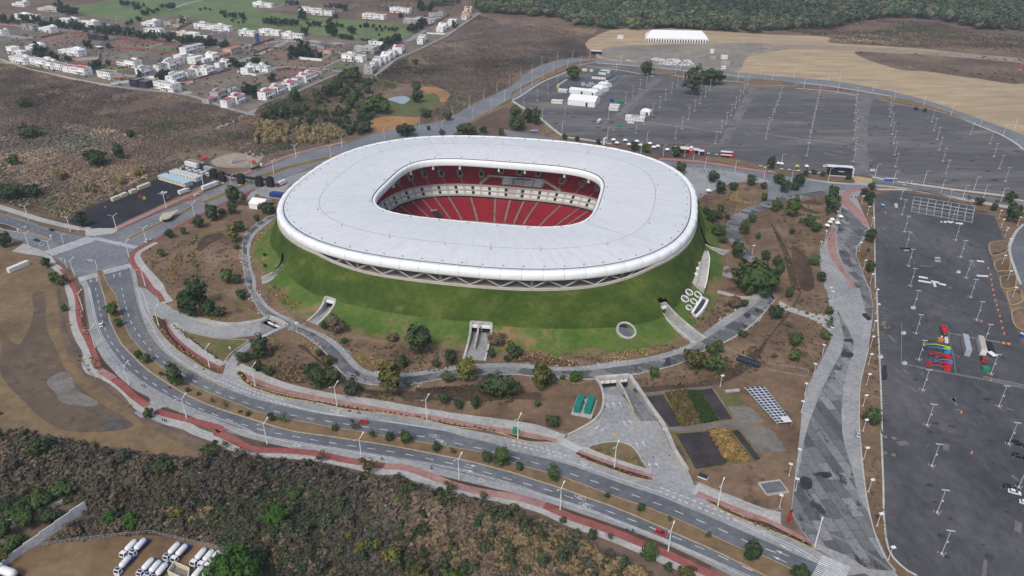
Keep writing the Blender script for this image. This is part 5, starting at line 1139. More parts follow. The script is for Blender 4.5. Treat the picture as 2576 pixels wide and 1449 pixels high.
# ---------------------------------------------------------------- undergrowth, bunch grass, forest: masses nobody could count
def scatter(name,protos,pts,scale,tints,mat,z=0,rot=True,kind='stuff'):
 Vs,Fs,Ts=[],[],[];o=0
 pts=np.asarray(pts);n=len(pts)
 which=RNG.integers(0,len(protos),n);rz=RNG.uniform(0,6.28,n)if rot else np.zeros(n)
 sc=scale if isinstance(scale,np.ndarray)else RNG.uniform(scale[0],scale[1],n)
 for k,(PV,PF)in enumerate(protos):
  idx=np.where(which==k)[0]
  if not len(idx):continue
  c,s=np.cos(rz[idx])[:,None],np.sin(rz[idx])[:,None]
  x=(PV[None,:,0]*c-PV[None,:,1]*s)*sc[idx][:,None]+pts[idx,0][:,None]
  y=(PV[None,:,0]*s+PV[None,:,1]*c)*sc[idx][:,None]+pts[idx,1][:,None]
  zz=PV[None,:,2]*sc[idx][:,None]+(pts[idx,2][:,None]if pts.shape[1]>2 else z)
  V=np.stack([x,y,zz],2);m=PV.shape[0]
  F=PF[None]+(np.arange(len(idx))*m)[:,None,None]+o
  Vs.append(V.reshape(-1,3));Fs.append(F.reshape(-1,PF.shape[1]));Ts.append(np.repeat(tints[idx],m,0));o+=len(idx)*m
 me=np_mesh(name,np.concatenate(Vs),np.concatenate(Fs),mat,tint=np.concatenate(Ts))
 ob=link(name,me);ob['kind']=kind;return ob
def pip(pts,poly):
 x,y=pts[:,0],pts[:,1];c=np.zeros(len(pts),bool);j=len(poly)-1
 for i in range(len(poly)):
  xi,yi,xj,yj=poly[i].x,poly[i].y,poly[j].x,poly[j].y
  with np.errstate(divide='ignore',invalid='ignore'):
   c^=((yi>y)!=(yj>y))&(x<(xj-xi)*(y-yi)/(yj-yi+1e-12)+xi)
  j=i
 return c
def fill(q,n,holes=()):
 poly=WP(q)if isinstance(q,str)else q
 xs,ys=[p.x for p in poly],[p.y for p in poly];out=np.zeros((0,2))
 while len(out)<n:
  p=np.stack([RNG.uniform(min(xs),max(xs),n*2),RNG.uniform(min(ys),max(ys),n*2)],1);ok=pip(p,poly)
  for h in holes:ok&=~pip(p,h)
  out=np.concatenate([out,p[ok]])
 return out[:n]
def area_of(q):return abs(area2(WP(q)))
def fbm(p,s,seed=0):
 v=np.zeros(len(p));r=np.random.default_rng(seed)
 for o in range(4):
  for _ in range(3):
   k=r.normal(size=2)*s*2**o;v+=np.sin(p[:,0]*k[0]+p[:,1]*k[1]+r.uniform(0,6.28))/2**o
 return v/3
def pick(pal,n,w=None,var=.18):
 pal=np.array(pal);c=pal[RNG.choice(len(pal),n,p=w)]
 return(c*RNG.uniform(1-var,1+var,(n,1))*RNG.uniform(.94,1.06,(n,3))).astype(np.float32)
FOL=leaf_mat('scrub_leaves',None,None,True)
def far_trees(name,txt):
 """small far tree rows, past what one would count singly"""
 tok=txt.split();i=0;c=r=0;pts,sc,ti=[],[],[]
 while i<len(tok):
  if tok[i][0]=='@':c,r=int(tok[i][1]),int(tok[i][2]);i+=1;continue
  p=W(c*644+float(tok[i])/4,r*362.3+float(tok[i+1])/4);w_=float(tok[i+2])/4*mpp(p)/2*1.25
  pts.append((p.x,p.y));sc.append(w_);ti.append((.04,.065,.03)if tok[i+3][1]=='m' else(.025,.045,.022));i+=4
 n=len(pts);scatter(name,FARP,np.array(pts),np.array(sc),(np.array(ti)*RNG.uniform(.8,1.25,(n,1))).astype(np.float32),FOL)
FARP=[leaf_cloud(np.random.default_rng(140+i),20,16,(1,1,1.05),1.0,.13,clump_r=.36)for i in range(4)]
for q in FARP:q[0][:,2]=np.maximum(q[0][:,2],0)
far_trees('golf_trees','@10 760 365 130 wd 975 345 80 td 470 205 95 td 1460 180 40 rd 1240 360 20 rd 1410 360 22 rd 1100 280 40 td 1120 275 40 td 1180 280 36 td 1215 310 30 td 1245 285 30 td 1270 315 30 td 1300 290 30 tg 1340 310 30 td 1370 310 34 td 1400 320 30 td 1420 305 30 td 1540 320 50 td 1050 280 30 td 1065 410 24 td 1090 415 26 td 1120 415 26 td 1150 415 24 td 110 245 60 rd 160 250 60 rd 210 260 70 rd 260 260 60 rd 310 255 60 rd 360 260 60 rd 410 255 50 rd 540 270 50 rd 590 265 50 rd 640 270 50 rd 780 270 40 rd 820 270 40 rd 860 280 40 rd 800 195 50 rd 870 395 50 rd 920 400 50 rd 960 410 50 rd 1600 330 80 rd 1650 300 80 rd 1690 270 80 rd 1290 470 80 rd 1340 460 80 rd 1390 440 90 rd 1440 430 80 rd @00 1235 60 50 rd 1290 65 50 rd 1350 70 50 rd 1400 105 70 rd 1450 70 30 rd 1640 85 40 rd 1690 90 50 rd 1740 95 60 rd 1590 120 40 rd 1500 120 40 rd 1540 140 40 rd 1450 160 50 rd 1480 155 40 rd 1400 220 50 rd 1330 240 40 rd 1290 255 40 rd 2015 110 26 td 2070 100 26 td 2120 110 24 td 2220 140 26 rd 2270 180 40 rd 2310 170 40 rd 2370 190 60 rd 2430 190 60 rd 2460 210 50 rd 2260 160 50 rd 2340 220 30 rd 2400 240 26 rd 2450 235 26 rd 630 130 90 rd 680 150 90 rd 730 165 90 rd 600 110 80 rd 770 140 60 rd')
rr_=random.Random(5);s_=''
def along(q,n,w0,w1,kinds,jit=14):
 p=smooth([Vector((u,v,0))for u,v in P(q)],False,5);p=resample(p,n);out='@00'
 for k in p:out+=f' {k.x * 4 + rr_.uniform(-jit, jit):.0f} {k.y * 4 + rr_.uniform(-jit, jit):.0f} {rr_.uniform(w0, w1):.0f} {rr_.choice(kinds)}'
 return out
far_trees('avenue_trees',along('@00 0 225 250 240 450 255 600 290 800 290 950 320 1150 350 1400 380 1700 410 1900 430 2100 450 2300 470',58,46,80,['rd','rd','rm'],20))
far_trees('estate_trees','@00 390 560 100 rd 450 540 70 rd 420 600 80 rd 520 590 70 rd 560 630 80 rd 950 710 80 rd 700 620 60 rd 880 490 80 rd 1090 490 50 rm 1650 820 110 rd 1710 810 80 rd 1810 520 60 rd 1840 530 60 rd 2380 680 90 rd 2340 660 70 rd 2560 640 60 rd 1100 660 50 rd 1000 690 80 rd 2430 690 60 rd 2540 980 130 rd 2480 960 80 rd 2110 470 70 rd 2060 450 60 rd 1410 780 60 rm 1840 240 60 rd @10 370 560 90 rd 420 590 80 rd 470 560 120 rd 520 580 110 rd 570 590 90 rd 640 590 60 rd 350 600 60 rd 160 820 80 rd 20 640 60 rd 120 680 50 rm 500 350 70 rd 1000 620 50 rd 1990 285 60 rd 2135 130 50 rd 1460 180 40 rd 1270 510 60 rd 900 110 60 rd 1660 110 90 rd 1750 120 80 rd')
BUSH=[leaf_cloud(np.random.default_rng(70+i),7,7,(1.1,1.1,.75),.5,.24,clump_r=.5,up=.7)for i in range(5)]
BUSHF=[leaf_cloud(np.random.default_rng(80+i),5,5,(1.1,1.1,.4),.3,.36,clump_r=.5,up=1.6)for i in range(5)]
for q in BUSH+BUSHF:q[0][:,2]=np.maximum(q[0][:,2],-.05)
BROWN=[(.19,.135,.105),(.155,.112,.09),(.24,.175,.125),(.145,.128,.092),(.115,.118,.072),(.3,.225,.14),(.08,.095,.052)]
def patchy(pal,w,p,s,seed):
 """plant colours that gather in patches: neighbours mostly share a kind"""
 r=np.argsort(np.argsort(fbm(p,s,seed)+.35*fbm(p,s*5,seed+1)+RNG.normal(size=len(p))*.16))/max(1,len(p));order=np.argsort([sum(c)for c in pal]);cw=np.cumsum(np.array(w)[order]/sum(w))
 return(np.array(pal)[order][np.minimum(np.searchsorted(cw,r),len(pal)-1)]*RNG.uniform(.88,1.12,(len(p),1))).astype(np.float32)
def scrub(name,q,dens,s0,s1,w,protos=BUSH,seed=1,holes=(),pal=BROWN,thin=-.25,fs=.03,hz=False):
 n=int(area_of(q)*dens);p=fill(q,n,holes);f=fbm(p,fs,seed);keep=f>thin+RNG.normal(size=n)*.25;p,f=p[keep],f[keep];
 t=patchy(pal,w,p,fs*.8,seed+2)
 t*=(1+.4*np.clip(fbm(p,fs*.6,seed+9),-1,1))[:,None]*(1+.14*np.clip(fbm(p,fs*.3,seed+5),-1,1)[:,None]*np.array([1,.5,-.6]))
 if hz:p=np.concatenate([p,np.array([[hill_z(a,b)-.1]for a,b in p])],1)
 return scatter(name,protos,p,RNG.uniform(s0,s1,len(p))*(1+.25*np.clip(f,-1,1)),t.astype(np.float32),FOL)
WB=[.26,.22,.18,.14,.06,.1,.04];WG=[.14,.15,.08,.2,.2,.05,.18];WM=[.2,.2,.14,.18,.12,.06,.1]
scrub('scrub','@00 -300 640 200 650 600 760 1100 880 1700 950 2280 1110 2574 1180 @10 0 1150 300 1250 560 1449 @11 300 60 @01 2574 130 2200 40 1900 170 1500 340 1100 540 850 650 680 740 400 700 0 590 -300 530',.3,.5,1.6,WB,BUSHF,3,thin=-.6)
scrub('undergrowth','@10 0 1090 500 900 860 760 1200 790 1420 850 1380 960 1150 1010 1180 1170 1110 1260 1160 1330 1000 1380 700 1449 500 1449 250 1300 0 1200',.26,.7,1.9,WG,BUSHF,4,thin=-.5)
scrub('scrub','@10 1210 780 1450 610 1650 520 1950 380 2250 160 2574 250 @20 0 230 600 280 860 300 740 430 760 560 450 600 150 700 0 780 @10 2574 850 2200 1030 1960 1170 1700 1260 1640 1190 1900 1050 1960 950 1800 860 1450 840',.26,.5,1.6,WB,BUSHF,5,thin=-.6)
scrub('scrub','@30 0 350 150 310 600 370 680 430 1350 470 1900 500 2574 560 2700 840 2574 850 2100 780 1600 700 1330 690 1000 590 900 520 2000 560 2574 590 2574 480 1500 420 700 360 600 370',.05,.7,2.3,WM,BUSHF,6,thin=.1)
scrub('undergrowth','@30 150 310 700 240 1100 200 1700 230 2100 330 2574 370 2700 560 2574 540 1900 470 1300 470 1000 440 600 370',.12,.9,2.4,WM,BUSHF,7)
HPAL=[(.12,.096,.078),(.095,.078,.065),(.165,.125,.088),(.095,.095,.07),(.072,.08,.046),(.19,.145,.082),(.056,.072,.04)]
scrub('undergrowth',HILLP,.5,.7,2.1,[.2,.2,.14,.18,.1,.09,.09],BUSH,8,thin=-.9,hz=True,pal=HPAL)
scrub('undergrowth',HILLP,.5,.5,1.2,[.2,.2,.14,.18,.1,.09,.09],BUSHF,18,thin=-.9,hz=True,pal=HPAL)
bp_=fill(HILLP,280);bp_=np.concatenate([bp_,np.array([[hill_z(a,b)]for a,b in bp_])],1);scatter('large_bushes',FARP,bp_,(1.4,3.0),patchy([(.1,.085,.07),(.07,.085,.045),(.14,.11,.075),(.09,.1,.06),(.05,.075,.035)],[.3,.2,.2,.2,.1],bp_,.03,4),FOL)
scrub('dry_brush','@03 700 900 1500 800 2300 780 2574 640 @13 300 800 900 900 1300 1000 1200 1449 900 1500 300 1500 0 1250 @03 2200 1100 1500 1000 900 1040',.1,.8,1.7,[.5,.3,.2],BUSH,28,thin=-.2,hz=True,pal=[(.3,.22,.12),(.25,.19,.09),(.33,.25,.15)])
scrub('undergrowth','@02 -200 1080 60 1050 300 1330 600 1449 @03 800 110 900 150 500 60 150 30 -200 40',.2,.7,1.5,WG,BUSH,9)
scrub('undergrowth','@02 560 0 650 120 680 350 720 600 850 860 1000 960 980 900 870 760 800 560 730 400 710 100',.06,.3,.8,WM,BUSH,19)
scrub('scrub','@00 -300 1250 400 1200 1200 1330 2000 1380 2574 1420 @01 2500 60 1900 160 1500 330 1100 530 850 640 680 730 400 690 0 580 -300 520',.1,1.2,2.6,[.1,.1,.1,.25,.2,.1,.15],BUSHF,41,thin=0)
bq_=fill('@10 700 1000 860 780 1190 800 1200 960 1000 1010 960 1130 1350 1170 1180 1180 1110 1250 1150 1330 950 1400 880 1290 600 1260 400 1300 200 1230 0 1220 0 1180 300 1180',120);scatter('gully_thicket',FARP,bq_,(1.8,4.2),patchy([(.045,.07,.032),(.06,.085,.04),(.09,.1,.055)],[.4,.4,.2],bq_,.02,5),FOL)
REED=[blade_tuft(np.random.default_rng(90+i),46,1.9,1.0,.12)for i in range(4)]
RP=fill('@10 0 1230 200 1240 360 1300 300 1400 350 1449 0 1449',130).tolist()+fill('@10 400 1330 600 1280 820 1300 870 1380 700 1449 420 1449',140).tolist()+fill('@01 560 310 660 310 650 370 570 375',10).tolist()+fill('@01 780 450 980 440 960 510 800 520',22).tolist()+fill('@01 1150 380 1260 390 1240 450 1160 440',12).tolist()+fill('@01 1320 270 1480 260 1430 350 1330 350',14).tolist()
RP=np.array(RP);scatter('tall_reeds',REED,RP,(2.0,3.6),pick([(.4,.32,.17),(.33,.28,.14),(.45,.36,.2)],len(RP)),FOL)
TUFT=[blade_tuft(np.random.default_rng(100+i),20,.8,.7,.15)for i in range(4)]
def tufts(name,q,sp,col,s0=.7,s1=1.1,z=.12):
 poly=smooth(WP(q),True,3);xs,ys=[p.x for p in poly],[p.y for p in poly];p=[]
 y=min(ys);r=0
 while y<max(ys):
  x=min(xs)+(sp/2 if r%2 else 0)
  while x<max(xs):p.append((x+RNG.uniform(-.22,.22),y+RNG.uniform(-.22,.22)));x+=sp
  y+=sp*.87;r+=1
 p=np.array(p);p=p[pip(p,poly)]
 zz=np.array([mound_z(a,b)if(a-SX)**2+(b-SY)**2<190**2 else 0 for a,b in p])+z
 p=np.concatenate([p,zz[:,None]],1)
 if len(p):scatter(name,TUFT,p,(s0,s1),pick(col,len(p)),FOL)
OCH=[(.5,.37,.18),(.43,.31,.15),(.56,.42,.21)];BRN=[(.28,.18,.11),(.35,.24,.14),(.24,.16,.1)]
for q,c,sp in[('@01 1670 1330 1700 1220 1780 1110 1830 1100 1835 1180 1800 1290 1790 1360 1720 1430 1690 1410',BRN+OCH,1.5),('@12 80 830 170 760 300 755 450 770 500 820 520 940 430 960 280 940 150 890',BRN+OCH,1.35),('@12 950 640 1050 640 1150 700 1290 740 1280 820 1130 800 1010 740',OCH,1.3),('@22 0 690 120 640 300 660 500 720 660 760 640 790 400 770 200 745 0 740',BRN+OCH,1.4),('@22 920 740 940 690 1100 640 1350 620 1560 600 1570 620 1400 680 1200 720 1000 750',OCH,1.4),('@12 370 480 430 480 600 590 610 640 520 590',OCH,1.3),('@12 120 30 200 0 300 60 350 150 470 180 440 220 350 210 220 130',OCH+BRN,1.4),('@02 1770 120 1880 200 1960 270 2100 310 2250 320 2320 250 2250 180 2150 260 2000 250 1880 150 1880 70',OCH,1.3),('@21 2195 570 2230 480 2310 430 2320 470 2280 540 2360 580 2480 590 2400 620',OCH,1.6),('@12 90 520 170 500 210 560 290 600 290 640 200 600',OCH,1.4),('@11 0 940 30 900 130 840 230 825 180 880 100 960 40 1030',OCH,1.4),('@12 1600 1020 1800 1000 2000 990 2240 975 2280 1040 2000 1070 1700 1060',[(.12,.08,.06),(.15,.1,.07)],1.5),('@22 440 950 700 940 690 990 500 980',OCH,1.5)]:
 tufts('bunch_grass',q,sp,c)
def row_tufts(q,sp,w,col,s0=.8,s1=1.2):
 p=smooth(WP(q),False,5);n=int(plen(p)/sp);p=np.array([(k.x+RNG.uniform(-w,w),k.y+RNG.uniform(-w,w))for k in resample(p,n)])
 scatter('bunch_grass',TUFT,p,(s0,s1),pick(col,len(p)),FOL,z=.25)
row_tufts('@02 1550 310 1640 450 1780 590 1930 690 2080 790 2230 850',1.1,.7,OCH);row_tufts('@02 810 60 810 220 830 330 850 420 890 510',1.6,.8,OCH+BRN);row_tufts('@02 930 700 960 760 1000 810',1,1.2,OCH+BRN)
row_tufts('@02 2400 860 2480 950 2574 1000 @12 200 1075 450 1120',1.6,.5,OCH);row_tufts('@12 500 1135 800 1185 1200 1245 1600 1300 2000 1380 2400 1440',2.2,.5,BRN);row_tufts('@23 690 255 900 325 1150 420 1380 485',2.2,.4,[(.16,.12,.1),(.3,.2,.15)]);row_tufts('@23 2000 720 2250 840 2500 950 @33 150 1030 420 1150',2.2,.4,BRN)
row_tufts('@23 830 185 930 210 1000 240',.9,1.2,BRN,.8,1.1);row_tufts('@23 1110 250 1200 280 1280 300 1320 340',.9,1.2,BRN,.8,1.1);row_tufts('@02 1760 390 1850 460 1950 540 2080 640 2200 720',.8,1.0,[(.1,.075,.06),(.14,.1,.075)],.5,.9)
scatter('crop_rows',BUSH,fill('@22 1560 1060 1740 1050 1890 1350 1700 1390',300),(.8,1.5),pick([(.1,.085,.035),(.13,.1,.04)],300),FOL)
scatter('crop_rows',BUSH,fill('@23 1980 -5 2150 -30 2370 280 2170 300',340),(.8,1.4),pick([(.27,.175,.062),(.22,.14,.05),(.31,.21,.08)],340),FOL)
scatter('crop_rows',TUFT,fill('@22 1740 1030 1890 1035 2080 1330 1910 1365',1600),(.5,.9),pick([(.05,.09,.03),(.065,.1,.035)],1600),FOL,z=.1)
def sprinkle(q,n,s0,s1,pal,holes=()):
 p=fill(q,n,holes);scatter('undergrowth',BUSH,p,(s0,s1),pick(pal,n),FOL)
DRY=[(.17,.125,.085),(.12,.09,.06),(.2,.15,.09),(.09,.085,.045)]
for q,n in[('@01 1900 900 2400 800 2440 1300 2300 1449 1700 1449 1450 1200 1500 1050',120),('@12 900 560 1600 560 2050 660 1900 840 1350 860 1000 700',160),('@22 150 580 900 660 1050 600 1600 560 1700 600 900 760 600 700',160),('@22 1300 400 1600 380 1800 520 1560 560 1250 560',90),('@21 1850 500 2200 480 2300 650 2100 1000 1950 960',90),('@31 0 560 500 520 620 760 480 1100 250 1200 0 760',120),('@32 200 120 600 60 640 560 400 850 0 750',120),('@22 1250 930 2200 700 2574 480 2574 800 2000 980 1350 1020',160),('@31 900 1100 1060 1000 1080 1449 1000 1449',40),('@32 1010 800 1100 400 1130 1300 930 1400',70),('@33 940 100 1130 100 1200 1200 1020 700',50)]:
 sprinkle(q,n,.3,.8,DRY)
GRN=[(.07,.09,.04),(.05,.07,.03),(.1,.11,.045),(.16,.13,.08)]
for q,n in[('@01 1900 900 2400 800 2440 1300 2300 1449 1700 1449 1450 1200 1500 1050',70),('@12 900 560 1600 560 2050 660 1900 840 1350 860 1000 700',70),('@12 300 560 900 1000 800 1010 200 900 0 640 100 520',80),('@21 1850 500 2200 480 2300 650 2100 1000 1950 960',70),('@31 0 560 500 520 620 760 480 1100 250 1200 0 760',90),('@32 200 120 600 60 640 560 400 850 0 750',70),('@22 1250 930 2200 700 2574 480 2574 800 2000 980 1350 1020',100),('@12 850 1010 1600 1100 2574 1080 2574 1160 1700 1160 1000 1100',110),('@31 60 830 160 1000 250 1200 310 1449 240 1449 150 1100 50 850',90),('@01 1990 900 1900 990 1890 1120 1950 1250 2060 1449 2100 1449 2030 1300 1970 1150 1980 1030',60),('@22 1600 130 1720 250 1900 430 2100 330 2400 150 2100 120 1990 100',90)]:
 p=fill(q,n);zz=np.array([[mound_z(a,b)]for a,b in p]);scatter('low_shrubs',BUSH,np.concatenate([p,zz],1),(.35,1.0),pick(GRN,n),FOL)
ROCK=[]
for i in range(4):
 v=np.array([(x,y,z)for z in(0,.8)for x,y in((-.6,-.5),(.6,-.5),(.6,.5),(-.6,.5))])*np.random.default_rng(i).uniform(.7,1.2,(8,3));v[4:,:2]*=.6
 ROCK.append((v,np.array([(4,5,6,7),(0,1,5,4),(1,2,6,5),(2,3,7,6),(3,0,4,7)])))
RP_=[]
for q in(RING_L,RING_R):
 for k in resample(smooth(WP(q),False,4),260):
  if fbm(np.array([[k.x,k.y]]),.09,3)[0]>.12:
   for _ in range(2):RP_.append((k.x+RNG.normal()*.9,k.y+RNG.normal()*.9,.1))
scatter('edging_rocks',ROCK,np.array(RP_),(.35,.8),pick([(.36,.36,.35),(.28,.28,.27),(.45,.45,.43)],len(RP_)),FOL)
p=fill('@00 -100 560 300 300 900 250 1700 400 2574 470 2574 1100 2000 960 1000 830 300 680',420);scatter('estate_shrubs',BUSH,p,(.9,2.2),pick([(.05,.075,.035),(.07,.09,.045),(.12,.11,.07)],420),FOL)
p=fill('@10 -100 500 900 450 1400 430 1200 700 850 720 300 950 0 1080',260);scatter('estate_shrubs',BUSH,p,(.9,2.0),pick([(.05,.075,.035),(.07,.09,.045),(.12,.11,.07)],260),FOL)
CROWN=[leaf_cloud(np.random.default_rng(120+i),13,13,(1,1,.85),.9,.15,clump_r=.42,shell=.7,up=.7)for i in range(6)]
def forest(name,q,dens,s0,s1,pal,wts,seed):
 n=int(area_of(q)*dens);p=fill(q,n)
 t=pick(pal,n,wts,.2);t*=(1+.3*np.clip(fbm(p,.008,seed),-1,1))[:,None]
 z=RNG.uniform(1.0,5.0,n);p=np.concatenate([p,z[:,None]],1)
 scatter(name,CROWN,p,(s0,s1),t.astype(np.float32),FOL)
FP=[(.06,.088,.055),(.085,.115,.062),(.16,.175,.08),(.115,.14,.075),(.16,.14,.11)]
forest('forest','@10 2050 -120 2180 10 2230 130 2574 150 @20 200 170 500 190 640 260 1200 310 1700 290 2300 330 2500 340 2574 320 @30 300 300 650 300 850 230 1200 180 1700 200 2100 300 2574 320 2574 -120',.016,5.0,8.6,FP,[.36,.28,.12,.16,.08],21)
forest('forest','@00 2000 -120 2574 -90 @10 0 -60 400 -60 900 -40 1200 -10 1700 10 1800 70 2050 80 2050 -120',.006,3.5,6,FP,[.3,.2,.1,.2,.2],23)
scrub('scrub','@10 840 -60 1700 -40 2050 60 1950 110 1750 140 1600 150 1250 100 900 100 850 60',.02,1,2.4,WB,BUSHF,31)
# ---------------------------------------------------------------- lamps, signals, vehicles, temporary buildings
PW=paint('white_paint',(.74,.74,.73),.45,.06,.5);LGREY=paint('galvanised_grey',(.5,.5,.5),.5,.1);PGREY=paint('grey_metal',(.42,.43,.44),.5,.1);PDK=paint('black_plastic',(.02,.02,.022),.6,.1)
GLASS=paint('dark_window',(.03,.035,.042),.12,.05,.5,spec=.6);TYRE=paint('tyre_rubber',(.02,.02,.02),.85,.1)
RED=paint('red_paint',(.5,.02,.025),.35,.08);BLUE2=paint('blue_paint',(.02,.05,.22),.4,.1);SKYB=paint('bright_blue',(.03,.22,.55),.45,.1)
GREEN=paint('green_paint',(.02,.25,.12),.45,.1);TEAL=paint('teal_container',(.01,.2,.15),.5,.15);CREAM=paint('cream_paint',(.66,.62,.46),.55,.1);NAVY=paint('navy_paint',(.015,.02,.05),.45,.1)
ORANGE=paint('orange_plastic',(.6,.2,.04),.5,.1);YEL=paint('yellow_paint',(.65,.47,.02),.45,.1);LIME=paint('lime_paint',(.35,.55,.04),.45,.1);TARP=paint('white_canvas',(.82,.82,.81),.6,.05);SILV=paint('silver_paint',(.5,.52,.54),.3,.06,metal=.3)
BLUEROOF=paint('pale_blue_roof',(.4,.56,.66),.5,.1,.5);BLACKC=paint('black_cladding',(.012,.012,.014),.7,.2);BROWN=paint('brown_timber',(.2,.12,.07),.8,.2);BRICKW=paint('red_brick',(.3,.085,.06),.85,.2,.4);TANW=paint('tan_render',(.5,.42,.32),.8,.12,.3);GREYW=paint('raw_concrete',(.4,.38,.35),.85,.2,.3)
def ang(q):
 a,b=WP(q);return math.atan2(b.y-a.y,b.x-a.x)
def seg(q):
 a,b=WP(q);d=b-a;return(a+b)/2,d.length,math.atan2(d.y,d.x)
# --- lamps
def lamp_double():
 r=thing('street_lamp','x','street lamp',(0,-900,0));MB().tube((0,0,0),(0,0,11),.27,.16,8).build('pole',PW,r);MB().box((0,0,.25),(.7,.7,.5)).build('base',CONCS,r)
 for s in(-1,1):MB().tube((0,0,10.6),(s*2.1,0,12.0),.13,.1,5).build('arm',PW,r);MB().box((s*2.4,0,12.1),(1.1,.4,.16),ry=-s*.35).build('lamp_head',PW,r)
 return Proto(r)
def lamp_t():
 r=thing('parking_lamp','x','lamp post',(0,-900,0));MB().tube((0,0,0),(0,0,11.4),.15,.1,8).build('pole',LGREY,r)
 MB().box((0,0,11.5),(2.7,.36,.24)).build('lamp_head',LGREY,r);MB().box((.35,0,6.2),(.7,.5,.5)).build('control_box',LGREY,r);MB().lathe([(.5,0),(.5,.7),(.4,.8)],10).build('footing',CONCP,r)
 for a,b in((-1.2,.3),(1.2,.2),(.2,-1.2)):MB().tube((a,b,0),(a,b,1.0),.13,.11,6).build('bollard',LGREY,r)
 return Proto(r)
def lamp_path():
 r=thing('path_lamp','x','path lamp',(0,-900,0));MB().tube((0,0,0),(0,0,6),.13,.08,6).build('pole',PW,r);MB().box((.3,0,6.1),(1.5,1.15,.16),ry=-.12).build('lamp_head',PW,r);MB().box((0,0,.12),(.6,.6,.24)).build('base',CONCP,r)
 return Proto(r)
def lamp_mast():
 r=thing('road_lamp','x','road lamp',(0,-900,0));MB().tube((0,0,0),(0,0,10.5),.18,.1,6).build('pole',PW,r);MB().tube((0,0,10.3),(1.6,0,10.9),.08,.06,5).build('arm',PW,r);MB().box((1.9,0,10.9),(1.0,.35,.15)).build('lamp_head',PW,r)
 return Proto(r)
def row(proto,q,label,group,rz=None):
 pts=P(q);n=len(pts);order=sorted(range(n),key=lambda k:pts[k][0])
 for i,(u,v)in enumerate(pts):
  p=W(u,v,.12);d=W(*pts[min(i+1,n-1)])-W(*pts[max(0,i-1)])if n>1 else Vector((1,0,0))
  a=math.atan2(d.y,d.x)if rz is None else rz
  l=label if n==1 else label+', '+(nth(order.index(i))+' from left' if order.index(i)else 'leftmost')
  proto.put(p,a,l,group)
SL,PLM,PTH,RM=lamp_double(),lamp_t(),lamp_path(),lamp_mast()
g_='double-armed street lamps on the boulevard'
row(SL,'@01 755 1340 @02 838 228 960 603 1302 980 1880 1315 @13 115 122 1065 280 2045 485 @23 485 785 1570 1205','white street lamp along the outer kerb',g_,R(60))
row(SL,'@01 1305 1150 1465 1435 @02 1600 385 2110 800 2570 995 @12 815 1190 1720 1325 @23 60 75 1030 360 2070 750 @33 465 1165','white street lamp along the stadium-side kerb',g_,R(60))
row(SL,'@01 293 770 300 1055 525 1135 713 888 1178 875 1480 1000 1675 650 1962 745 2050 425 2335 465 2540 250 @11 180 300 405 140 757 150 868 40','white street lamp by the junction and stadium approach',g_,R(30))
g_='road lamps round the far perimeter road'
row(RM,'@10 1293 1400 1650 1300 1975 1180 2148 1080 2293 1005 2425 930 2550 850 @20 90 780 200 745 300 660 460 605 610 590 785 580 850 625 1095 640 1385 690 1690 715 2100 740 2500 750 @30 260 780 600 815 720 805','slim lamp on the outer side of the loop road',g_)
row(RM,'@10 1875 1340 2185 1205 2365 1115 2500 1020 @20 85 950 203 865 310 800 415 740 560 685 690 650 1048 725 1645 755 1720 805 2270 820 @30 45 800 360 890 700 925 1055 920 1265 1020 1565 1065 1840 1160 2135 1270 2365 1365 2480 1300','slim lamp on the car park side of the loop road',g_)
row(RM,'@20 118 1085 305 1200 505 1330 960 1400 1355 1440 @21 1295 95 1520 130 1735 130 1825 155 1940 255 2240 295 2535 350 @31 130 225 230 395 605 375 1075 330 1255 410 1565 400 1740 490 1955 560 2070 465 2165 545 2340 580','slim lamp along the plaza road',g_)
g_='T-headed lamp posts in the car parks'
for lab,q in[('by the white marquees','@20 255 1018 360 945 455 880 532 1150 968 1205'),('in the row right of the marquees','@20 1140 1040 1214 970 1287 903 1355 838 1410 775'),('in the row left of the two big trees','@20 1247 1343 1327 1248 1412 1160 1485 1083 1542 1005 1606 937 1665 870'),('in the row below the grey-green tree','@20 1642 1395 1708 1297 1775 1205 1835 1120 1890 1045 1943 975 1990 908'),('in the row left of the pale lane','@20 2045 1449 2100 1340 2153 1248 2203 1165 2246 1088 2287 1013 2327 943 2368 870'),('in the row right of the first pale lane','@20 2552 1400 2574 1302 2614 1212 2644 1130 2674 1055 2699 985'),('in the dense middle row','@31 388 120 @30 410 1440 432 1340 447 1255 465 1175 483 1100 500 1020 518 930'),('in the row left of the wide pale lane','@31 857 178 868 65 @30 863 1405 870 1310 870 1222 873 1140 880 1060 886 990'),('in the row right of the wide pale lane','@30 1220 1100 1225 1178 1237 1265 1247 1353 1260 1445 @31 1270 115 1280 232'),('in the second row from the right','@30 1645 1228 1668 1313 1700 1405 @31 1722 60 1757 178 1787 300'),('in the rightmost row of the far car park','@30 2035 1358 2230 1449 @31 2270 128 2325 250 2385 378')]:
 row(PLM,q,'white lamp post '+lab,g_,R(-8))
row(PLM,'@31 1335 555 1345 715 1370 885 1385 1050 1410 1230 1430 1430 @32 1460 210 1485 460 1515 725 1555 1030 1597 1385 @33 1645 345 1700 815 1745 1230','white T-headed lamp post in the left row of the near car park',g_,R(-12))
row(PLM,'@31 1805 620 1845 790 1885 970 1935 1140 1990 1350 @32 2035 95 2095 325 2170 560 2240 870 2320 1195 @33 2420 125 2520 560','white T-headed lamp post in the right row of the near car park',g_,R(-12))
g_='short lamps along the promenade'
row(PTH,'@33 115 755 210 440 275 590 300 290 @32 335 1250 370 1070 460 870 545 675 630 500 640 130 620 90 @31 525 1070 575 960 640 830 690 760','short white-headed lamp on the left edge of the promenade',g_,R(170))
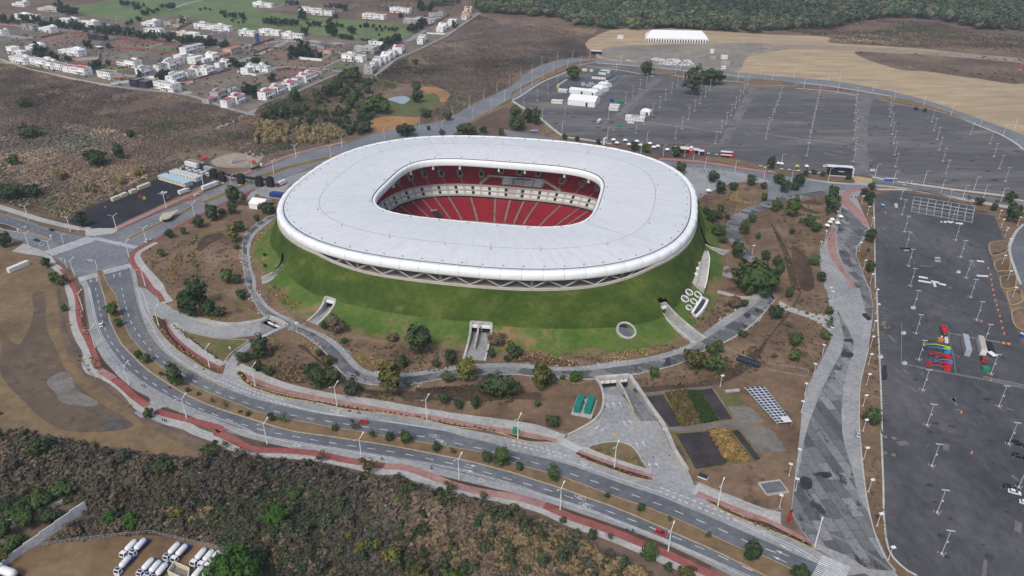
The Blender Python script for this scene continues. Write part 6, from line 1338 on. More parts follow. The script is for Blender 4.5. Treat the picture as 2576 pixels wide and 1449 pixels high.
row(PTH,'@31 940 600 1000 710 1040 825 915 1080 960 1260 1030 1400 @32 1075 110 1085 260 1055 430 1030 590 1010 770 990 975 955 1190 955 1440 @33 962 275 1010 600 1095 945 1210 1285','short white-headed lamp on the right edge of the promenade',g_,R(10))
row(PTH,'@31 2320 750 2345 840 2385 930 2410 1040 2355 1210 2410 1370 2510 820 @32 2460 90','short white-headed lamp on the kerbed islands far right',g_,R(10))
row(PTH,'@12 417 450 @21 2415 1110 @32 -480 990','lone white lamp beside a garden path',g_,R(10))
# --- traffic signals and signs
def gantry(q,rz,label,board,w=3.2):
 t=thing('signal_gantry',label,'signal gantry',W(*P(q)[0],.1),rz)
 MB().tube((0,0,0),(0,0,6.8),.22,.18,8).build('pole',PW,t);MB().tube((0,0,6.6),(-w-1.2,0,6.9),.14,.1,6).build('arm',PW,t)
 b=MB().box((-w*.6-.4,-.12,6.6),(w,.1,1.3)).build('sign_board' if board else 'signal_board',GREEN if board is True else PGREY,t)
 if board is True:
  MB().box((-w*.6-.4,-.19,6.85),(w*.7,.03,.16)).build('lettering_bar',PW,b);MB().box((-w*.6-.1,-.19,6.45),(w*.5,.03,.16)).build('lettering_bar',PW,b)
 for i in range(2):s=MB().box((-w-.7+i*(w+.2),-.1,6.3),(.4,.35,1.2)).build('signal_head',PDK,t)
gantry('@01 640 1000',R(160),'gantry with bright green direction sign over the left road',True,3.6)
gantry('@01 675 1250',R(10),'white signal gantry by the outer kerb of the junction',False,2.4)
gantry('@01 985 1268',R(2),'white signal gantry with grey board on the median nose',False,4.0)
for q,l in[('@01 793 890','small white road sign on the corner footpath'),('@01 190 895','small white sign on the triangular island'),('@01 520 960','slim white signal post beside the left road'),('@02 2320 640','red and white sign on the traffic island tip')]:
 t=thing('road_sign',l,'road sign',W(*P(q)[0],.15),R(8));MB().tube((0,0,0),(0,0,2.6),.07,n=6).build('post',PGREY,t);MB().box((0,-.06,2.5),(.9,.06,1.3)).build('sign_plate',PW,t)
t=thing('marker_pylon','red leaning pylon at the corner of the promenade','pylon',W(*P('@33 208 900')[0],.2),R(20));MB().box((0,0,2.6),(.9,.5,5.2)).build('panel',RED,t);MB().box((0,0,5.35),(.95,.55,.3)).build('cap',PDK,t)
for i,q in enumerate(['@02 715 385','@02 820 730','@02 985 925','@02 1315 1195','@13 460 300','@13 2570 745']):
 t=thing('chevron_board','yellow and black chevron board on the verge, '+nth(i)+' from the left','road sign',W(*P(q)[0],.05),R(25),'chevron boards on the outer verge');MB().box((0,0,.9),(1.8,.1,1.2)).build('board',YEL,t)
 for s in(-.5,.1):MB().box((s,-.08,.9),(.35,.04,1.0),ry=.5).build('stripe',PDK,t)
 MB().box((0,0,.2),(.15,.12,.4)).build('post',PGREY,t)
# --- vehicles
def car(label,colour,q=None,suv=False,cat='car',p=None,a=None,group='cars'):
 p,a=(p,a)if p is not None else(W(*P(q)[0],.16),ang(q))
 t=thing('car',label,cat,p,a,group);h=1.72 if suv else 1.46;L=4.4
 prof=[(-2.2,.35),(-2.22,.75),(-2.1,.95 if not suv else 1.05),(-1.2,1.0),(1.0,.98),(1.9,.86),(2.2,.7),(2.22,.35)]
 def hull(mb,prof,w0,w1,z_split):
  n=len(prof);V=[]
  for s in(-1,1):
   for x,z in prof:V.append((x,s*(w0 if z<z_split else w1),z))
  mb.add(V,[tuple(range(n)),tuple(range(2*n-1,n-1,-1))]+[(i,n+i,n+(i+1)%n,(i+1)%n)for i in range(n)])
 b=MB();hull(b,prof,.9,.86,.8)
 r0,r1=(-2.0,.75)if suv else(-1.75,.85)
 b.box(((r0+.35+r1-.75)/2,0,h-.04),(r1-r0-1.1,1.32,.09));b.build('body',colour,t,False)
 c=MB();V=[]
 for s in(-1,1):V+=[(r0,s*.8,.97),(r1+.35,s*.8,.95),(r1-.55,s*.64,h-.07),(r0+.35,s*.64,h-.07)]
 c.add(V,[(0,1,2,3),(7,6,5,4),(0,4,5,1),(1,5,6,2),(2,6,7,3),(3,7,4,0)]);c.build('windows',GLASS,t)
 for x in(-1.35,1.35):
  for s in(-1,1):
   w=MB().tube((x,s*.68,.33),(x,s*.92,.33),.33,n=12).build('wheel',TYRE,t);MB().tube((x,s*.92,.33),(x,s*.935,.33),.19,n=8).build('rim',SILV,w)
 for s in(-1,1):MB().box((2.2,s*.6,.68),(.08,.36,.14)).build('headlight',PW,t);MB().box((-2.2,s*.65,.8),(.08,.3,.14)).build('tail_light',RED,t)
 return t
DKBLUE=paint('dark_blue_car',(.015,.02,.04),.25);BLKC=paint('black_car',(.012,.012,.014),.2);WHC=paint('white_car',(.78,.78,.78),.3,.03);SILC=paint('silver_car',(.45,.47,.5),.3,.04)
for l,c,q,s in[('silver car on the left road above the median',SILC,'@01 258 845 230 832',0),('black car on the upper left road lane',BLKC,'@01 518 870 490 858',0),('dark blue car on the lower left road lane',DKBLUE,'@01 372 975 410 985',0),('pale car behind the dark blue one on the left road',SILC,'@01 415 1022 455 1035',0),('white car parked under a lamp by the stadium approach',WHC,'@01 1490 978 1530 960',1),('white car following the long white lorry',WHC,'@01 1980 515 2020 498',0),('white car parked on the black gravel yard',WHC,'@01 1650 495 1690 490',0),('white pickup parked on the pale dirt yard',WHC,'@01 2348 180 2390 165',1),('white car driving on the curve of the outer carriageway',WHC,'@02 1020 380 1015 330',1),('red car on the inner carriageway below the mound',RED,'@12 1080 1358 1040 1352',0),('red car on the outer carriageway at bottom right',RED,'@23 1500 1030 1555 1055',1),('white saloon parked on the near car park',WHC,'@33 2475 615 2530 630',0),('black car beside the white saloon',BLKC,'@33 2430 565 2480 580',0),('black car in the middle of the right edge of the near car park',BLKC,'@33 2515 250 2570 270',0),('black van topmost at the right edge of the near car park',BLKC,'@33 2510 125 2565 140',1),('white car cut off by the right edge',WHC,'@33 2590 725 2640 740',0),('white car on the promenade right edge',SILC,'@33 903 30 900 -20',0),('white car parked by the black stage',WHC,'@31 565 225 575 200',0),('white van parked next to the car by the stage',WHC,'@31 592 222 602 195',1),('white car right of the black stage',WHC,'@31 1040 268 1045 240',0),('white van right of the black stage',WHC,'@31 1066 270 1070 245',1),('pale jeep on the plaza road',CREAM,'@31 1412 400 1440 405',1),('white pickup on the plaza road',WHC,'@31 1450 405 1480 410',1)]:
 car(l,c,q,s)
for i,q in enumerate(['@00 290 345 315 340','@00 320 352 345 348','@00 355 360 380 355','@00 1740 548 1780 550','@00 1090 250 1120 248','@10 850 115 880 117','@00 2560 380 2574 376','@10 320 420 340 424','@00 1940 830 1960 815']):
 car(('white' if i%3 else 'silver')+' car parked in the housing estate',WHC if i%3 else SILC,q,group='cars in the housing estate, '+('white' if i%3 else 'silver'))
def wheels(t,xs,r=.5,w=1.1):
 for x in xs:
  for s in(-1,1):k=MB().tube((x,s*(w-.3),r),(x,s*w,r),r,n=12).build('wheel',TYRE,t);MB().tube((x,s*w,r),(x,s*(w+.02),r),r*.5,n=8).build('rim',SILV,k)
def cab(t,x0,colour,roof=None,h=2.5,L=1.8):
 b=MB();b.box((x0+L/2,0,.55+(h-.5)*.25),(L,2.1,(h-.5)*.5));V=[]
 z0,z1=.55+(h-.5)*.5,h
 for s in(-1,1):V+=[(x0,s*1.05,z0),(x0+L,s*1.05,z0),(x0+L-.35,s*.95,z1),(x0+.1,s*.95,z1)]
 b.add(V,[(0,1,2,3),(7,6,5,4),(0,4,5,1),(1,5,6,2),(2,6,7,3),(3,7,4,0)]);c=b.build('cab',colour,t)
 MB().add([(x0+L+.02,-.85,z0+.06),(x0+L+.02,.85,z0+.06),(x0+L-.3,.78,z1-.12),(x0+L-.3,-.78,z1-.12)],[(0,1,2,3)]).build('windscreen',GLASS,c)
 for s in(-1,1):MB().add([(x0+.5,s*1.07,z0+.06),(x0+L-.25,s*1.07,z0+.06),(x0+L-.5,s*.99,z1-.15),(x0+.5,s*.99,z1-.15)],[(0,1,2,3),(3,2,1,0)]).build('side_window',GLASS,c)
 MB().box((x0+L+.04,0,.6),(.12,2.1,.3)).build('bumper',PW if roof else PDK,c)
 if roof:MB().box((x0+L*.42,0,z1+.03),(L*.5,1.5,.08)).build('roof_panel',roof,c)
 for s in(-1,1):MB().box((x0+L+.06,s*.75,1.0),(.06,.3,.22)).build('headlight',SILV,c)
def tanker(blue):
 r=thing('tanker_lorry','x','tanker lorry',(0,-900,0))
 MB().box((-.3,0,.75),(7.4,.9,.3)).box((-3.2,0,1.0),(1.6,2.2,.14)).box((-2.1,1.0,.75),(2.4,.35,.5)).box((-2.1,-1.0,.75),(2.4,.35,.5)).build('chassis',BLUE2,r)
 tk=MB();pr=[(.05,-2.75),(.55,-2.65),(.85,-2.4),(1.0,-2.0),(1.0,1.3),(.85,1.7),(.55,1.95),(.05,2.05)];tk.lathe(pr,20,(-.4,0,2.0),'X');k=tk.build('tank',WHC,r,True)
 MB().lathe([(.3,2.9),(.3,3.12),(.1,3.16)],10,(-2.0,0,0)).build('hatch',SILV,k);MB().box((.5,0,3.0),(.5,.1,.06)).box((-1.0,.92,2.2),(2.2,.06,.25)).build('pipework',SILV,k)
 cab(r,2.0,WHC,blue or None,2.55,1.75);wheels(r,(-2.4,2.9),.48,1.05)
 return Proto(r)
TB,TW=tanker(BLUE2),tanker(None)
BRB=paint('bright_blue_roof',(.02,.09,.36),.4)
TB.r.children[0]
tl_=[('@03 1290 1225 1255 1262',0,'upper left one of a close pair'),('@03 1385 1212 1345 1255',1,'with blue roof, right one of the upper left pair'),('@03 1235 1390 1200 1430',1,'alone below the upper left pair'),('@03 1725 1252 1690 1290',1,'with blue roof, left one of the upper middle pair'),('@03 1800 1272 1765 1310',0,'right one of the upper middle pair'),('@03 1462 1415 1425 1455',1,'leftmost of the row beside the walled pen'),('@03 1535 1440 1500 1480',1,'second in the row beside the walled pen'),('@03 1602 1465 1568 1505',1,'third in the row, touching the walled pen'),('@03 1995 1310 1960 1350',0,'leftmost of the row of four by the big tree'),('@03 2072 1328 2036 1370',0,'second in the row of four by the big tree'),('@03 2135 1342 2100 1383',0,'third in the row of four by the big tree'),('@03 2195 1362 2160 1405',0,'rightmost of the row of four, half under the tree'),('@03 1960 1500 1925 1540',0,'left one cut off by the bottom edge near the tree'),('@03 2035 1520 2000 1560',1,'right one cut off by the bottom edge near the tree')]
for q,b,l in tl_:
 c0=W(*P(q)[0],.06);a=ang(q);(TB if b else TW).put(c0-Vector((math.cos(a),math.sin(a),0))*1.2,a,'white tanker lorry '+l,'white tanker lorries in the dirt yard',1.04)
t=thing('tanker_lorry','large white tank lorry cut off at the bottom left corner','tanker lorry',W(*P('@03 90 1460')[0],.06),R(160),None,1.5)
pr=[(.05,-2.4),(.85,-2.1),(1.0,-1.6),(1.0,1.3),(.85,1.7),(.05,2.05)];MB().lathe(pr,20,(-.4,0,2.0),'X').build('tank',WHC,t,True);MB().box((-.3,0,.75),(7,.9,.3)).build('chassis',BLUE2,t);wheels(t,(-2.4,2.0));cab(t,2.0,WHC,BLUE2)
def wall(name,label,q,h,th,mat,group=None,cap=None,z=0,step=0,cat='wall'):
 p=WP(q);p=[k for k in p];t=thing(name,label,cat,(0,0,0),0,group);m=MB()
 if step:
  pp=resample(p,step*2+1);
  for i in range(step):
   a,b=pp[2*i],pp[2*i+2];mm=MB();wall_strip(mm,[Vector((a.x,a.y,h)),Vector((b.x,b.y,h))],z-.2,th);m.v,m.f,m.m=m.v+mm.v,m.f+[tuple(k+len(m.v)for k in f)for f in mm.f],m.m+mm.m
   h+=.45
 else:wall_strip(m,[Vector((k.x,k.y,h))for k in p],z-.2,th)
 m.build('wall_body',mat,t)
 if cap:c=MB();wall_strip(c,[Vector((k.x,k.y,h+.12))for k in p],h,th+.15);c.build('coping',cap,t)
 return t
WALLW=ground_mat('whitewashed_wall',[(.5,.51,.52),(.6,.6,.6),(.66,.66,.65)],.6,.12,bstr=.1)
wall('boundary_wall','tall stained white boundary wall with stepped top at bottom left','@03 -60 1440 75 1330 280 1190 420 1100 560 1010 700 920 885 800',2.8,.35,WALLW,None,None,0,6)
wall('boundary_wall','long low pale wall half hidden behind trees at far left','@03 -60 960 150 900 400 800 640 715',1.8,1.2,CONCLT)
t=thing('walled_pen','small cream open-topped walled pen between the tanker lorries','pen',(0,0,0))
c4=WP('@03 1765 1345 1915 1410 1900 1530 1700 1440');m=MB()
for a,b in zip(c4,c4[1:]+c4[:1]):mm=MB();wall_strip(mm,[Vector((a.x,a.y,2.2)),Vector((b.x,b.y,2.2))],0,.3);mm.build('wall_panel',CREAM,t)
MB().flat(c4,.2).build('rubble_floor',RUBBLE,t)
# --- boxes on wheels or on the ground
def block(name,label,cat,q,w,h,mat,group=None,trim=None,z=.14,ribs=True,top=None,doors=True):
 """a container-like box lying along a ground line given by two points"""
 c,L,a=seg(q);c.z=z;t=thing(name,label,cat,c,a,group)
 b=MB().box((0,0,h/2+.1),(L,w,h-.1))
 if ribs:
  n=int(L/.6)
  for i in range(n):
   for s in(-1,1):b.box((-L/2+(i+.5)*L/n,s*(w/2+.025),h/2+.1),(.18,.05,h-.35))
 b.build('body',mat,t);MB().box((0,0,h+.09),(L*.985,w*.97,.07)).build('roof',top or mat,t)
 if doors:MB().box((L/2+.03,-w*.24,h/2+.1),(.06,w*.44,h*.86)).build('door',trim or mat,t);MB().box((L/2+.03,w*.24,h/2+.1),(.06,w*.44,h*.86)).build('door',trim or mat,t)
 MB().box((0,0,.09),(L*.97,w*.9,.18)).build('skid',PDK,t)
 return t
g_='cream containers on the black yard'
for q,l in[('@01 1130 580 1200 553','nearest cream container on the black yard'),('@01 1212 548 1280 520','second cream container from the left on the black yard'),('@01 1310 508 1375 482','third cream container from the left on the black yard'),('@01 1390 468 1510 420','long cream container farthest along the yard fence')]:block('container',l,'container',q,2.6,2.7,CREAM,g_)
for q,l in[('@01 1180 545 1225 528','navy container between the first two cream ones'),('@01 1275 505 1320 488','navy container between the second and third cream ones'),('@01 1350 472 1398 452','navy container beside the long cream one')]:block('container',l,'container',q,2.6,2.6,NAVY,'navy containers on the black yard')
block('container','white flat-roofed container standing alone on dry grass at left','container','@01 90 1300 290 1215',2.6,2.8,PW)
for q,l in[('@22 650 1262 700 1130','green container on the left half of the concrete pad'),('@22 757 1275 805 1140','green container on the right half of the concrete pad')]:block('container',l,'container',q,2.9,2.9,TEAL,'green containers on a pad',z=.35)
t=thing('concrete_pad','square concrete pad under the two green containers','pad',(0,0,0));MB().prism(WP('@22 592 1275 655 1100 860 1130 800 1318'),0,.3).build('slab',CONCLT,t);MB().box(W(*P('@22 738 1150')[0],1.1),(1,6.5,1.6),rz=R(20)).build('switch_box',SILV,t)
block('trailer','grey-roofed semi-trailer with white end, left of two in the near car park','trailer','@32 2000 690 1965 530',2.6,3.9,SILV,'semi-trailers in the near car park',trim=PW,ribs=False)
block('trailer','tan-roofed semi-trailer right of the grey one in the near car park','trailer','@32 2155 690 2120 545',2.6,3.9,PW,'semi-trailers in the near car park',ribs=False,top=paint('tan_roof',(.45,.42,.37),.7))
def lorry(label,q,Lb,hb,colour,cabc,text=False,z=.14,name='lorry'):
 c=W(*P(q)[0],z);t=thing(name,label,'lorry',c,ang(q),'lorries');k=MB().box((-Lb/2,0,1.0+hb/2),(Lb,2.55,hb)).build('cargo_box',colour,t)
 MB().box((-Lb/2,0,1.02+hb),(Lb*.98,2.4,.05)).build('box_roof',colour,k)
 if text:
  for s in(-1,1):MB().box((-Lb*.42,s*1.29,1+hb*.55),(2.2,.03,.5)).build('side_lettering',SILV,k)
 MB().box((-Lb/2+1,0,.8),(Lb+2,1.0,.3)).build('chassis',PDK,t);cab(t,.6,cabc,None,3.0,2.2);wheels(t,(-Lb+1.2,-Lb+2.5,1.8),.5,1.15);return t
lorry('long white articulated lorry on the stadium approach road','@01 2190 420 2230 405',13.6,2.9,PW,PGREY,True)
lorry('white box lorry parked on the black yard','@01 1880 490 1920 475',6.5,2.6,PW,PW)
lorry('white lorry tractor with bare dark trailer beyond the black gantry','@11 45 235 85 222',9,.4,PDK,PW)
lorry('white lorry with open ramp below the black gantry','@11 235 425 150 460',6.5,2.6,PW,RED)
lorry('white box lorry beside a red crane in the far car park','@20 870 1240 850 1255',5.5,2.2,PW,PW)
lorry('red-cabbed lorry hitched to the tan-roofed trailer','@32 2165 735 2172 775',3,.4,PDK,RED)
block('flatbed','dark flatbed with a white sheet right of the semi-trailers','flatbed','@32 2270 700 2215 560',2.6,1.1,PDK,None,ribs=False,top=PDK)
t=thing('tarpaulin','crumpled white sheet draped on the dark flatbed','tarpaulin',W(*P('@32 2258 660')[0],1.4),R(100));MB().box((0,0,0),(4.5,2.8,.12),taper=.9).box((-1.6,.6,.12),(1.4,1.2,.14),rz=.4).build('sheet',TARP,t)
# --- cabins and marquees
def cabin(label,q,w,h,mat,roofm,group=None,win=6,name='cabin',slope=.0,cat='cabin',ribs=0):
 c,L,a=seg(q);c.z=.14;t=thing(name,label,cat,c,a,group);MB().box((0,0,h/2),(L,w,h)).build('walls',mat,t)
 r_=MB();V=[(-L/2-.2,-w/2-.2,h),(L/2+.2,-w/2-.2,h),(L/2+.2,w/2+.2,h+slope),(-L/2-.2,w/2+.2,h+slope)];V+=[(x,y,z+.16)for x,y,z in V]
 r_.add(V,[(3,2,1,0),(4,5,6,7),(0,1,5,4),(1,2,6,5),(2,3,7,6),(3,0,4,7)]);rf=r_.build('roof',roofm,t)
 for i in range(ribs):MB().box((-L/2+(i+.5)*L/ribs,0,h+.2+slope/2),(L/ribs*.42,w*.9,.07)).build('roof_panel',GREYW,rf)
 for i in range(win):
  for s in(-1,1):MB().box((-L/2+(i+.5)*L/win,s*(w/2+.02),h*.6),(min(1.1,L/win*.5),.05,.7)).build('window',GLASS,t)
 MB().box((L/2+.03,0,1.0),(.06,.9,2.0)).build('door',PGREY,t);return t
cabin('long site cabin with pale blue roof on the black yard','@01 1635 345 1905 425',7,3.2,CREAM,BLUEROOF,None,8)
cabin('long grey-striped site cabin behind the pale blue roofed one','@01 1745 300 2010 372',6.5,3.2,PW,PW,None,8,ribs=11)
block('trailer','white semi-trailer parked at the back of the black yard','trailer','@01 1875 215 1995 245',2.6,3.6,PW,None,ribs=False)
block('cabin','grey open-fronted cabin near the black gantry','cabin','@01 2065 255 2140 275',3,2.8,SILV,None)
car('white tractor unit parked at the back of the black yard',WHC,'@01 1835 245 1810 255',True,'lorry')
for i,q in enumerate(['@01 1890 265','@01 1920 285','@01 1950 280','@01 1980 295','@01 2010 290','@01 2040 305','@01 2070 300','@01 2098 318']):
 t=thing('air_handler','white air handling unit behind the striped cabin, '+(nth(i)+' from the left' if i else 'leftmost'),'machine',W(*P(q)[0],.12),R(-20),'air handling units on the black yard');MB().box((0,0,1.3),(2.3,2.2,2.6),taper=.92).build('housing',PW,t);MB().lathe([(.6,2.6),(.6,2.85),(.3,2.9)],10).build('fan_cowl',SILV,t);MB().box((0,-1.12,1.2),(1.4,.06,1.2)).build('vent_grille',PDK,t)
def marquee(label,q,w,h,mat=None,name='marquee',ridge=1.6,arches=0,hip=0,group='white marquees'):
 c,L,a=seg(q);c.z=.12;t=thing(name,label,'marquee',c,a,group);mat=mat or TARP
 MB().box((0,0,h/2),(L,w,h)).build('walls',mat,t)
 r_=MB();hx=L/2-hip;V=[(-L/2-.2,-w/2-.2,h),(L/2+.2,-w/2-.2,h),(L/2+.2,w/2+.2,h),(-L/2-.2,w/2+.2,h),(-hx,0,h+ridge),(hx,0,h+ridge)]
 r_.add(V,[(0,1,5,4),(2,3,4,5),(1,2,5),(3,0,4),(3,2,1,0)]);rf=r_.build('roof',mat,t)
 n=max(2,int(L/5))
 for i in range(1,n):
  x=-L/2+i*L/n
  if abs(x)<hx:MB().tube((x,-w/2-.1,h+.08),(x,0,h+ridge+.06),.09,n=4).tube((x,w/2+.1,h+.08),(x,0,h+ridge+.06),.09,n=4).build('roof_rib',PW,rf)
 for i in range(arches):
  x=-L/2+(i+.5)*L/arches
  A=[(x-.95,0),(x-.95,h*.5),(x-.6,h*.78),(x,h*.88),(x+.6,h*.78),(x+.95,h*.5),(x+.95,0)]
  MB().add([(u,-w/2-.04,v)for u,v in A],[tuple(range(7))]).build('archway',DARK,t)
 if not arches:MB().box((L*.2,-w/2-.03,h*.4),(2.2,.06,h*.8)).build('doorway',PDK,t)
 return t
marquee('huge long white arcaded marquee on the far dry field','@20 1340 400 1960 415',34,5.5,None,'long_marquee',9,24,9,None)
marquee('largest white gabled marquee in the far car park','@20 590 1030 860 1058',21,5.2,None,'marquee',4.2)
marquee('long low white marquee behind the largest one','@20 590 925 770 945',10,4,None,'marquee',1.6)
marquee('mid-sized white marquee stepping up behind the largest one','@20 780 945 870 965',12,4.2,None,'marquee',2.0)
marquee('white hip-roofed marquee higher up the marquee row','@20 845 905 935 925',14,4.4,None,'marquee',2.4,0,2)
marquee('small white marquee at the top of the marquee row','@20 900 860 970 880',10,3.6,None,'marquee',1.2)
marquee('white open-sided pyramid canopy on the far car park','@20 1300 1140 1395 1150',10,3.2,None,'canopy',2.2,0,3)
marquee('white marquee beside the round tree left of the stadium','@11 -20 620 120 640',11,4,None,'marquee',2.4)
block('container','blue container pair between lorry and white marquee left of the stadium','container','@11 155 520 275 535',5,2.7,BLUE2,None)
for q,l in[('@20 400 1035 510 1042','white cabin left of the largest marquee'),('@20 465 925 555 932','white cabin behind the fence left of the marquees'),('@20 985 1080 1080 1088','upper white cabin of a pair by the green tanks'),('@20 975 1105 1070 1112','lower white cabin of a pair by the green tanks'),('@20 805 790 945 798','long dark-roofed white trailer behind the marquees'),('@20 875 745 950 752','white cabin behind the long dark-roofed trailer'),('@20 895 730 985 738','white cabin beside green tanks at the back of the compound')]:
 cabin(l,q,4.5,3.2,PW,NAVY if 'dark-roofed' in l else PW,'white cabins in the far car park',4)
cabin('white cabin with dark roof stripe by the open canopy','@20 1145 1200 1335 1215',9,3.6,PW,PW,None,6,ribs=1);cabin('small white block in front of the striped cabin','@20 1158 1235 1228 1238',4,3,PW,PW,None,2)
cabin('dark-topped white trailer alongside the marquee walkway','@20 950 835 1030 790',4,3.4,PW,NAVY,None,4)
block('container','grey container at the left end of the marquee compound','container','@20 460 880 550 825',3,2.8,SILV,None);block('machine','yellow machine at the left end of the marquee compound','machine','@20 462 885 480 872',2.2,2.2,YEL,None,ribs=False)
for q,l in[('@20 708 715 755 718','cream container at the back of the marquee compound'),('@20 785 722 815 724','smaller cream container by the green generators')]:block('container',l,'container',q,3,2.8,CREAM,'cream containers in the far compound')
block('container','blue container beside the green tanks','container','@20 985 1022 1020 1025',3,2.8,BLUE2,None)
for i,q in enumerate(['@20 1035 1030 1062 1032','@20 1065 1032 1090 1034','@20 1095 1036 1122 1038','@20 822 720 850 722','@20 872 725 890 726','@20 1050 1275 1100 1278','@32 2150 830 2215 835','@23 8 5 65 10','@20 1035 742 1048 743','@20 1072 745 1085 746']):
 block('generator',['left green tank by the pair of white cabins','middle green tank by the pair of white cabins','right green tank by the pair of white cabins','green generator at the back of the compound','second green generator at the back of the compound','lone green skip in the middle of the far car park','green generator in a concrete kerb below the semi-trailers','dark green bin on the kerb of the inner carriageway','small green bin at the top end of the compound','smallest green bin beside the walkway top'][i],'generator',q,2.2,2.0,GREEN,'green generators and tanks',ribs=False)
t=thing('rubble_heap','heap of grey bagged rubble inside the marquee compound','heap',W(*P('@20 765 860')[0],.1));hp=MB()
rr=random.Random(3)
for i in range(22):hp.box((rr.uniform(-7,7),rr.uniform(-6,6),rr.uniform(.4,1.4)),(rr.uniform(1.2,2.4),)*3,rz=rr.random()*3,taper=.8)
hp.build('bags',SILV,t)
t=thing('stage','black-fronted stage with white roof frame at the car park edge','stage',seg('@31 605 310 830 325')[0],seg('@31 605 310 830 325')[2])
MB().box((0,3.5,3.2),(17.5,3,6.4)).build('back_wall',BLACKC,t);MB().add([(-8.7,-3.2,1.0),(8.7,-3.2,1.0),(8.7,2,5.6),(-8.7,2,5.6)],[(0,1,2,3),(3,2,1,0)]).build('front_screen',BLACKC,t);MB().box((0,3,6.7),(19,5,.5)).build('roof',PW,t)
MB().box((1.5,.4,6.5),(9,.2,.7)).build('blue_fascia',BLUE,t);MB().box((9.4,1,3.4),(.8,6.4,6.8)).build('side_fin',PW,t);MB().box((.8,-.55,3.6),(4.6,.12,.7)).build('cream_sign',paint('sign_cream',(.6,.42,.3),.5),t);MB().box((0,-3.4,.6),(17,.4,1.2)).build('plinth',PGREY,t)
def kiosk(label,q,w,h,parts):
 c,L,a=seg(q);c.z=.14;t=thing('kiosk',label,'kiosk',c,a,'event kiosks by the far car park')
 for nm,x0,x1,y0,y1,z0,z1,m in parts:MB().box(((x0+x1)/2*L,(y0+y1)/2*w,(z0+z1)/2*h),((x1-x0)*L,(y1-y0)*w,(z1-z0)*h)).build(nm,m,t)
kiosk('white-framed red pavilion with a red tower by the far car park','@21 1615 85 1815 100',6,5,[('back_wall',-.5,.34,.3,.5,0,.85,RED),('left_pier',-.5,-.38,-.5,.5,0,1.0,PW),('roof_beam',-.38,.34,-.5,.5,.86,1.0,PW),('tower',.34,.5,-.5,.5,0,1.1,RED),('tower_cap',.35,.5,-.5,.5,1.1,1.2,PW),('sign_panel',.36,.48,-.53,-.5,.75,.9,PW),('counter',-.3,.2,-.1,.1,0,.3,PDK)])
kiosk('blue and white kiosk right of the red tower','@21 1818 95 1880 102',5,4,[('left_wall',-.5,-.38,-.5,.5,0,.9,BLUE),('right_wall',.3,.5,-.5,.5,0,.9,BLUE),('back_wall',-.38,.3,.3,.5,0,.9,PDK),('roof',-.5,.5,-.5,.5,.9,1.0,PW)])
kiosk('small white kiosk with a dark counter beside the blue one','@21 1880 105 1935 110',5,3.6,[('left_wall',-.5,-.4,-.5,.5,0,.9,PW),('right_wall',.4,.5,-.5,.5,0,1.1,RED),('back_wall',-.4,.4,.3,.5,0,.9,RED),('roof',-.5,.4,-.4,.5,.9,1.0,PW),('counter',-.4,.4,-.5,-.3,0,.35,PDK)])
kiosk('detached red pavilion with white canopy at the car park edge','@21 2095 125 2225 135',6,4.2,[('back_wall',-.5,.4,.2,.5,0,.9,RED),('right_fin',.4,.5,-.5,.5,0,1.1,RED),('roof',-.5,.4,.0,.5,.9,1.0,PW),('canopy',-.48,.4,-.5,-.2,.5,.58,PW),('counter',-.4,.2,-.45,-.25,0,.3,PDK)])
t=thing('white_arch','leaning white gate frame at the left end of the gazebo row','arch',W(*P('@20 935 1449')[0],.14),R(60));
for s in(-1,1):MB().box((s*2.2,0,2.6),(1.0,1.6,5.2)).build('upright',PW,t)
MB().box((0,0,5.4),(5.4,1.6,.9)).build('crossbeam',PW,t)
GZ=['@20 1020 1430','@20 1138 1435','@20 1255 1445','@21 1055 12','@21 1175 28','@21 1290 35','@21 1385 18','@21 1425 55','@21 1465 45','@21 1560 80','@21 1975 495','@31 100 220','@31 135 225','@31 290 250','@31 385 250','@31 640 790','@31 620 815','@31 725 760','@31 590 850','@31 695 825']
for i,q in enumerate(GZ):
 c=W(*P(q)[0],.14);m_=YEL if q=='@31 290 250' else TARP;lo_,hi_,wh_=(0,10,'in the row behind the stadium roof')if i<10 else(10,11,'')if i==10 else(11,15,'in the row left of the black stage')if i<15 else(15,20,'in the cluster by the promenade bend')
 lab='yellow gazebo in the stall row left of the black stage' if m_ is YEL else 'white gazebo on the plaza right of the roof' if i==10 else 'white gazebo '+wh_+', '+ranks(GZ[lo_:hi_])[i-lo_]
 t=thing('gazebo',lab,'gazebo',c,R(-8),'event gazebos');k=1.9 if i<11 else 1.5;r_=MB().add([(-k,-k,2.5),(k,-k,2.5),(k,k,2.5),(-k,k,2.5),(0,0,3.7)],[(0,1,4),(1,2,4),(2,3,4),(3,0,4),(3,2,1,0)]);r_.build('canopy',m_,t)
 for a in(-1,1):
  for b in(-1,1):MB().tube((a*k*.95,b*k*.95,0),(a*k*.95,b*k*.95,2.5),.06,n=4).build('leg',PGREY,t)
ST=['@31 135 262','@31 210 268','@31 305 278','@31 425 295','@31 515 302','@21 1975 105','@21 2055 115','@21 2500 230','@21 2545 245']
for i,q in enumerate(ST):
 t=thing('stall_table','low white-topped stall on the car park edge, '+ranks(ST)[i],'stall',W(*P(q)[0],.3),R(-8),'low white stalls');MB().box((0,0,1.15),(2.4,1.5,.12)).build('top',PW,t)
 for a in(-1,1):MB().box((a*1.0,0,.55),(.15,1.3,1.1)).build('leg',PGREY,t)
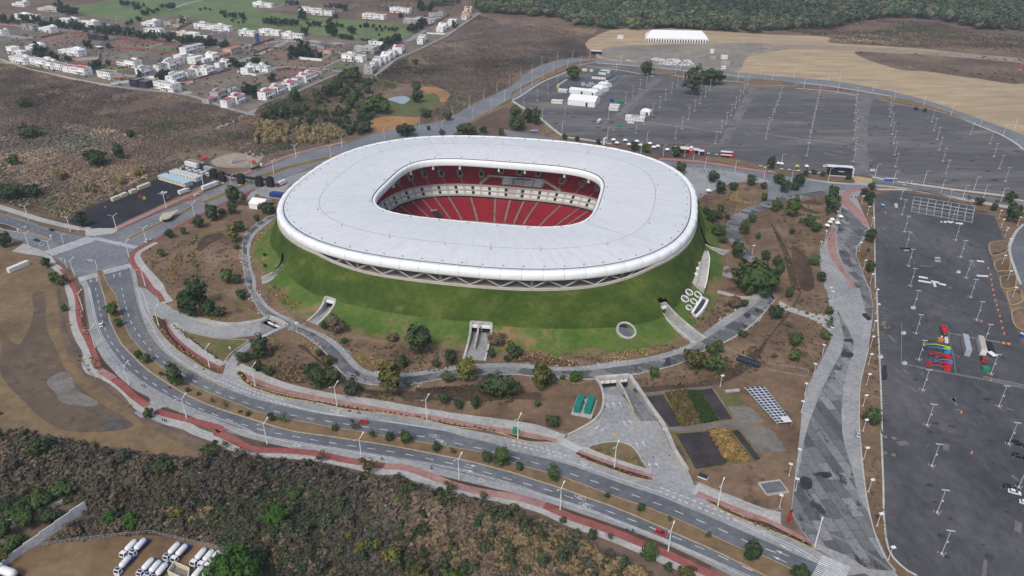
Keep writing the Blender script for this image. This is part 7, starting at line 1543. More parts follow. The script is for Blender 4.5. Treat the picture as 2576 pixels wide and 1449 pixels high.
for i,(q,n,a)in enumerate([('@20 195 1335',5,-6),('@31 1175 372',7,-8),('@20 1870 805',3,-4),('@31 1143 635',1,0),('@31 1155 640',1,0),('@31 2395 900',1,0),('@32 2540 490',2,-70),('@32 2565 500',1,-70)]):
 c=W(*P(q)[0],.14)
 for k in range(n):
  p=c+Vector((math.cos(R(a)),math.sin(R(a)),0))*1.35*k
  lab=['by the blue-topped stalls behind the roof','on the plaza road kerb','under the two big far trees','left one of a pair on the near car park','right one of a pair on the near car park','under a lamp on the right island','at the right edge of the near car park','last one at the right edge'][i]
  t=thing('portable_toilet','blue portable toilet '+lab+(', '+(nth(k)+' from left' if k else 'leftmost')if n>1 else ''),'portable toilet',p,R(a),'blue portable toilets');MB().box((0,0,1.1),(1.15,1.15,2.2)).build('cabin',SKYB,t);MB().box((0,0,2.27),(1.2,1.2,.16),taper=.85).build('roof',PW,t);MB().box((0,-.59,1.0),(.7,.04,1.8)).build('door',BLUE2,t)
def barrel(label,p,group,m=ORANGE):
 t=thing('barrel',label,'barrel',p,0,group);MB().lathe([(.5,0),(.5,.2),(.42,.25),(.36,1.1),(.1,1.2)],12).build('drum',m,t);MB().lathe([(.41,.6),(.4,.75)],12).build('band',PW,t)
BQ=['@31 2215 1255','@31 2235 1320','@31 2245 1370','@31 2250 1425','@32 2260 25','@32 2272 78','@32 2285 132','@32 2298 180','@32 2312 228','@32 2330 288','@32 2342 342','@32 2358 408','@32 2373 465','@32 2142 340','@32 2242 935','@32 1942 1255','@33 2045 215','@31 1180 695']
for i,q in enumerate(BQ):
 barrel('orange traffic drum on the near car park, '+ranks(BQ,1)[i],W(*P(q)[0],.15),'orange traffic drums')
for i,q in enumerate(['@32 2350 560 2385 567','@32 2400 567 2435 575','@01 1895 555 1935 560','@01 1975 568 2015 572','@01 2050 600 2062 622','@01 1055 640 1075 645','@01 1690 545 1700 548','@20 1010 1310 1030 1315']):
 c,L,a=seg(q);t=thing('barrier',['left orange water barrier by the semi-trailers','right orange water barrier by the semi-trailers','left red barrier across the approach road','middle red barrier across the approach road','orange barrier at the tip of the approach median','red barrier on the black yard left','red barrier on the black yard right','orange barrier in the far car park'][i],'barrier',(c.x,c.y,.15),a,'plastic barriers')
 MB().add([(-L/2,-.3,0),(L/2,-.3,0),(L/2,.3,0),(-L/2,.3,0),(-L/2,-.12,1.1),(L/2,-.12,1.1),(L/2,.12,1.1),(-L/2,.12,1.1)],[(4,5,6,7),(0,1,5,4),(1,2,6,5),(2,3,7,6),(3,0,4,7)]).build('shell',ORANGE if i<2 or i in(4,7)else RED,t);MB().box((0,0,.65),(L*.9,.5,.12)).build('stripe',PW,t)
def boom(label,q,m,basket,boomL=9,group='boom lifts in the near car park'):
 c=W(*P(q)[0],.15);a=ang(q);t=thing('boom_lift',label,'boom lift',c,a,group);MB().box((0,0,.85),(2.8,2.2,.7),taper=.9).build('chassis',m,t);MB().box((-.6,0,1.6),(2.2,2.0,.8),taper=.85).build('turret',m,t)
 b=MB();b.tube((-1.2,0,2.1),(boomL*.55,.15,2.5),.3,.26,6);b.tube((boomL*.55,.15,2.5),(boomL,.15,1.6),.2,.16,6);k=b.build('boom',m,t)
 bk=MB()
 for z in(1.0,2.0):
  for x,y,X,Y in((-.6,-.9,.6,-.9),(.6,-.9,.6,.9),(.6,.9,-.6,.9),(-.6,.9,-.6,-.9)):bk.tube((boomL+.6+x,y,z),(boomL+.6+X,Y,z),.07,n=4)
 bk.box((boomL+.6,0,.95),(1.3,1.9,.1));bk.build('basket',basket,k);wheels(t,(-1.0,1.0),.45,1.15)
boom('lime-green boom lift with long arm, topmost of the machine row','@32 1790 625 1700 610',LIME,LIME,9.5);boom('blue boom lift just below the lime-green one','@32 1795 660 1700 640',SKYB,BLUE2,9)
boom('red boom lift below the first blue one','@32 1780 705 1690 690',RED,RED,6);boom('short red lift in the middle of the machine row','@32 1800 730 1760 722',RED,RED,4);boom('blue boom lift between the red ones','@32 1810 765 1730 755',SKYB,SKYB,5);boom('red boom lift second from the bottom of the row','@32 1800 795 1700 780',RED,RED,7.5);boom('red boom lift lowest in the machine row','@32 1790 835 1690 815',RED,RED,7.5)
for i,q in enumerate(['@32 1745 420','@32 1775 425','@32 1750 450','@32 1778 455','@32 1765 475']):
 t=thing('scissor_lift','red scissor lift in the cluster at the top of the machine row','scissor lift',W(*P(q)[0],.15),R(80),'red scissor lifts');MB().box((0,0,.6),(2.3,1.1,.6)).build('base',PDK,t);MB().box((0,0,1.2),(2.0,.7,.7)).build('scissor_stack',PGREY,t);MB().box((0,0,2.0),(2.4,1.2,.9)).build('platform',RED,t);wheels(t,(-.8,.8),.25,.6)
block('machine','orange compressor beside the white drums','machine','@32 1700 535 1755 540',2,1.6,ORANGE,None,ribs=False)
for i,q in enumerate(['@32 1782 510','@32 1800 512','@32 1784 530','@32 1802 532','@32 1786 548','@32 1804 552','@32 1745 500']):barrel('white drum beside the orange compressor',W(*P(q)[0],.15),'white drums',PW)
def forklift(label,q,m):
 t=thing('forklift',label,'forklift',W(*P(q)[0],.14),R(30),'forklifts on the black yard');MB().box((0,0,.8),(2.3,1.4,.9),taper=.9).build('body',m,t);MB().box((1.5,0,1.6),(.15,1.1,3.0)).build('mast',PDK,t);MB().box((1.9,.3,.2),(1.0,.14,.08)).box((1.9,-.3,.2),(1.0,.14,.08)).build('forks',PDK,t)
 for x in(-.7,.7):
  for y in(-.55,.55):MB().tube((x,y,1.2),(x*.8,y,2.2),.05,n=4).build('cage_post',PDK,t)
 MB().box((0,0,2.25),(1.4,1.2,.08)).build('cage_roof',m,t);wheels(t,(-.8,.8),.35,.75)
forklift('red forklift on the black yard','@01 1412 540',RED);forklift('yellow forklift beside the red one','@01 1455 558',YEL)
t=thing('entrance_gantry','black-clad gate gantry spanning the stadium approach road','gantry',(0,0,0));gp=['@01 2160 350','@01 2245 378','@01 2435 400','@11 40 425','@11 150 430'];tops=[]
for i,q in enumerate(gp):
 c=W(*P(q)[0],0);a=ang('@01 2245 378 2435 400');MB().box((c.x,c.y,3.6),(5.5,3.2,7.2),rz=a,taper=.95).build('pier',BLACKC,t);MB().box((c.x,c.y,7.7),(3.6,2.4,1.0),rz=a).build('pier_top',PDK,t);tops.append(Vector((c.x,c.y,6.6)))
for a,b in zip(tops,tops[1:]):m=MB();wall_strip(m,[a,b],5.0,1.6);m.build('beam',BLACKC,t)
for i,q in enumerate(['@01 2240 400','@01 2290 365','@01 2340 345','@01 2410 420','@01 2470 400','@01 2505 385']):
 c=W(*P(q)[0],.12);t=thing('crash_block','cream concrete block by the black gantry, '+(nth(i)+' from the left' if i else 'leftmost'),'barrier',c,R(35),'cream concrete blocks');MB().box((0,0,.4),(2.4,.7,.8),taper=.8).build('block',CREAM,t)
t=thing('guard_booth','curved flat-roofed guard booth on the approach road median','booth',(0,0,0));rf=smooth(WP('@01 1612 745 1640 700 1700 690 1760 675 1800 672 1740 715 1715 740 1660 755',3.2),True,4)
MB().prism(rf,3.2,3.6,0).build('roof',TANW,t);m=MB();wall_strip(m,rf+[rf[0]],3.0,.35);m.build('roof_edge',PW,t);MB().prism(offset(smooth(WP('@01 1625 765 1700 745 1740 735 1730 760 1660 790'),True,3),.2,True),.1,3.1).build('glazed_walls',GLASS,t);m=MB();wall_strip(m,[Vector((k.x,k.y,1.2))for k in WP('@01 1608 765 1640 785 1700 770 1735 750')],.1,.3);m.build('low_wall',PW,t)
for q,l,s in[('@01 2060 160','red-roofed open hut at the corner of the black yard',7),('@01 2545 205','red-roofed open hut on the pale dirt yard',5)]:
 t=thing('hut',l,'hut',W(*P(q)[0],.1),R(-15),'red-roofed huts');k=s/2
 MB().add([(-k,-k*.6,2.4),(k,-k*.6,2.4),(k,k*.6,2.8),(-k,k*.6,2.8)]+[(-k,-k*.6,2.6),(k,-k*.6,2.6),(k,k*.6,3.0),(-k,k*.6,3.0)],[(3,2,1,0),(4,5,6,7),(0,1,5,4),(1,2,6,5),(2,3,7,6),(3,0,4,7)]).build('roof',RED,t);MB().box((0,k*.3,1.2),(s*.9,.3,2.4)).build('back_wall',TANW,t)
 for a in(-1,1):MB().box((a*k*.9,-k*.5,1.2),(.2,.2,2.4)).build('post',PDK,t)
wall('low_wall','pale low wall right of the red-roofed corner hut','@01 1900 160 2050 195 2160 130',1.2,.4,GREYW);wall('low_wall','pale low wall round the hut on the dirt yard','@01 2320 205 2390 180 @01 2480 165 @01 2320 210 2470 235',1.0,.4,GREYW)
t=thing('scaffold_stand','bare grey scaffold frame of a temporary stand on the near car park','scaffold',(0,0,0));fr=WP('@31 1440 690 2050 800',.15);bk=WP('@31 1450 600 2060 700',.15)
for i in range(9):
 a,b=fr[0].lerp(fr[1],i/8),bk[0].lerp(bk[1],i/8);m=MB()
 for k in range(5):
  p=a.lerp(b,k/4);m.tube(p,p+Vector((0,0,1.2+1.1*k)),.13,n=4)
 m.tube(a+Vector((0,0,1.2)),b+Vector((0,0,5.6)),.14,n=4);m.tube(a,b,.1,n=4);m.build('frame',PGREY,t)
for k in range(5):
 a,b=fr[0].lerp(bk[0],k/4),fr[1].lerp(bk[1],k/4);z=Vector((0,0,1.2+1.1*k));MB().tube(a+z,b+z,.15,n=4).tube(a+z*.45,b+z*.45,.09,n=4).build('cross_rail',PGREY,t)
def fence(label,q,h,mat,n_,rails=2,group=None,name='fence',th=.06):
 p=resample(WP(q),n_);t=thing(name,label,'fence',(0,0,0),0,group);m=MB()
 for k in p:m.tube(k,k+Vector((0,0,h)),th,n=4)
 m.build('posts',mat,t);m=MB()
 for r_ in range(rails):
  z=Vector((0,0,h*(r_+1)/rails-.04))
  for a,b in zip(p,p[1:]):m.tube(a+z,b+z,th*.8,n=4)
 m.build('rails',mat,t)
LF='crowd-control fences on the car parks'
for l,q,n in[('long railing along the plaza road edge of the far car park','@31 1010 320 1250 350 1900 440 2380 495',70),('railing across the lower middle of the far car park','@20 1660 1275 2110 1340',40),('railing left of the longer one in the far car park','@20 1330 1230 1605 1270',26),('railing right of the pale lane in the far car park','@20 2450 1345 2574 1362 @30 440 1420 860 1470',40),('double fence at the lower right of the near car park','@32 2150 925 2574 1020',26),('double fence second line at the lower right','@32 2165 905 2574 995',26),('fence left of the machine row','@32 1340 370 1335 770',14),('fence below the machine row','@32 1335 770 1650 840 1890 880 2150 930',30),('barrier beside the machine row','@32 1805 440 1850 660 1890 885',16),('grey fence along the lane at the back of the far car park','@31 1000 40 1015 290',16),('white walkway rail up to the marquees','@20 900 970 1160 755',24),('white walkway rail down to the striped cabin','@20 1110 1195 1265 1040',14)]:
 fence(l,q,1.2,PGREY if 'walk' not in l else PW,n,2,LF)
FENCED=paint('dark_mesh',(.1,.1,.11),.7)
fence('dark wire fence round the back of the black yard','@01 690 750 900 650 1400 430 1880 190 2110 190',2.4,FENCED,60,3)
fence('black screen fence round the marquee compound','@20 540 790 345 920 560 945 590 950',2.0,BLACKC,40,4)
fence('dark fence along the back of the approach road','@01 2200 240 2574 240 @11 300 110 900 -30 @10 1300 1300 1700 1230',2.2,FENCED,70,3)
fence('grey railing along the garden edge above the boulevard','@23 1840 520 2100 620 2400 770 2574 800 @33 140 790',1.2,PGREY,40,2);fence('thin wire fence along the outer verge','@02 580 0 640 400 760 650 900 860 1100 1050 1300 1210 1500 1330 @03 1750 0 2200 150 2574 230 @13 0 260 600 355 1200 460 1700 560 2574 780 @23 300 870 800 1100',1.8,FENCED,130,2)
fence('dark wire fence across the foreground bushes','@03 1410 815 1640 615 2000 600 2290 820',2.0,FENCED,40,2);fence('pale wire fence round the lorry yard','@03 350 1160 700 1110 1100 1060 1520 1020 1900 1110 2280 1190',1.6,PGREY,50,2);fence('pale fence round a soil bed by the promenade','@32 0 770 220 800 380 825 410 840 390 900 100 850 0 830',1.0,PGREY,26,2);fence('railings on the small footbridge','@22 2105 590 2260 660 2500 770',1.1,PGREY,18,2)
t=thing('footbridge','dark blue footbridge over the garden gully','footbridge',(0,0,0));a,b=WP('@22 2270 700 2500 775',.9);m=MB();d=(b-a).normalized();n=Vector((-d.y,d.x,0))*2
m.prism([a-n,b-n,b+n,a+n],.5,.9);m.build('deck',paint('dark_deck',(.035,.045,.065),.6),t)
for s in(-1,1):m=MB();wall_strip(m,[a+n*s+Vector((0,0,.5)),b+n*s+Vector((0,0,.5))],.5,.15);m.build('side_beam',NAVY,t)
fence('slim palisade gate across the promenade foot','@33 300 920 500 1000 760 1110 950 1210 1120 1320 1250 1430',1.4,PGREY,60,2)
t=thing('solar_array','long slanted array of blue-grey solar panels in the garden','solar array',(0,0,0));A,B=WP('@22 2350 998 2620 1400',1.0),WP('@22 2530 980 2820 1340',3.0)
A=[W(*P('@22 2340 1000')[0],.9),W(*P('@32 90 1360')[0],.9)];B=[W(*P('@22 2535 985')[0],2.4),W(*P('@32 245 1345')[0],2.4)];FRM=paint('panel_frame',(.6,.63,.66),.4);PV=paint('solar_cell',(.05,.065,.1),.15,.2,2)
ga=lambda s,r_:A[0].lerp(A[1],s).lerp(B[0].lerp(B[1],s),r_)
MB().add([ga(i/14,r_/4)for i in range(15)for r_ in range(5)],[(i*5+j,i*5+j+1,i*5+j+6,i*5+j+5)for i in range(14)for j in range(4)]).build('frame',FRM,t)
for i in range(14):
 for j in range(4):
  if i>11 and j>1:continue
  g=lambda s,r_:A[0].lerp(A[1],s).lerp(B[0].lerp(B[1],s),r_)+Vector((0,0,.12))
  MB().add([g((i+.1)/14,(j+.1)/4),g((i+.85)/14,(j+.1)/4),g((i+.85)/14,(j+.88)/4),g((i+.1)/14,(j+.88)/4)],[(0,1,2,3),(3,2,1,0)]).build('panel',PV,t)
for i in range(6):p,q=A[0].lerp(A[1],i/5),B[0].lerp(B[1],i/5);MB().tube((p.x,p.y,0),p,.1,n=4).tube((q.x,q.y,0),q,.1,n=4).build('post',PGREY,t)
t=thing('water_tank','low walled stone pond below the allotment beds','pond',(0,0,0));m=MB();pq=WP('@23 2480 525 2560 640 @33 205 610 115 495');wall_strip(m,[Vector((k.x,k.y,.8))for k in pq+pq[:1]],0,.7);m.build('rim',CONCLT,t);MB().flat(offset(pq,.3,True),.35).build('water',ASPHDK,t)
block('garden_bench','small pale glazed cold frame below the allotment','cold frame','@23 1875 440 1970 475',2.4,.7,PW,None,ribs=False,top=GLASS)
block('bench','curved pale bench above the allotment path','bench','@22 2145 1055 2285 1040',1.2,1.0,CONCLT,None,ribs=False,doors=False)
for q,l in[('@22 1540 1425','white meter box at the corner of the allotment'),('@32 1130 700','white bin bag at the edge of the near car park'),('@32 1362 460','white box inside the machine compound'),('@32 1458 205','white crate at a lamp foot in the near car park'),('@32 1372 765','white box at the corner of the machine compound'),('@31 1915 1295','white block beside the lamp on the near car park'),('@31 1285 615','white bin beside the blue toilets, upper'),('@31 1290 635','white bin beside the blue toilets, lower')]:
 t=thing('box',l,'box',W(*P(q)[0],.15),R(15));MB().box((0,0,.6),(1.8,1.4,1.2),taper=.9).build('body',PW,t);MB().box((0,0,1.23),(1.7,1.3,.08)).build('lid',SILV,t)
BM=['@31 1515 1340 1605 1355','@31 1510 1380 1640 1400','@31 1640 1385 1720 1400','@31 1720 1410 1790 1425','@31 1665 1395 1680 1440','@31 2100 1180 2170 1188','@31 2100 1330 2210 1335','@31 1885 800 1960 805']
for i,q in enumerate(BM):
 c,L,a=seg(q);t=thing('beam_stack','stack of white beams lying on the near car park, '+ranks(BM)[i],'beams',(c.x,c.y,.15),a,'white beams on the near car park')
 for k in range(3):MB().box((0,(k-1)*.5,.22),(L,.4,.4)).build('beam',PW,t)
for i,q in enumerate(['@31 1690 1155','@31 1715 1155','@31 1690 1185','@31 1718 1185']):
 t=thing('pallet','pale grey pallet in a group of four, '+['upper left','upper right','lower left','lower right'][i],'pallet',W(*P(q)[0],.15),R(8),'pallets on the near car park');MB().box((0,0,.5),(1.5,1.5,.8)).build('load',SILV,t);MB().box((0,0,.07),(1.7,1.7,.14)).build('deck',BROWN,t)
t=thing('debris_heap','heap of white foam panels at the foot of the scaffold stand','heap',W(*P('@31 1800 790')[0],.15));hp=MB()
for i in range(9):hp.box((rr.uniform(-4,4),rr.uniform(-1,1),.3+rr.random()*.3),(rr.uniform(1,2),rr.uniform(.7,1.2),.5),rz=rr.random()*3)
hp.build('panels',TARP,t)
t=thing('generator_cart','black equipment cart round the foot of a lamp on the near car park','cart',W(*P('@31 1385 1060')[0],.15),R(-6));MB().box((0,0,.5),(6,2,1.0),taper=.9).build('body',BLACKC,t);MB().box((0,-1.4,.15),(3.2,.3,.3)).build('kerb_bar',PW,t);wheels(t,(-2,2),.3,1.0)
# --- people and bicycles
def person_mesh():
 me=bpy.data.meshes.new('body');bm=bmesh.new();sk=bm.verts.layers.skin.verify()
 J=[((0,0,.95),.15),((0,0,1.2),.14),((0,0,1.42),.17),((0,0,1.54),.065),((0,.01,1.66),.1),((0,.01,1.76),.08),((-.2,0,1.42),.065),((-.26,.02,1.15),.05),((-.27,.08,.9),.042),((.2,0,1.42),.065),((.26,-.02,1.15),.05),((.27,.05,.9),.042),((-.1,0,.88),.1),((-.11,.06,.48),.07),((-.11,-.04,.08),.05),((-.11,.1,.04),.045),((.1,0,.88),.1),((.11,-.03,.48),.07),((.11,-.14,.08),.05),((.11,0,.04),.045)]
 E_=[(0,1),(1,2),(2,3),(3,4),(4,5),(2,6),(6,7),(7,8),(2,9),(9,10),(10,11),(0,12),(12,13),(13,14),(14,15),(0,16),(16,17),(17,18),(18,19)]
 vs=[bm.verts.new(p)for p,r in J]
 for v,(p,r)in zip(vs,J):v[sk].radius=(r,r)
 vs[0][sk].use_root=True
 for a,b in E_:bm.edges.new((vs[a],vs[b]))
 bm.to_mesh(me);bm.free();o=bpy.data.objects.new('tmp',me);COL.objects.link(o);o.modifiers.new('s','SKIN');o.modifiers.new('u','SUBSURF').levels=1
 dg=bpy.context.evaluated_depsgraph_get();m2=bpy.data.meshes.new_from_object(o.evaluated_get(dg));bpy.data.objects.remove(o);return m2
PB=person_mesh();SKIN=paint('skin',(.4,.25,.17),.6)
def person(label,p,a,top,trousers,group=None):
 me=PB.copy();me.materials.clear()
 for m in(trousers,top,SKIN):me.materials.append(m)
 for f in me.polygons:z=f.center.z;f.material_index=0 if z<.95 else(1 if z<1.5 and not(abs(f.center.x)>.22 and z<1.05)else 2)
 t=thing('person',label,'person',p,a,group);link('body',me,t);MB().lathe([(.02,1.62),(.105,1.66),(.11,1.74),(.07,1.83),(.02,1.85)],10).build('hair',PDK,t);return t
gp_=['@31 732 645','@31 738 668','@31 742 690','@31 752 716','@31 610 925','@31 638 928','@31 660 880','@31 658 892','@31 680 858','@31 617 965','@31 585 957','@31 627 885','@21 1808 265','@21 1826 266','@21 1836 266','@21 1898 278','@21 1918 272','@21 1934 283','@21 1975 290','@21 2122 312','@21 2140 314','@21 2070 298','@31 836 545','@31 880 545']
for i,q in enumerate(gp_):
 person('person in dark clothes '+('standing by the promenade bend' if i<12 else 'standing on the grey plaza' if i<22 else('left' if i==22 else 'right')+' of two at the red path bend'),W(*P(q)[0],.16),rr.random()*6,BLKC,PDK,'people by the promenade' if i<12 else 'people on the plaza' if i<22 else 'people at the red path')
person('pedestrian in white top and blue trousers on the footpath',W(*P('@12 138 1045')[0],.3),1.5,PW,BLUE2);person('pedestrian in dark clothes by a street lamp on the footpath',W(*P('@12 795 1140')[0],.3),1.5,PDK,PDK);person('pedestrian in white by the junction corner',W(*P('@01 690 850')[0],.3),1.5,PW,PDK)
def cyclist(label,q,shirt):
 c=W(*P(q)[0],.16);a=ang(q);t=thing('bicycle',label.replace('cyclist','bicycle under the cyclist'),'bicycle',c,a,'bicycles on the road')
 for x in(-.52,.52):
  w=MB();
  for k in range(14):
   s0,s1=2*math.pi*k/14,2*math.pi*(k+1)/14;w.tube((x+.33*math.cos(s0),0,.34+.33*math.sin(s0)),(x+.33*math.cos(s1),0,.34+.33*math.sin(s1)),.03,n=4)
  w.build('wheel',TYRE,t)
 MB().tube((-.52,0,.34),(-.15,0,.85),.03,n=4).tube((-.15,0,.85),(.4,0,.82),.03,n=4).tube((.4,0,.95),(.52,0,.34),.03,n=4).tube((-.1,0,.3),(.4,0,.82),.03,n=4).tube((.42,-.25,.98),(.42,.25,.98),.025,n=4).build('frame',RED if shirt is RED else PDK,t);MB().box((-.18,0,.92),(.28,.14,.07)).build('saddle',PDK,t)
 me=bpy.data.meshes.new('body');bm=bmesh.new();sk=bm.verts.layers.skin.verify()
 J=[((-.15,0,1.0),.14),((.05,0,1.25),.14),((.2,0,1.42),.15),((.28,0,1.5),.06),((.36,0,1.6),.1),((.2,.19,1.4),.06),((.36,.24,1.15),.045),((.44,.22,1.0),.04),((.2,-.19,1.4),.06),((.36,-.24,1.15),.045),((.44,-.22,1.0),.04),((-.12,.1,.95),.09),((.22,.12,.75),.065),((.0,.12,.32),.05),((-.12,-.1,.95),.09),((.2,-.12,.62),.065),((-.05,-.12,.22),.05)]
 vs=[bm.verts.new(p)for p,r in J]
 for v,(p,r)in zip(vs,J):v[sk].radius=(r,r)
 vs[0][sk].use_root=True
 for a_,b_ in[(0,1),(1,2),(2,3),(3,4),(2,5),(5,6),(6,7),(2,8),(8,9),(9,10),(0,11),(11,12),(12,13),(0,14),(14,15),(15,16)]:bm.edges.new((vs[a_],vs[b_]))
 bm.to_mesh(me);bm.free();o=bpy.data.objects.new('tmp',me);COL.objects.link(o);o.modifiers.new('s','SKIN');o.modifiers.new('u','SUBSURF').levels=1
 m2=bpy.data.meshes.new_from_object(o.evaluated_get(bpy.context.evaluated_depsgraph_get()));bpy.data.objects.remove(o)
 m2.materials.clear();m2.materials.append(PDK);m2.materials.append(shirt);m2.materials.append(SKIN)
 for f in m2.polygons:f.material_index=0 if f.center.z<.98 and abs(f.center.x)<.42 and f.center.x<.3 else(1 if f.center.z<1.48 else 2)
 r=thing('person',label,'person',c,a,'cyclists on the road');link('body',m2,r);MB().lathe([(.03,1.62),(.13,1.64),(.11,1.72),(.03,1.76)],8,(.36,0,0)).build('helmet',PDK,r)
for l,q,s in[('cyclist in pale top, left of a pair on the outer carriageway','@02 1428 985 1445 1000',PW),('cyclist in dark top, right of a pair on the outer carriageway','@02 1455 1002 1475 1015',BLUE2),('cyclist on the outer carriageway passing a street lamp','@02 1268 840 1285 855',PDK),('cyclist in red on the outer carriageway edge','@13 1270 282 1240 278',RED),('cyclist in black on the outer carriageway edge','@13 1768 375 1740 368',BLKC),('cyclist near the red car at bottom right','@23 1218 1005 1190 995',PDK),('cyclist on the inner carriageway by the drain covers','@12 1035 1262 1010 1258',BLKC),('motorcyclist ahead of the white car on the curve','@02 1062 330 1058 310',BLKC)]:cyclist(l,q,s)
for i,q in enumerate(['@02 1640 1340','@02 1660 1348','@02 1678 1352']):person(['left','middle','right'][i]+' of three people in black on the verge',W(*P(q)[0],.05),1.0,BLKC,PDK,'people on the verge')
for q,l in[('@03 2040 540','grey utility pole in the foreground bushes'),('@13 1318 870','pale bare pole among the foreground bushes')]:
 t=thing('utility_pole',l,'utility pole',W(*P(q)[0],0));MB().tube((0,0,0),(0,0,7),.16,.12,6).build('pole',CONCP,t);MB().box((0,0,6.6),(1.4,.12,.12)).build('crossarm',PGREY,t)
t=thing('leaning_mast','orange leaning mast at the right edge beyond the dry field','mast',W(*P('@30 2535 705')[0],0));MB().tube((0,0,0),(5,0,24),.9,.7,6).build('mast',paint('rust_orange',(.5,.14,.06),.6),t);MB().box((0,0,.3),(3,3,.6)).build('footing',CONCP,t)
t=thing('rubble_spread','broad spread of white broken sheets beyond the loop road','debris',(0,0,0));m=MB()
for p in fill('@20 1400 595 1470 580 1780 600 1800 625 1860 660 1840 672 1500 650',150):m.box((p[0],p[1],.3),(rr.uniform(1.5,5),rr.uniform(1,3.5),.3),rz=rr.random()*3)
o_=m.build('sheets',TARP,t)
for q,l,w_,h_,mt in[('@20 1990 590 2050 592','grey flat-roofed site hut beyond the loop road',6,3,GREYW),('@20 2100 590 2165 592','white site hut beyond the loop road',7,4,PW),('@20 2110 640 2200 650','low grey site hut behind the large tree',6,3,GREYW),('@20 2105 690 2150 692','small white site hut behind the large tree',5,3,PW),('@20 800 540 900 545','black-roofed gatehouse beside the loop road',7,4,BLACKC),('@20 1060 385 1120 387','small white house left of the long marquee',6,4,PW),('@20 1145 615 1200 618','row of pale blocks on the loop road verge',2,1.4,CREAM),('@20 1205 625 1268 630','row of grey blocks on the loop road verge',2,1.4,SILV)]:cabin(l,q,w_,h_,mt,mt if mt is not BLACKC else PW,'huts beyond the loop road',2,'site_hut',0,'hut')
t=thing('signboard','white square signboard on the construction yard','signboard',W(*P('@20 2008 560')[0],0));MB().box((0,0,6),(5,.3,6)).build('board',PW,t);MB().tube((0,0,0),(0,0,3.2),.2,n=6).build('post',PGREY,t)
# ---------------------------------------------------------------- housing estate
HW=paint('white_render',(.84,.84,.82),.8,.08,.15);HC=paint('cream_render',(.66,.6,.48),.8,.1,.15);HG=paint('grey_render',(.42,.41,.4),.8,.12,.2);HN=paint('navy_render',(.03,.035,.055),.6,.1);HB=paint('dark_brown_render',(.12,.1,.095),.8,.15)
ROOFG=paint('grey_flat_roof',(.52,.51,.49),.9,.15,.2);ROOFW=paint('white_flat_roof',(.76,.76,.74),.85,.1,.2);ROOFR=paint('red_flat_roof',(.42,.06,.055),.8,.15,.2);ROOFP=paint('faded_red_roof',(.4,.15,.14),.8,.15,.2);ROOFT=paint('orange_tile_roof',(.42,.18,.09),.85,.2,.5);ROOFB=paint('brown_flat_roof',(.2,.15,.13),.9,.15,.2)
PALW={'w':HW,'c':HC,'g':HG,'n':HN,'b':HB,'t':TANW};PALR={'g':ROOFG,'w':ROOFW,'r':ROOFR,'p':ROOFP,'t':ROOFT,'b':ROOFB}
NW={'w':'white','c':'cream','g':'grey','n':'dark navy','b':'dark brown','t':'tan'};NR={'g':'grey roof','w':'white roof','r':'red roof','p':'faded red roof','t':'orange tiled roof','b':'brown roof'}
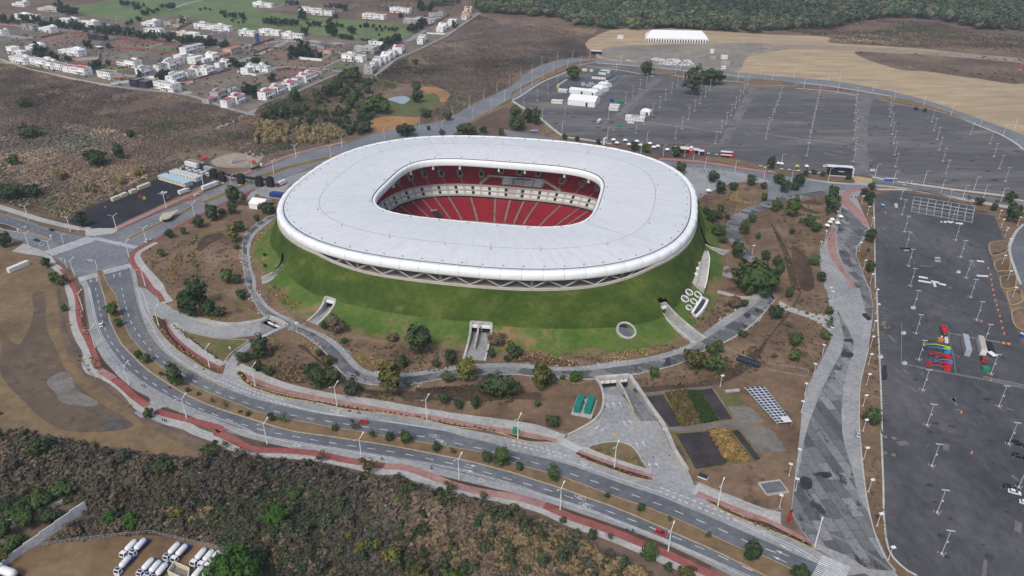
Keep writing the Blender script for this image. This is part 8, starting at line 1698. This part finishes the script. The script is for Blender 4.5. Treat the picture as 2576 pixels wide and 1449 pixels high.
def house(u,v,w_,wc,rc,label,rz,seed):
 c=W(u,v);w=w_*mpp(c)*1.16;rd=random.Random(seed);d=min(w*.9,rd.uniform(10,13.5));c.y+=d*.45;t=thing('house',label,'house',c,rz,'houses of the estate');wm,rm=PALW[wc],PALR[rc]
 f1,f2=4.1,8.0;body=MB();blocks=[]
 sx=rd.choice((-1,1));split=rd.uniform(.45,.62)
 x0,x1=-w/2,w/2;xm=x0+w*split if sx<0 else x1-w*split
 A=(x0,xm,-d/2,d/2)if sx<0 else(xm,x1,-d/2,d/2);B=(xm,x1,-d*rd.uniform(.2,.42),d*rd.uniform(.38,.5))if sx<0 else(x0,xm,-d*rd.uniform(.2,.42),d*rd.uniform(.38,.5))
 hb=rd.choice((f1,f2-.8,f2-.8))
 for(a,b,e,f),h in((A,f2),(B,hb)):body.box(((a+b)/2,(e+f)/2,h/2),(b-a-(.003 if h==f2 else 0),f-e,h));blocks.append((a,b,e,f,h))
 if rd.random()<.6:a,b,e,f,h=blocks[0];body.box(((a+b)/2+rd.uniform(-.5,.5),f-2.1,h+1.1),((b-a)*.45,3.4,2.2));blocks.append(((a+b)/2-(b-a)*.22,(a+b)/2+(b-a)*.22,f-3.8,f-.4,h+2.2))
 body.build('walls',wm,t)
 for a,b,e,f,h in blocks[:2]:
  rf=MB().box(((a+b)/2,(e+f)/2,h+.06),(b-a-.5,f-e-.5,.1)).build('roof',rm,t);pp=MB()
  for px_,py_,qx,qy in(((a+b)/2,e+.12,b-a,.24),((a+b)/2,f-.12,b-a,.24),(a+.12,(e+f)/2,.24,f-e-.48),(b-.12,(e+f)/2,.24,f-e-.48)):pp.box((px_,py_,h+.25),(qx,qy,.5))
  pp.build('parapet',wm,rf)
  if rd.random()<.7:k=MB().lathe([(.5,h+.12),(.55,h+1.0),(.3,h+1.25)],8,((a+b)/2+rd.uniform(-1,1),(e+f)/2+rd.uniform(-1,1),0)).build('water_tank',rd.choice((PDK,PW,GREYW)),rf)
  for fl in((1.9,5.9)if h>5 else(1.9,)):
   n=max(1,int((b-a)/3.4))
   for i in range(n):
    if rd.random()<.38:continue
    ww,hh=rd.uniform(1.1,2.4),rd.choice((1.2,1.6,2.2));x=a+(i+.5)*(b-a)/n;MB().box((x,e-.02,fl),(min(ww,(b-a)/n*.8),.08,hh)).build('window',GLASS,t)
   for s,X in((-1,a),(1,b)):
    if(X in(x0,x1))and rd.random()<.75:MB().box((X+s*.02,(e+f)/2+rd.uniform(-2,2),fl),(.08,rd.uniform(.9,2),1.2)).build('window',GLASS,t)
 a,b,e,f,h=blocks[0];MB().box(((a+b)/2,e-.7,4.1),((b-a)*.8,1.5,.3)).build('balcony',wm,t);MB().box(((a+b)/2,e-.03,1.25),(min(3.4,(b-a)*.5),.1,2.4)).build('garage_door',rd.choice((PGREY,BROWN,PDK)),t)
 return t
HA=ang('@10 0 1108 850 740');HA2=ang('@00 600 740 1700 930')
ROWS=[('on the estate front edge',HA2,'@00 190 640 240 wg 390 665 280 wg 560 700 220 wb 760 742 320 wp 1060 792 200 wb 1410 882 200 nb 1660 912 270 wg'),('in the estate left half',HA2,'@00 160 545 200 ww 340 510 190 ww 700 555 320 ww 1280 672 270 wb 20 360 70 wg 460 322 210 ww 290 305 130 gb 980 405 200 nb'),('in the estate middle cluster',HA,'@00 1470 745 200 wb 1650 705 200 wb 1760 665 200 wp 1850 610 190 ww 1965 640 130 ww 2090 620 190 ww 1790 812 250 wg 1930 772 200 wp 2110 742 200 wg 2235 690 150 wg 2510 742 160 wg 2280 565 280 tt 1925 525 240 wg'),('behind the avenue',HA2+.12,'@00 190 65 170 wg 480 115 250 cg 270 200 250 ww 690 240 190 wc 880 268 190 ww 1500 262 170 ww 1545 345 190 wg 1740 275 160 tb 1835 225 120 tb 2060 295 200 wb 2230 315 170 wg 1800 382 170 cw 1980 395 220 ww 2490 365 150 wg'.replace('wc','ww')),('behind the golf course',HA2+.1,'@10 70 75 190 wg 360 52 110 nb 530 130 190 wg 670 155 200 wb 760 80 160 nb 1190 195 210 wg 1310 110 150 bb 1455 130 190 wg 1570 242 170 gg 1710 238 190 gg 1820 180 150 gb'),('by the slanting wall',HA+.25,'@10 2140 122 160 cg 2110 190 190 ct 1980 252 180 ww 1870 312 210 ww 1665 432 180 wg 1440 525 200 wr 1375 570 180 wg 1300 622 220 ww 1210 672 240 wg 1150 730 190 gg'),('in the estate right half',HA2+.1,'@10 140 360 200 ww 370 395 200 wg 1100 535 210 gg 1215 475 150 wb 985 622 210 wg 690 565 170 tr 60 735 130 wg'),('above the scrub gully',HA,'@10 570 795 220 wr 455 842 200 wp 365 892 210 wr 245 932 220 wp 140 982 260 wr @00 2150 1018 250 gp 2335 1062 240 wr')]
hs=0
for area,rz,q in ROWS:
 tok=q.split();i=0;lst=[];c=r=0
 while i<len(tok):
  if tok[i][0]=='@':c,r=int(tok[i][1]),int(tok[i][2]);i+=1;continue
  lst.append((c*644+float(tok[i])/4,r*362.3+float(tok[i+1])/4,float(tok[i+2])/4,tok[i+3]));i+=4
 lst.sort();n=len(lst)
 for j,(u,v,w_,k)in enumerate(lst):
  hs+=1;house(u,v,w_,k[0],k[1],f'{NW[k[0]]} house, {NR[k[1]]}, '+(nth(j)+' from left ' if j else 'leftmost ')+area,rz,300+hs)
def shell(label,q,w,d,h,cols,rz):
 c=W(*P(q)[0]);t=thing('building_shell',label,'building shell',c,rz,'unfinished houses');MB().box((0,0,.2),(w,d,.4)).build('slab',GREYW,t)
 for i in range(cols):
  for j in range(2):
   x,y=-w/2+w*i/(cols-1),-d/2+d*j;hh=h*random.Random(i*7+j).uniform(.5,1.0);MB().box((x*.95,y*.95,hh/2),(w/cols*.7,.35,hh)).build('wall_stub',GREYW,t)
shell('unfinished concrete house shell with jagged wall stubs','@00 2340 900',22,14,5,6,HA);shell('low unfinished foundation walls by the golf course, left','@10 590 420',22,9,1.6,7,HA2);shell('low unfinished foundation walls by the golf course, right','@10 810 440',16,8,2.0,5,HA2);shell('heap of demolished walls below the navy house','@00 1880 935',12,6,1.6,5,HA2)
t=thing('pergola','open timber pergola with orange tiled roof among the houses','pergola',W(*P('@00 1195 815')[0]),HA2+.3);MB().add([(-7,-4,4.6),(7,-4,4.6),(7,4,5.4),(-7,4,5.4),(-7,-4,4.8),(7,-4,4.8),(7,4,5.6),(-7,4,5.6)],[(3,2,1,0),(4,5,6,7),(0,1,5,4),(1,2,6,5),(2,3,7,6),(3,0,4,7)]).build('roof',ROOFT,t);MB().box((-1,1,2.2),(9,5,4.2)).build('back_wall',TANW,t)
for x in(-6.5,0,6.5):
 for y in(-3.7,3.7):MB().box((x,y,2.3),(.4,.4,4.6)).build('post',PDK,t)
t=thing('carport','flat white-topped dark carport left of the avenue','carport',W(*P('@00 1000 492')[0]),HA2);MB().box((0,0,3.1),(11,6,.3)).build('roof',HW,t);MB().box((0,2,1.5),(10.4,1.6,3)).build('back_wall',HN,t)
for x in(-5,5):MB().box((x,-2.6,1.5),(.3,.3,3)).build('post',PDK,t)
t=thing('tower','slim bright blue tower rising above the estate houses','tower',W(*P('@10 20 435')[0]));MB().box((0,0,6.5),(4,4,13)).build('shaft',paint('blue_tower',(.03,.06,.25),.6),t);MB().box((0,0,13.1),(4.2,4.2,.3)).build('cap',NAVY,t)
t=thing('water_tower','round navy water tank beside the grey house by the slanting wall','tank',W(*P('@10 1010 725')[0]));MB().lathe([(3.2,0),(3.2,6),(2.9,6.3),(.5,6.6)],18).build('tank',NAVY,t);MB().lathe([(3.4,0),(3.4,.5)],18).build('base',GREYW,t)
GW='garden walls of the estate'
for l,q,h,m in[('low pale wall along the road under the red-roofed houses','@10 0 1125 300 1000 500 905 700 815 860 748',2,TANW),('long pale boundary wall slanting up to the forest','@10 1200 785 1310 705 1410 620 1520 570 1650 515 1800 440 1930 378 2050 290 2180 200 2250 150',2.4,TANW),('long pale wall along the front of the estate','@00 0 600 300 705 700 795 1000 850 1120 865',2,TANW),('white garden wall below the orange-roofed pergola','@00 1120 858 1300 830 1500 790 1600 790',3,HW),('red brick wall along the avenue lots','@00 1190 395 1640 445 1810 470',2.6,BRICKW),('white wall closing the brick-walled lot','@00 1470 500 1640 450',2.6,HW),('grey wall at the left of the brick-walled lot','@00 1010 445 1190 395',2.6,HG),('red brick wall in front of the walled lot','@00 1110 480 1320 498 1480 510 1800 545',2.2,BRICKW),('red brick wall left of the navy house','@00 720 340 900 360',2.4,BRICKW),('red brick wall below the white houses at far left','@00 410 385 640 340',2.4,BRICKW),('red brick wall at the far left edge','@00 -60 255 140 280',2.4,BRICKW),('short brick wall right of the avenue houses','@00 1110 310 1300 280',2,BRICKW),('tan ramped garden wall in the left half','@00 730 615 1000 600 1000 540',4,TANW),('dark red hedge-like wall below the tan ramped wall','@00 740 640 860 660 1010 640',1.6,BRICKW),('brick wall curving below the white villa','@00 1080 655 1200 690 1420 660',1.8,BRICKW),('brick wall right of the tan beige house','@00 2185 560 2340 595',2,BRICKW),('long brick wall right of the middle cluster','@00 1700 840 1950 810 2100 765 2330 705',2,BRICKW),('brick wall slanting between vacant lots','@00 1780 300 1930 235',2.4,BRICKW),('dark red courtyard wall beside the blue tower','@10 -40 470 180 400',3.2,BRICKW),('brick wall enclosing the lot left of the walled villa','@10 -20 545 130 490 210 490',2.2,BRICKW),('white wall round the tree-filled villa','@10 325 575 480 600 660 615 800 545',3,HW),('tan back wall of the walled villa','@10 325 575 350 540',3,HW),('brick wall above the vacant lot on the right','@10 380 405 520 360',2,BRICKW),('pale wall along the lot right of the villa','@10 680 690 870 600',1.8,HW),('brick wall in front of the grey house','@10 1190 555 1270 515',3,BRICKW),('brick wall beside the far grey houses','@10 1740 270 1840 220 1950 145',2.4,BRICKW),('white wall of the far white villa','@10 1210 205 1320 150',3,HW),('white wall right of the far white villa','@10 1460 145 1570 85',3,HW),('brick wall below the far white villa','@10 1330 145 1430 155',2,BRICKW),('white wall along the far left golf edge','@10 150 90 290 55',2.6,HW),('white wall of the villa on the slanting road','@10 1720 340 1900 350 1990 320',2,HW),('white garden wall by the left lower lot','@10 0 765 200 705',2.4,HW),('brick wall above the left lower lot','@10 210 715 330 690 480 700',1.8,BRICKW),('white wall beside the far left white house','@00 300 205 460 175',2.4,HW),('white wall right of the avenue white houses','@00 2000 395 2145 355',3.4,HW),('long white wall in the golf-side house garden','@00 2200 345 2350 300',2.6,HW),('white wall below the rightmost white house','@00 2390 730 2574 765',2.4,HW)]:
 wall('garden_wall',l,q,h,.4,m,GW)
EL=['@00 630 265','@00 970 345','@00 1105 315','@00 1295 395','@00 1430 375','@00 1625 420','@00 1175 235','@00 440 245','@10 215 485','@10 110 475','@10 795 525','@10 890 515','@00 2095 430','@00 2300 365']
for i,q in enumerate(EL):
 RM.put(W(*P(q)[0]),0,'slim pale lamp among the houses, '+ranks(EL)[i],'street lamps in the estate')
for name,pr in[('street_lamp',SL),('tanker',TB),('tanker',TW)]:pass
for L_ in TP.values():
 for pr in L_:
  if not pr.used:
   for ch in list(pr.r.children):bpy.data.objects.remove(ch)
   bpy.data.objects.remove(pr.r)
# ---------------------------------------------------------------- camera, light, sky
cam=bpy.data.cameras.new('camera');co=bpy.data.objects.new('camera',cam);COL.objects.link(co)
co.location=(0,0,CH);co.rotation_euler=(math.pi/2-PITCH,0,0)
cam.sensor_width=36;cam.lens=2870/4000*36;cam.clip_end=12000;cam.clip_start=1
SC.camera=co
w=bpy.data.worlds.new('World');SC.world=w;w.use_nodes=True
nt=w.node_tree;bg=nt.nodes['Background']
sky=nt.nodes.new('ShaderNodeTexSky');sky.sky_type='NISHITA';sky.sun_disc=False
SUN_EL,SUN_AZ=R(52),R(205)
sky.sun_elevation=SUN_EL;sky.sun_rotation=SUN_AZ;sky.air_density=1.0;sky.dust_density=3.0;sky.ozone_density=1.0
nt.links.new(sky.outputs[0],bg.inputs[0]);bg.inputs[1].default_value=.115
l=bpy.data.lights.new('sun','SUN');l.energy=1.5;l.angle=R(14);l.color=(1,.96,.9)
lo=bpy.data.objects.new('sun',l);COL.objects.link(lo)
d=Vector((math.sin(SUN_AZ)*math.cos(SUN_EL),math.cos(SUN_AZ)*math.cos(SUN_EL),math.sin(SUN_EL)))
lo.rotation_euler=d.to_track_quat('Z','Y').to_euler();lo.location=d*900
vs=SC.view_settings;vs.view_transform='Standard';vs.look='None';vs.exposure=0.36;vs.gamma=1
hz=bpy.data.materials.new('haze_air');hz.use_nodes=True;nt=hz.node_tree;nt.nodes.remove(nt.nodes['Principled BSDF'])
pv=nt.nodes.new('ShaderNodeVolumePrincipled');pv.inputs['Color'].default_value=(.86,.92,1,1);pv.inputs['Density'].default_value=.00011;pv.inputs['Anisotropy'].default_value=.2
nt.links.new(pv.outputs[0],nt.nodes['Material Output'].inputs['Volume'])
S(MB().box((0,2700,103),(13000,8600,246)).build('haze',hz),'stuff')
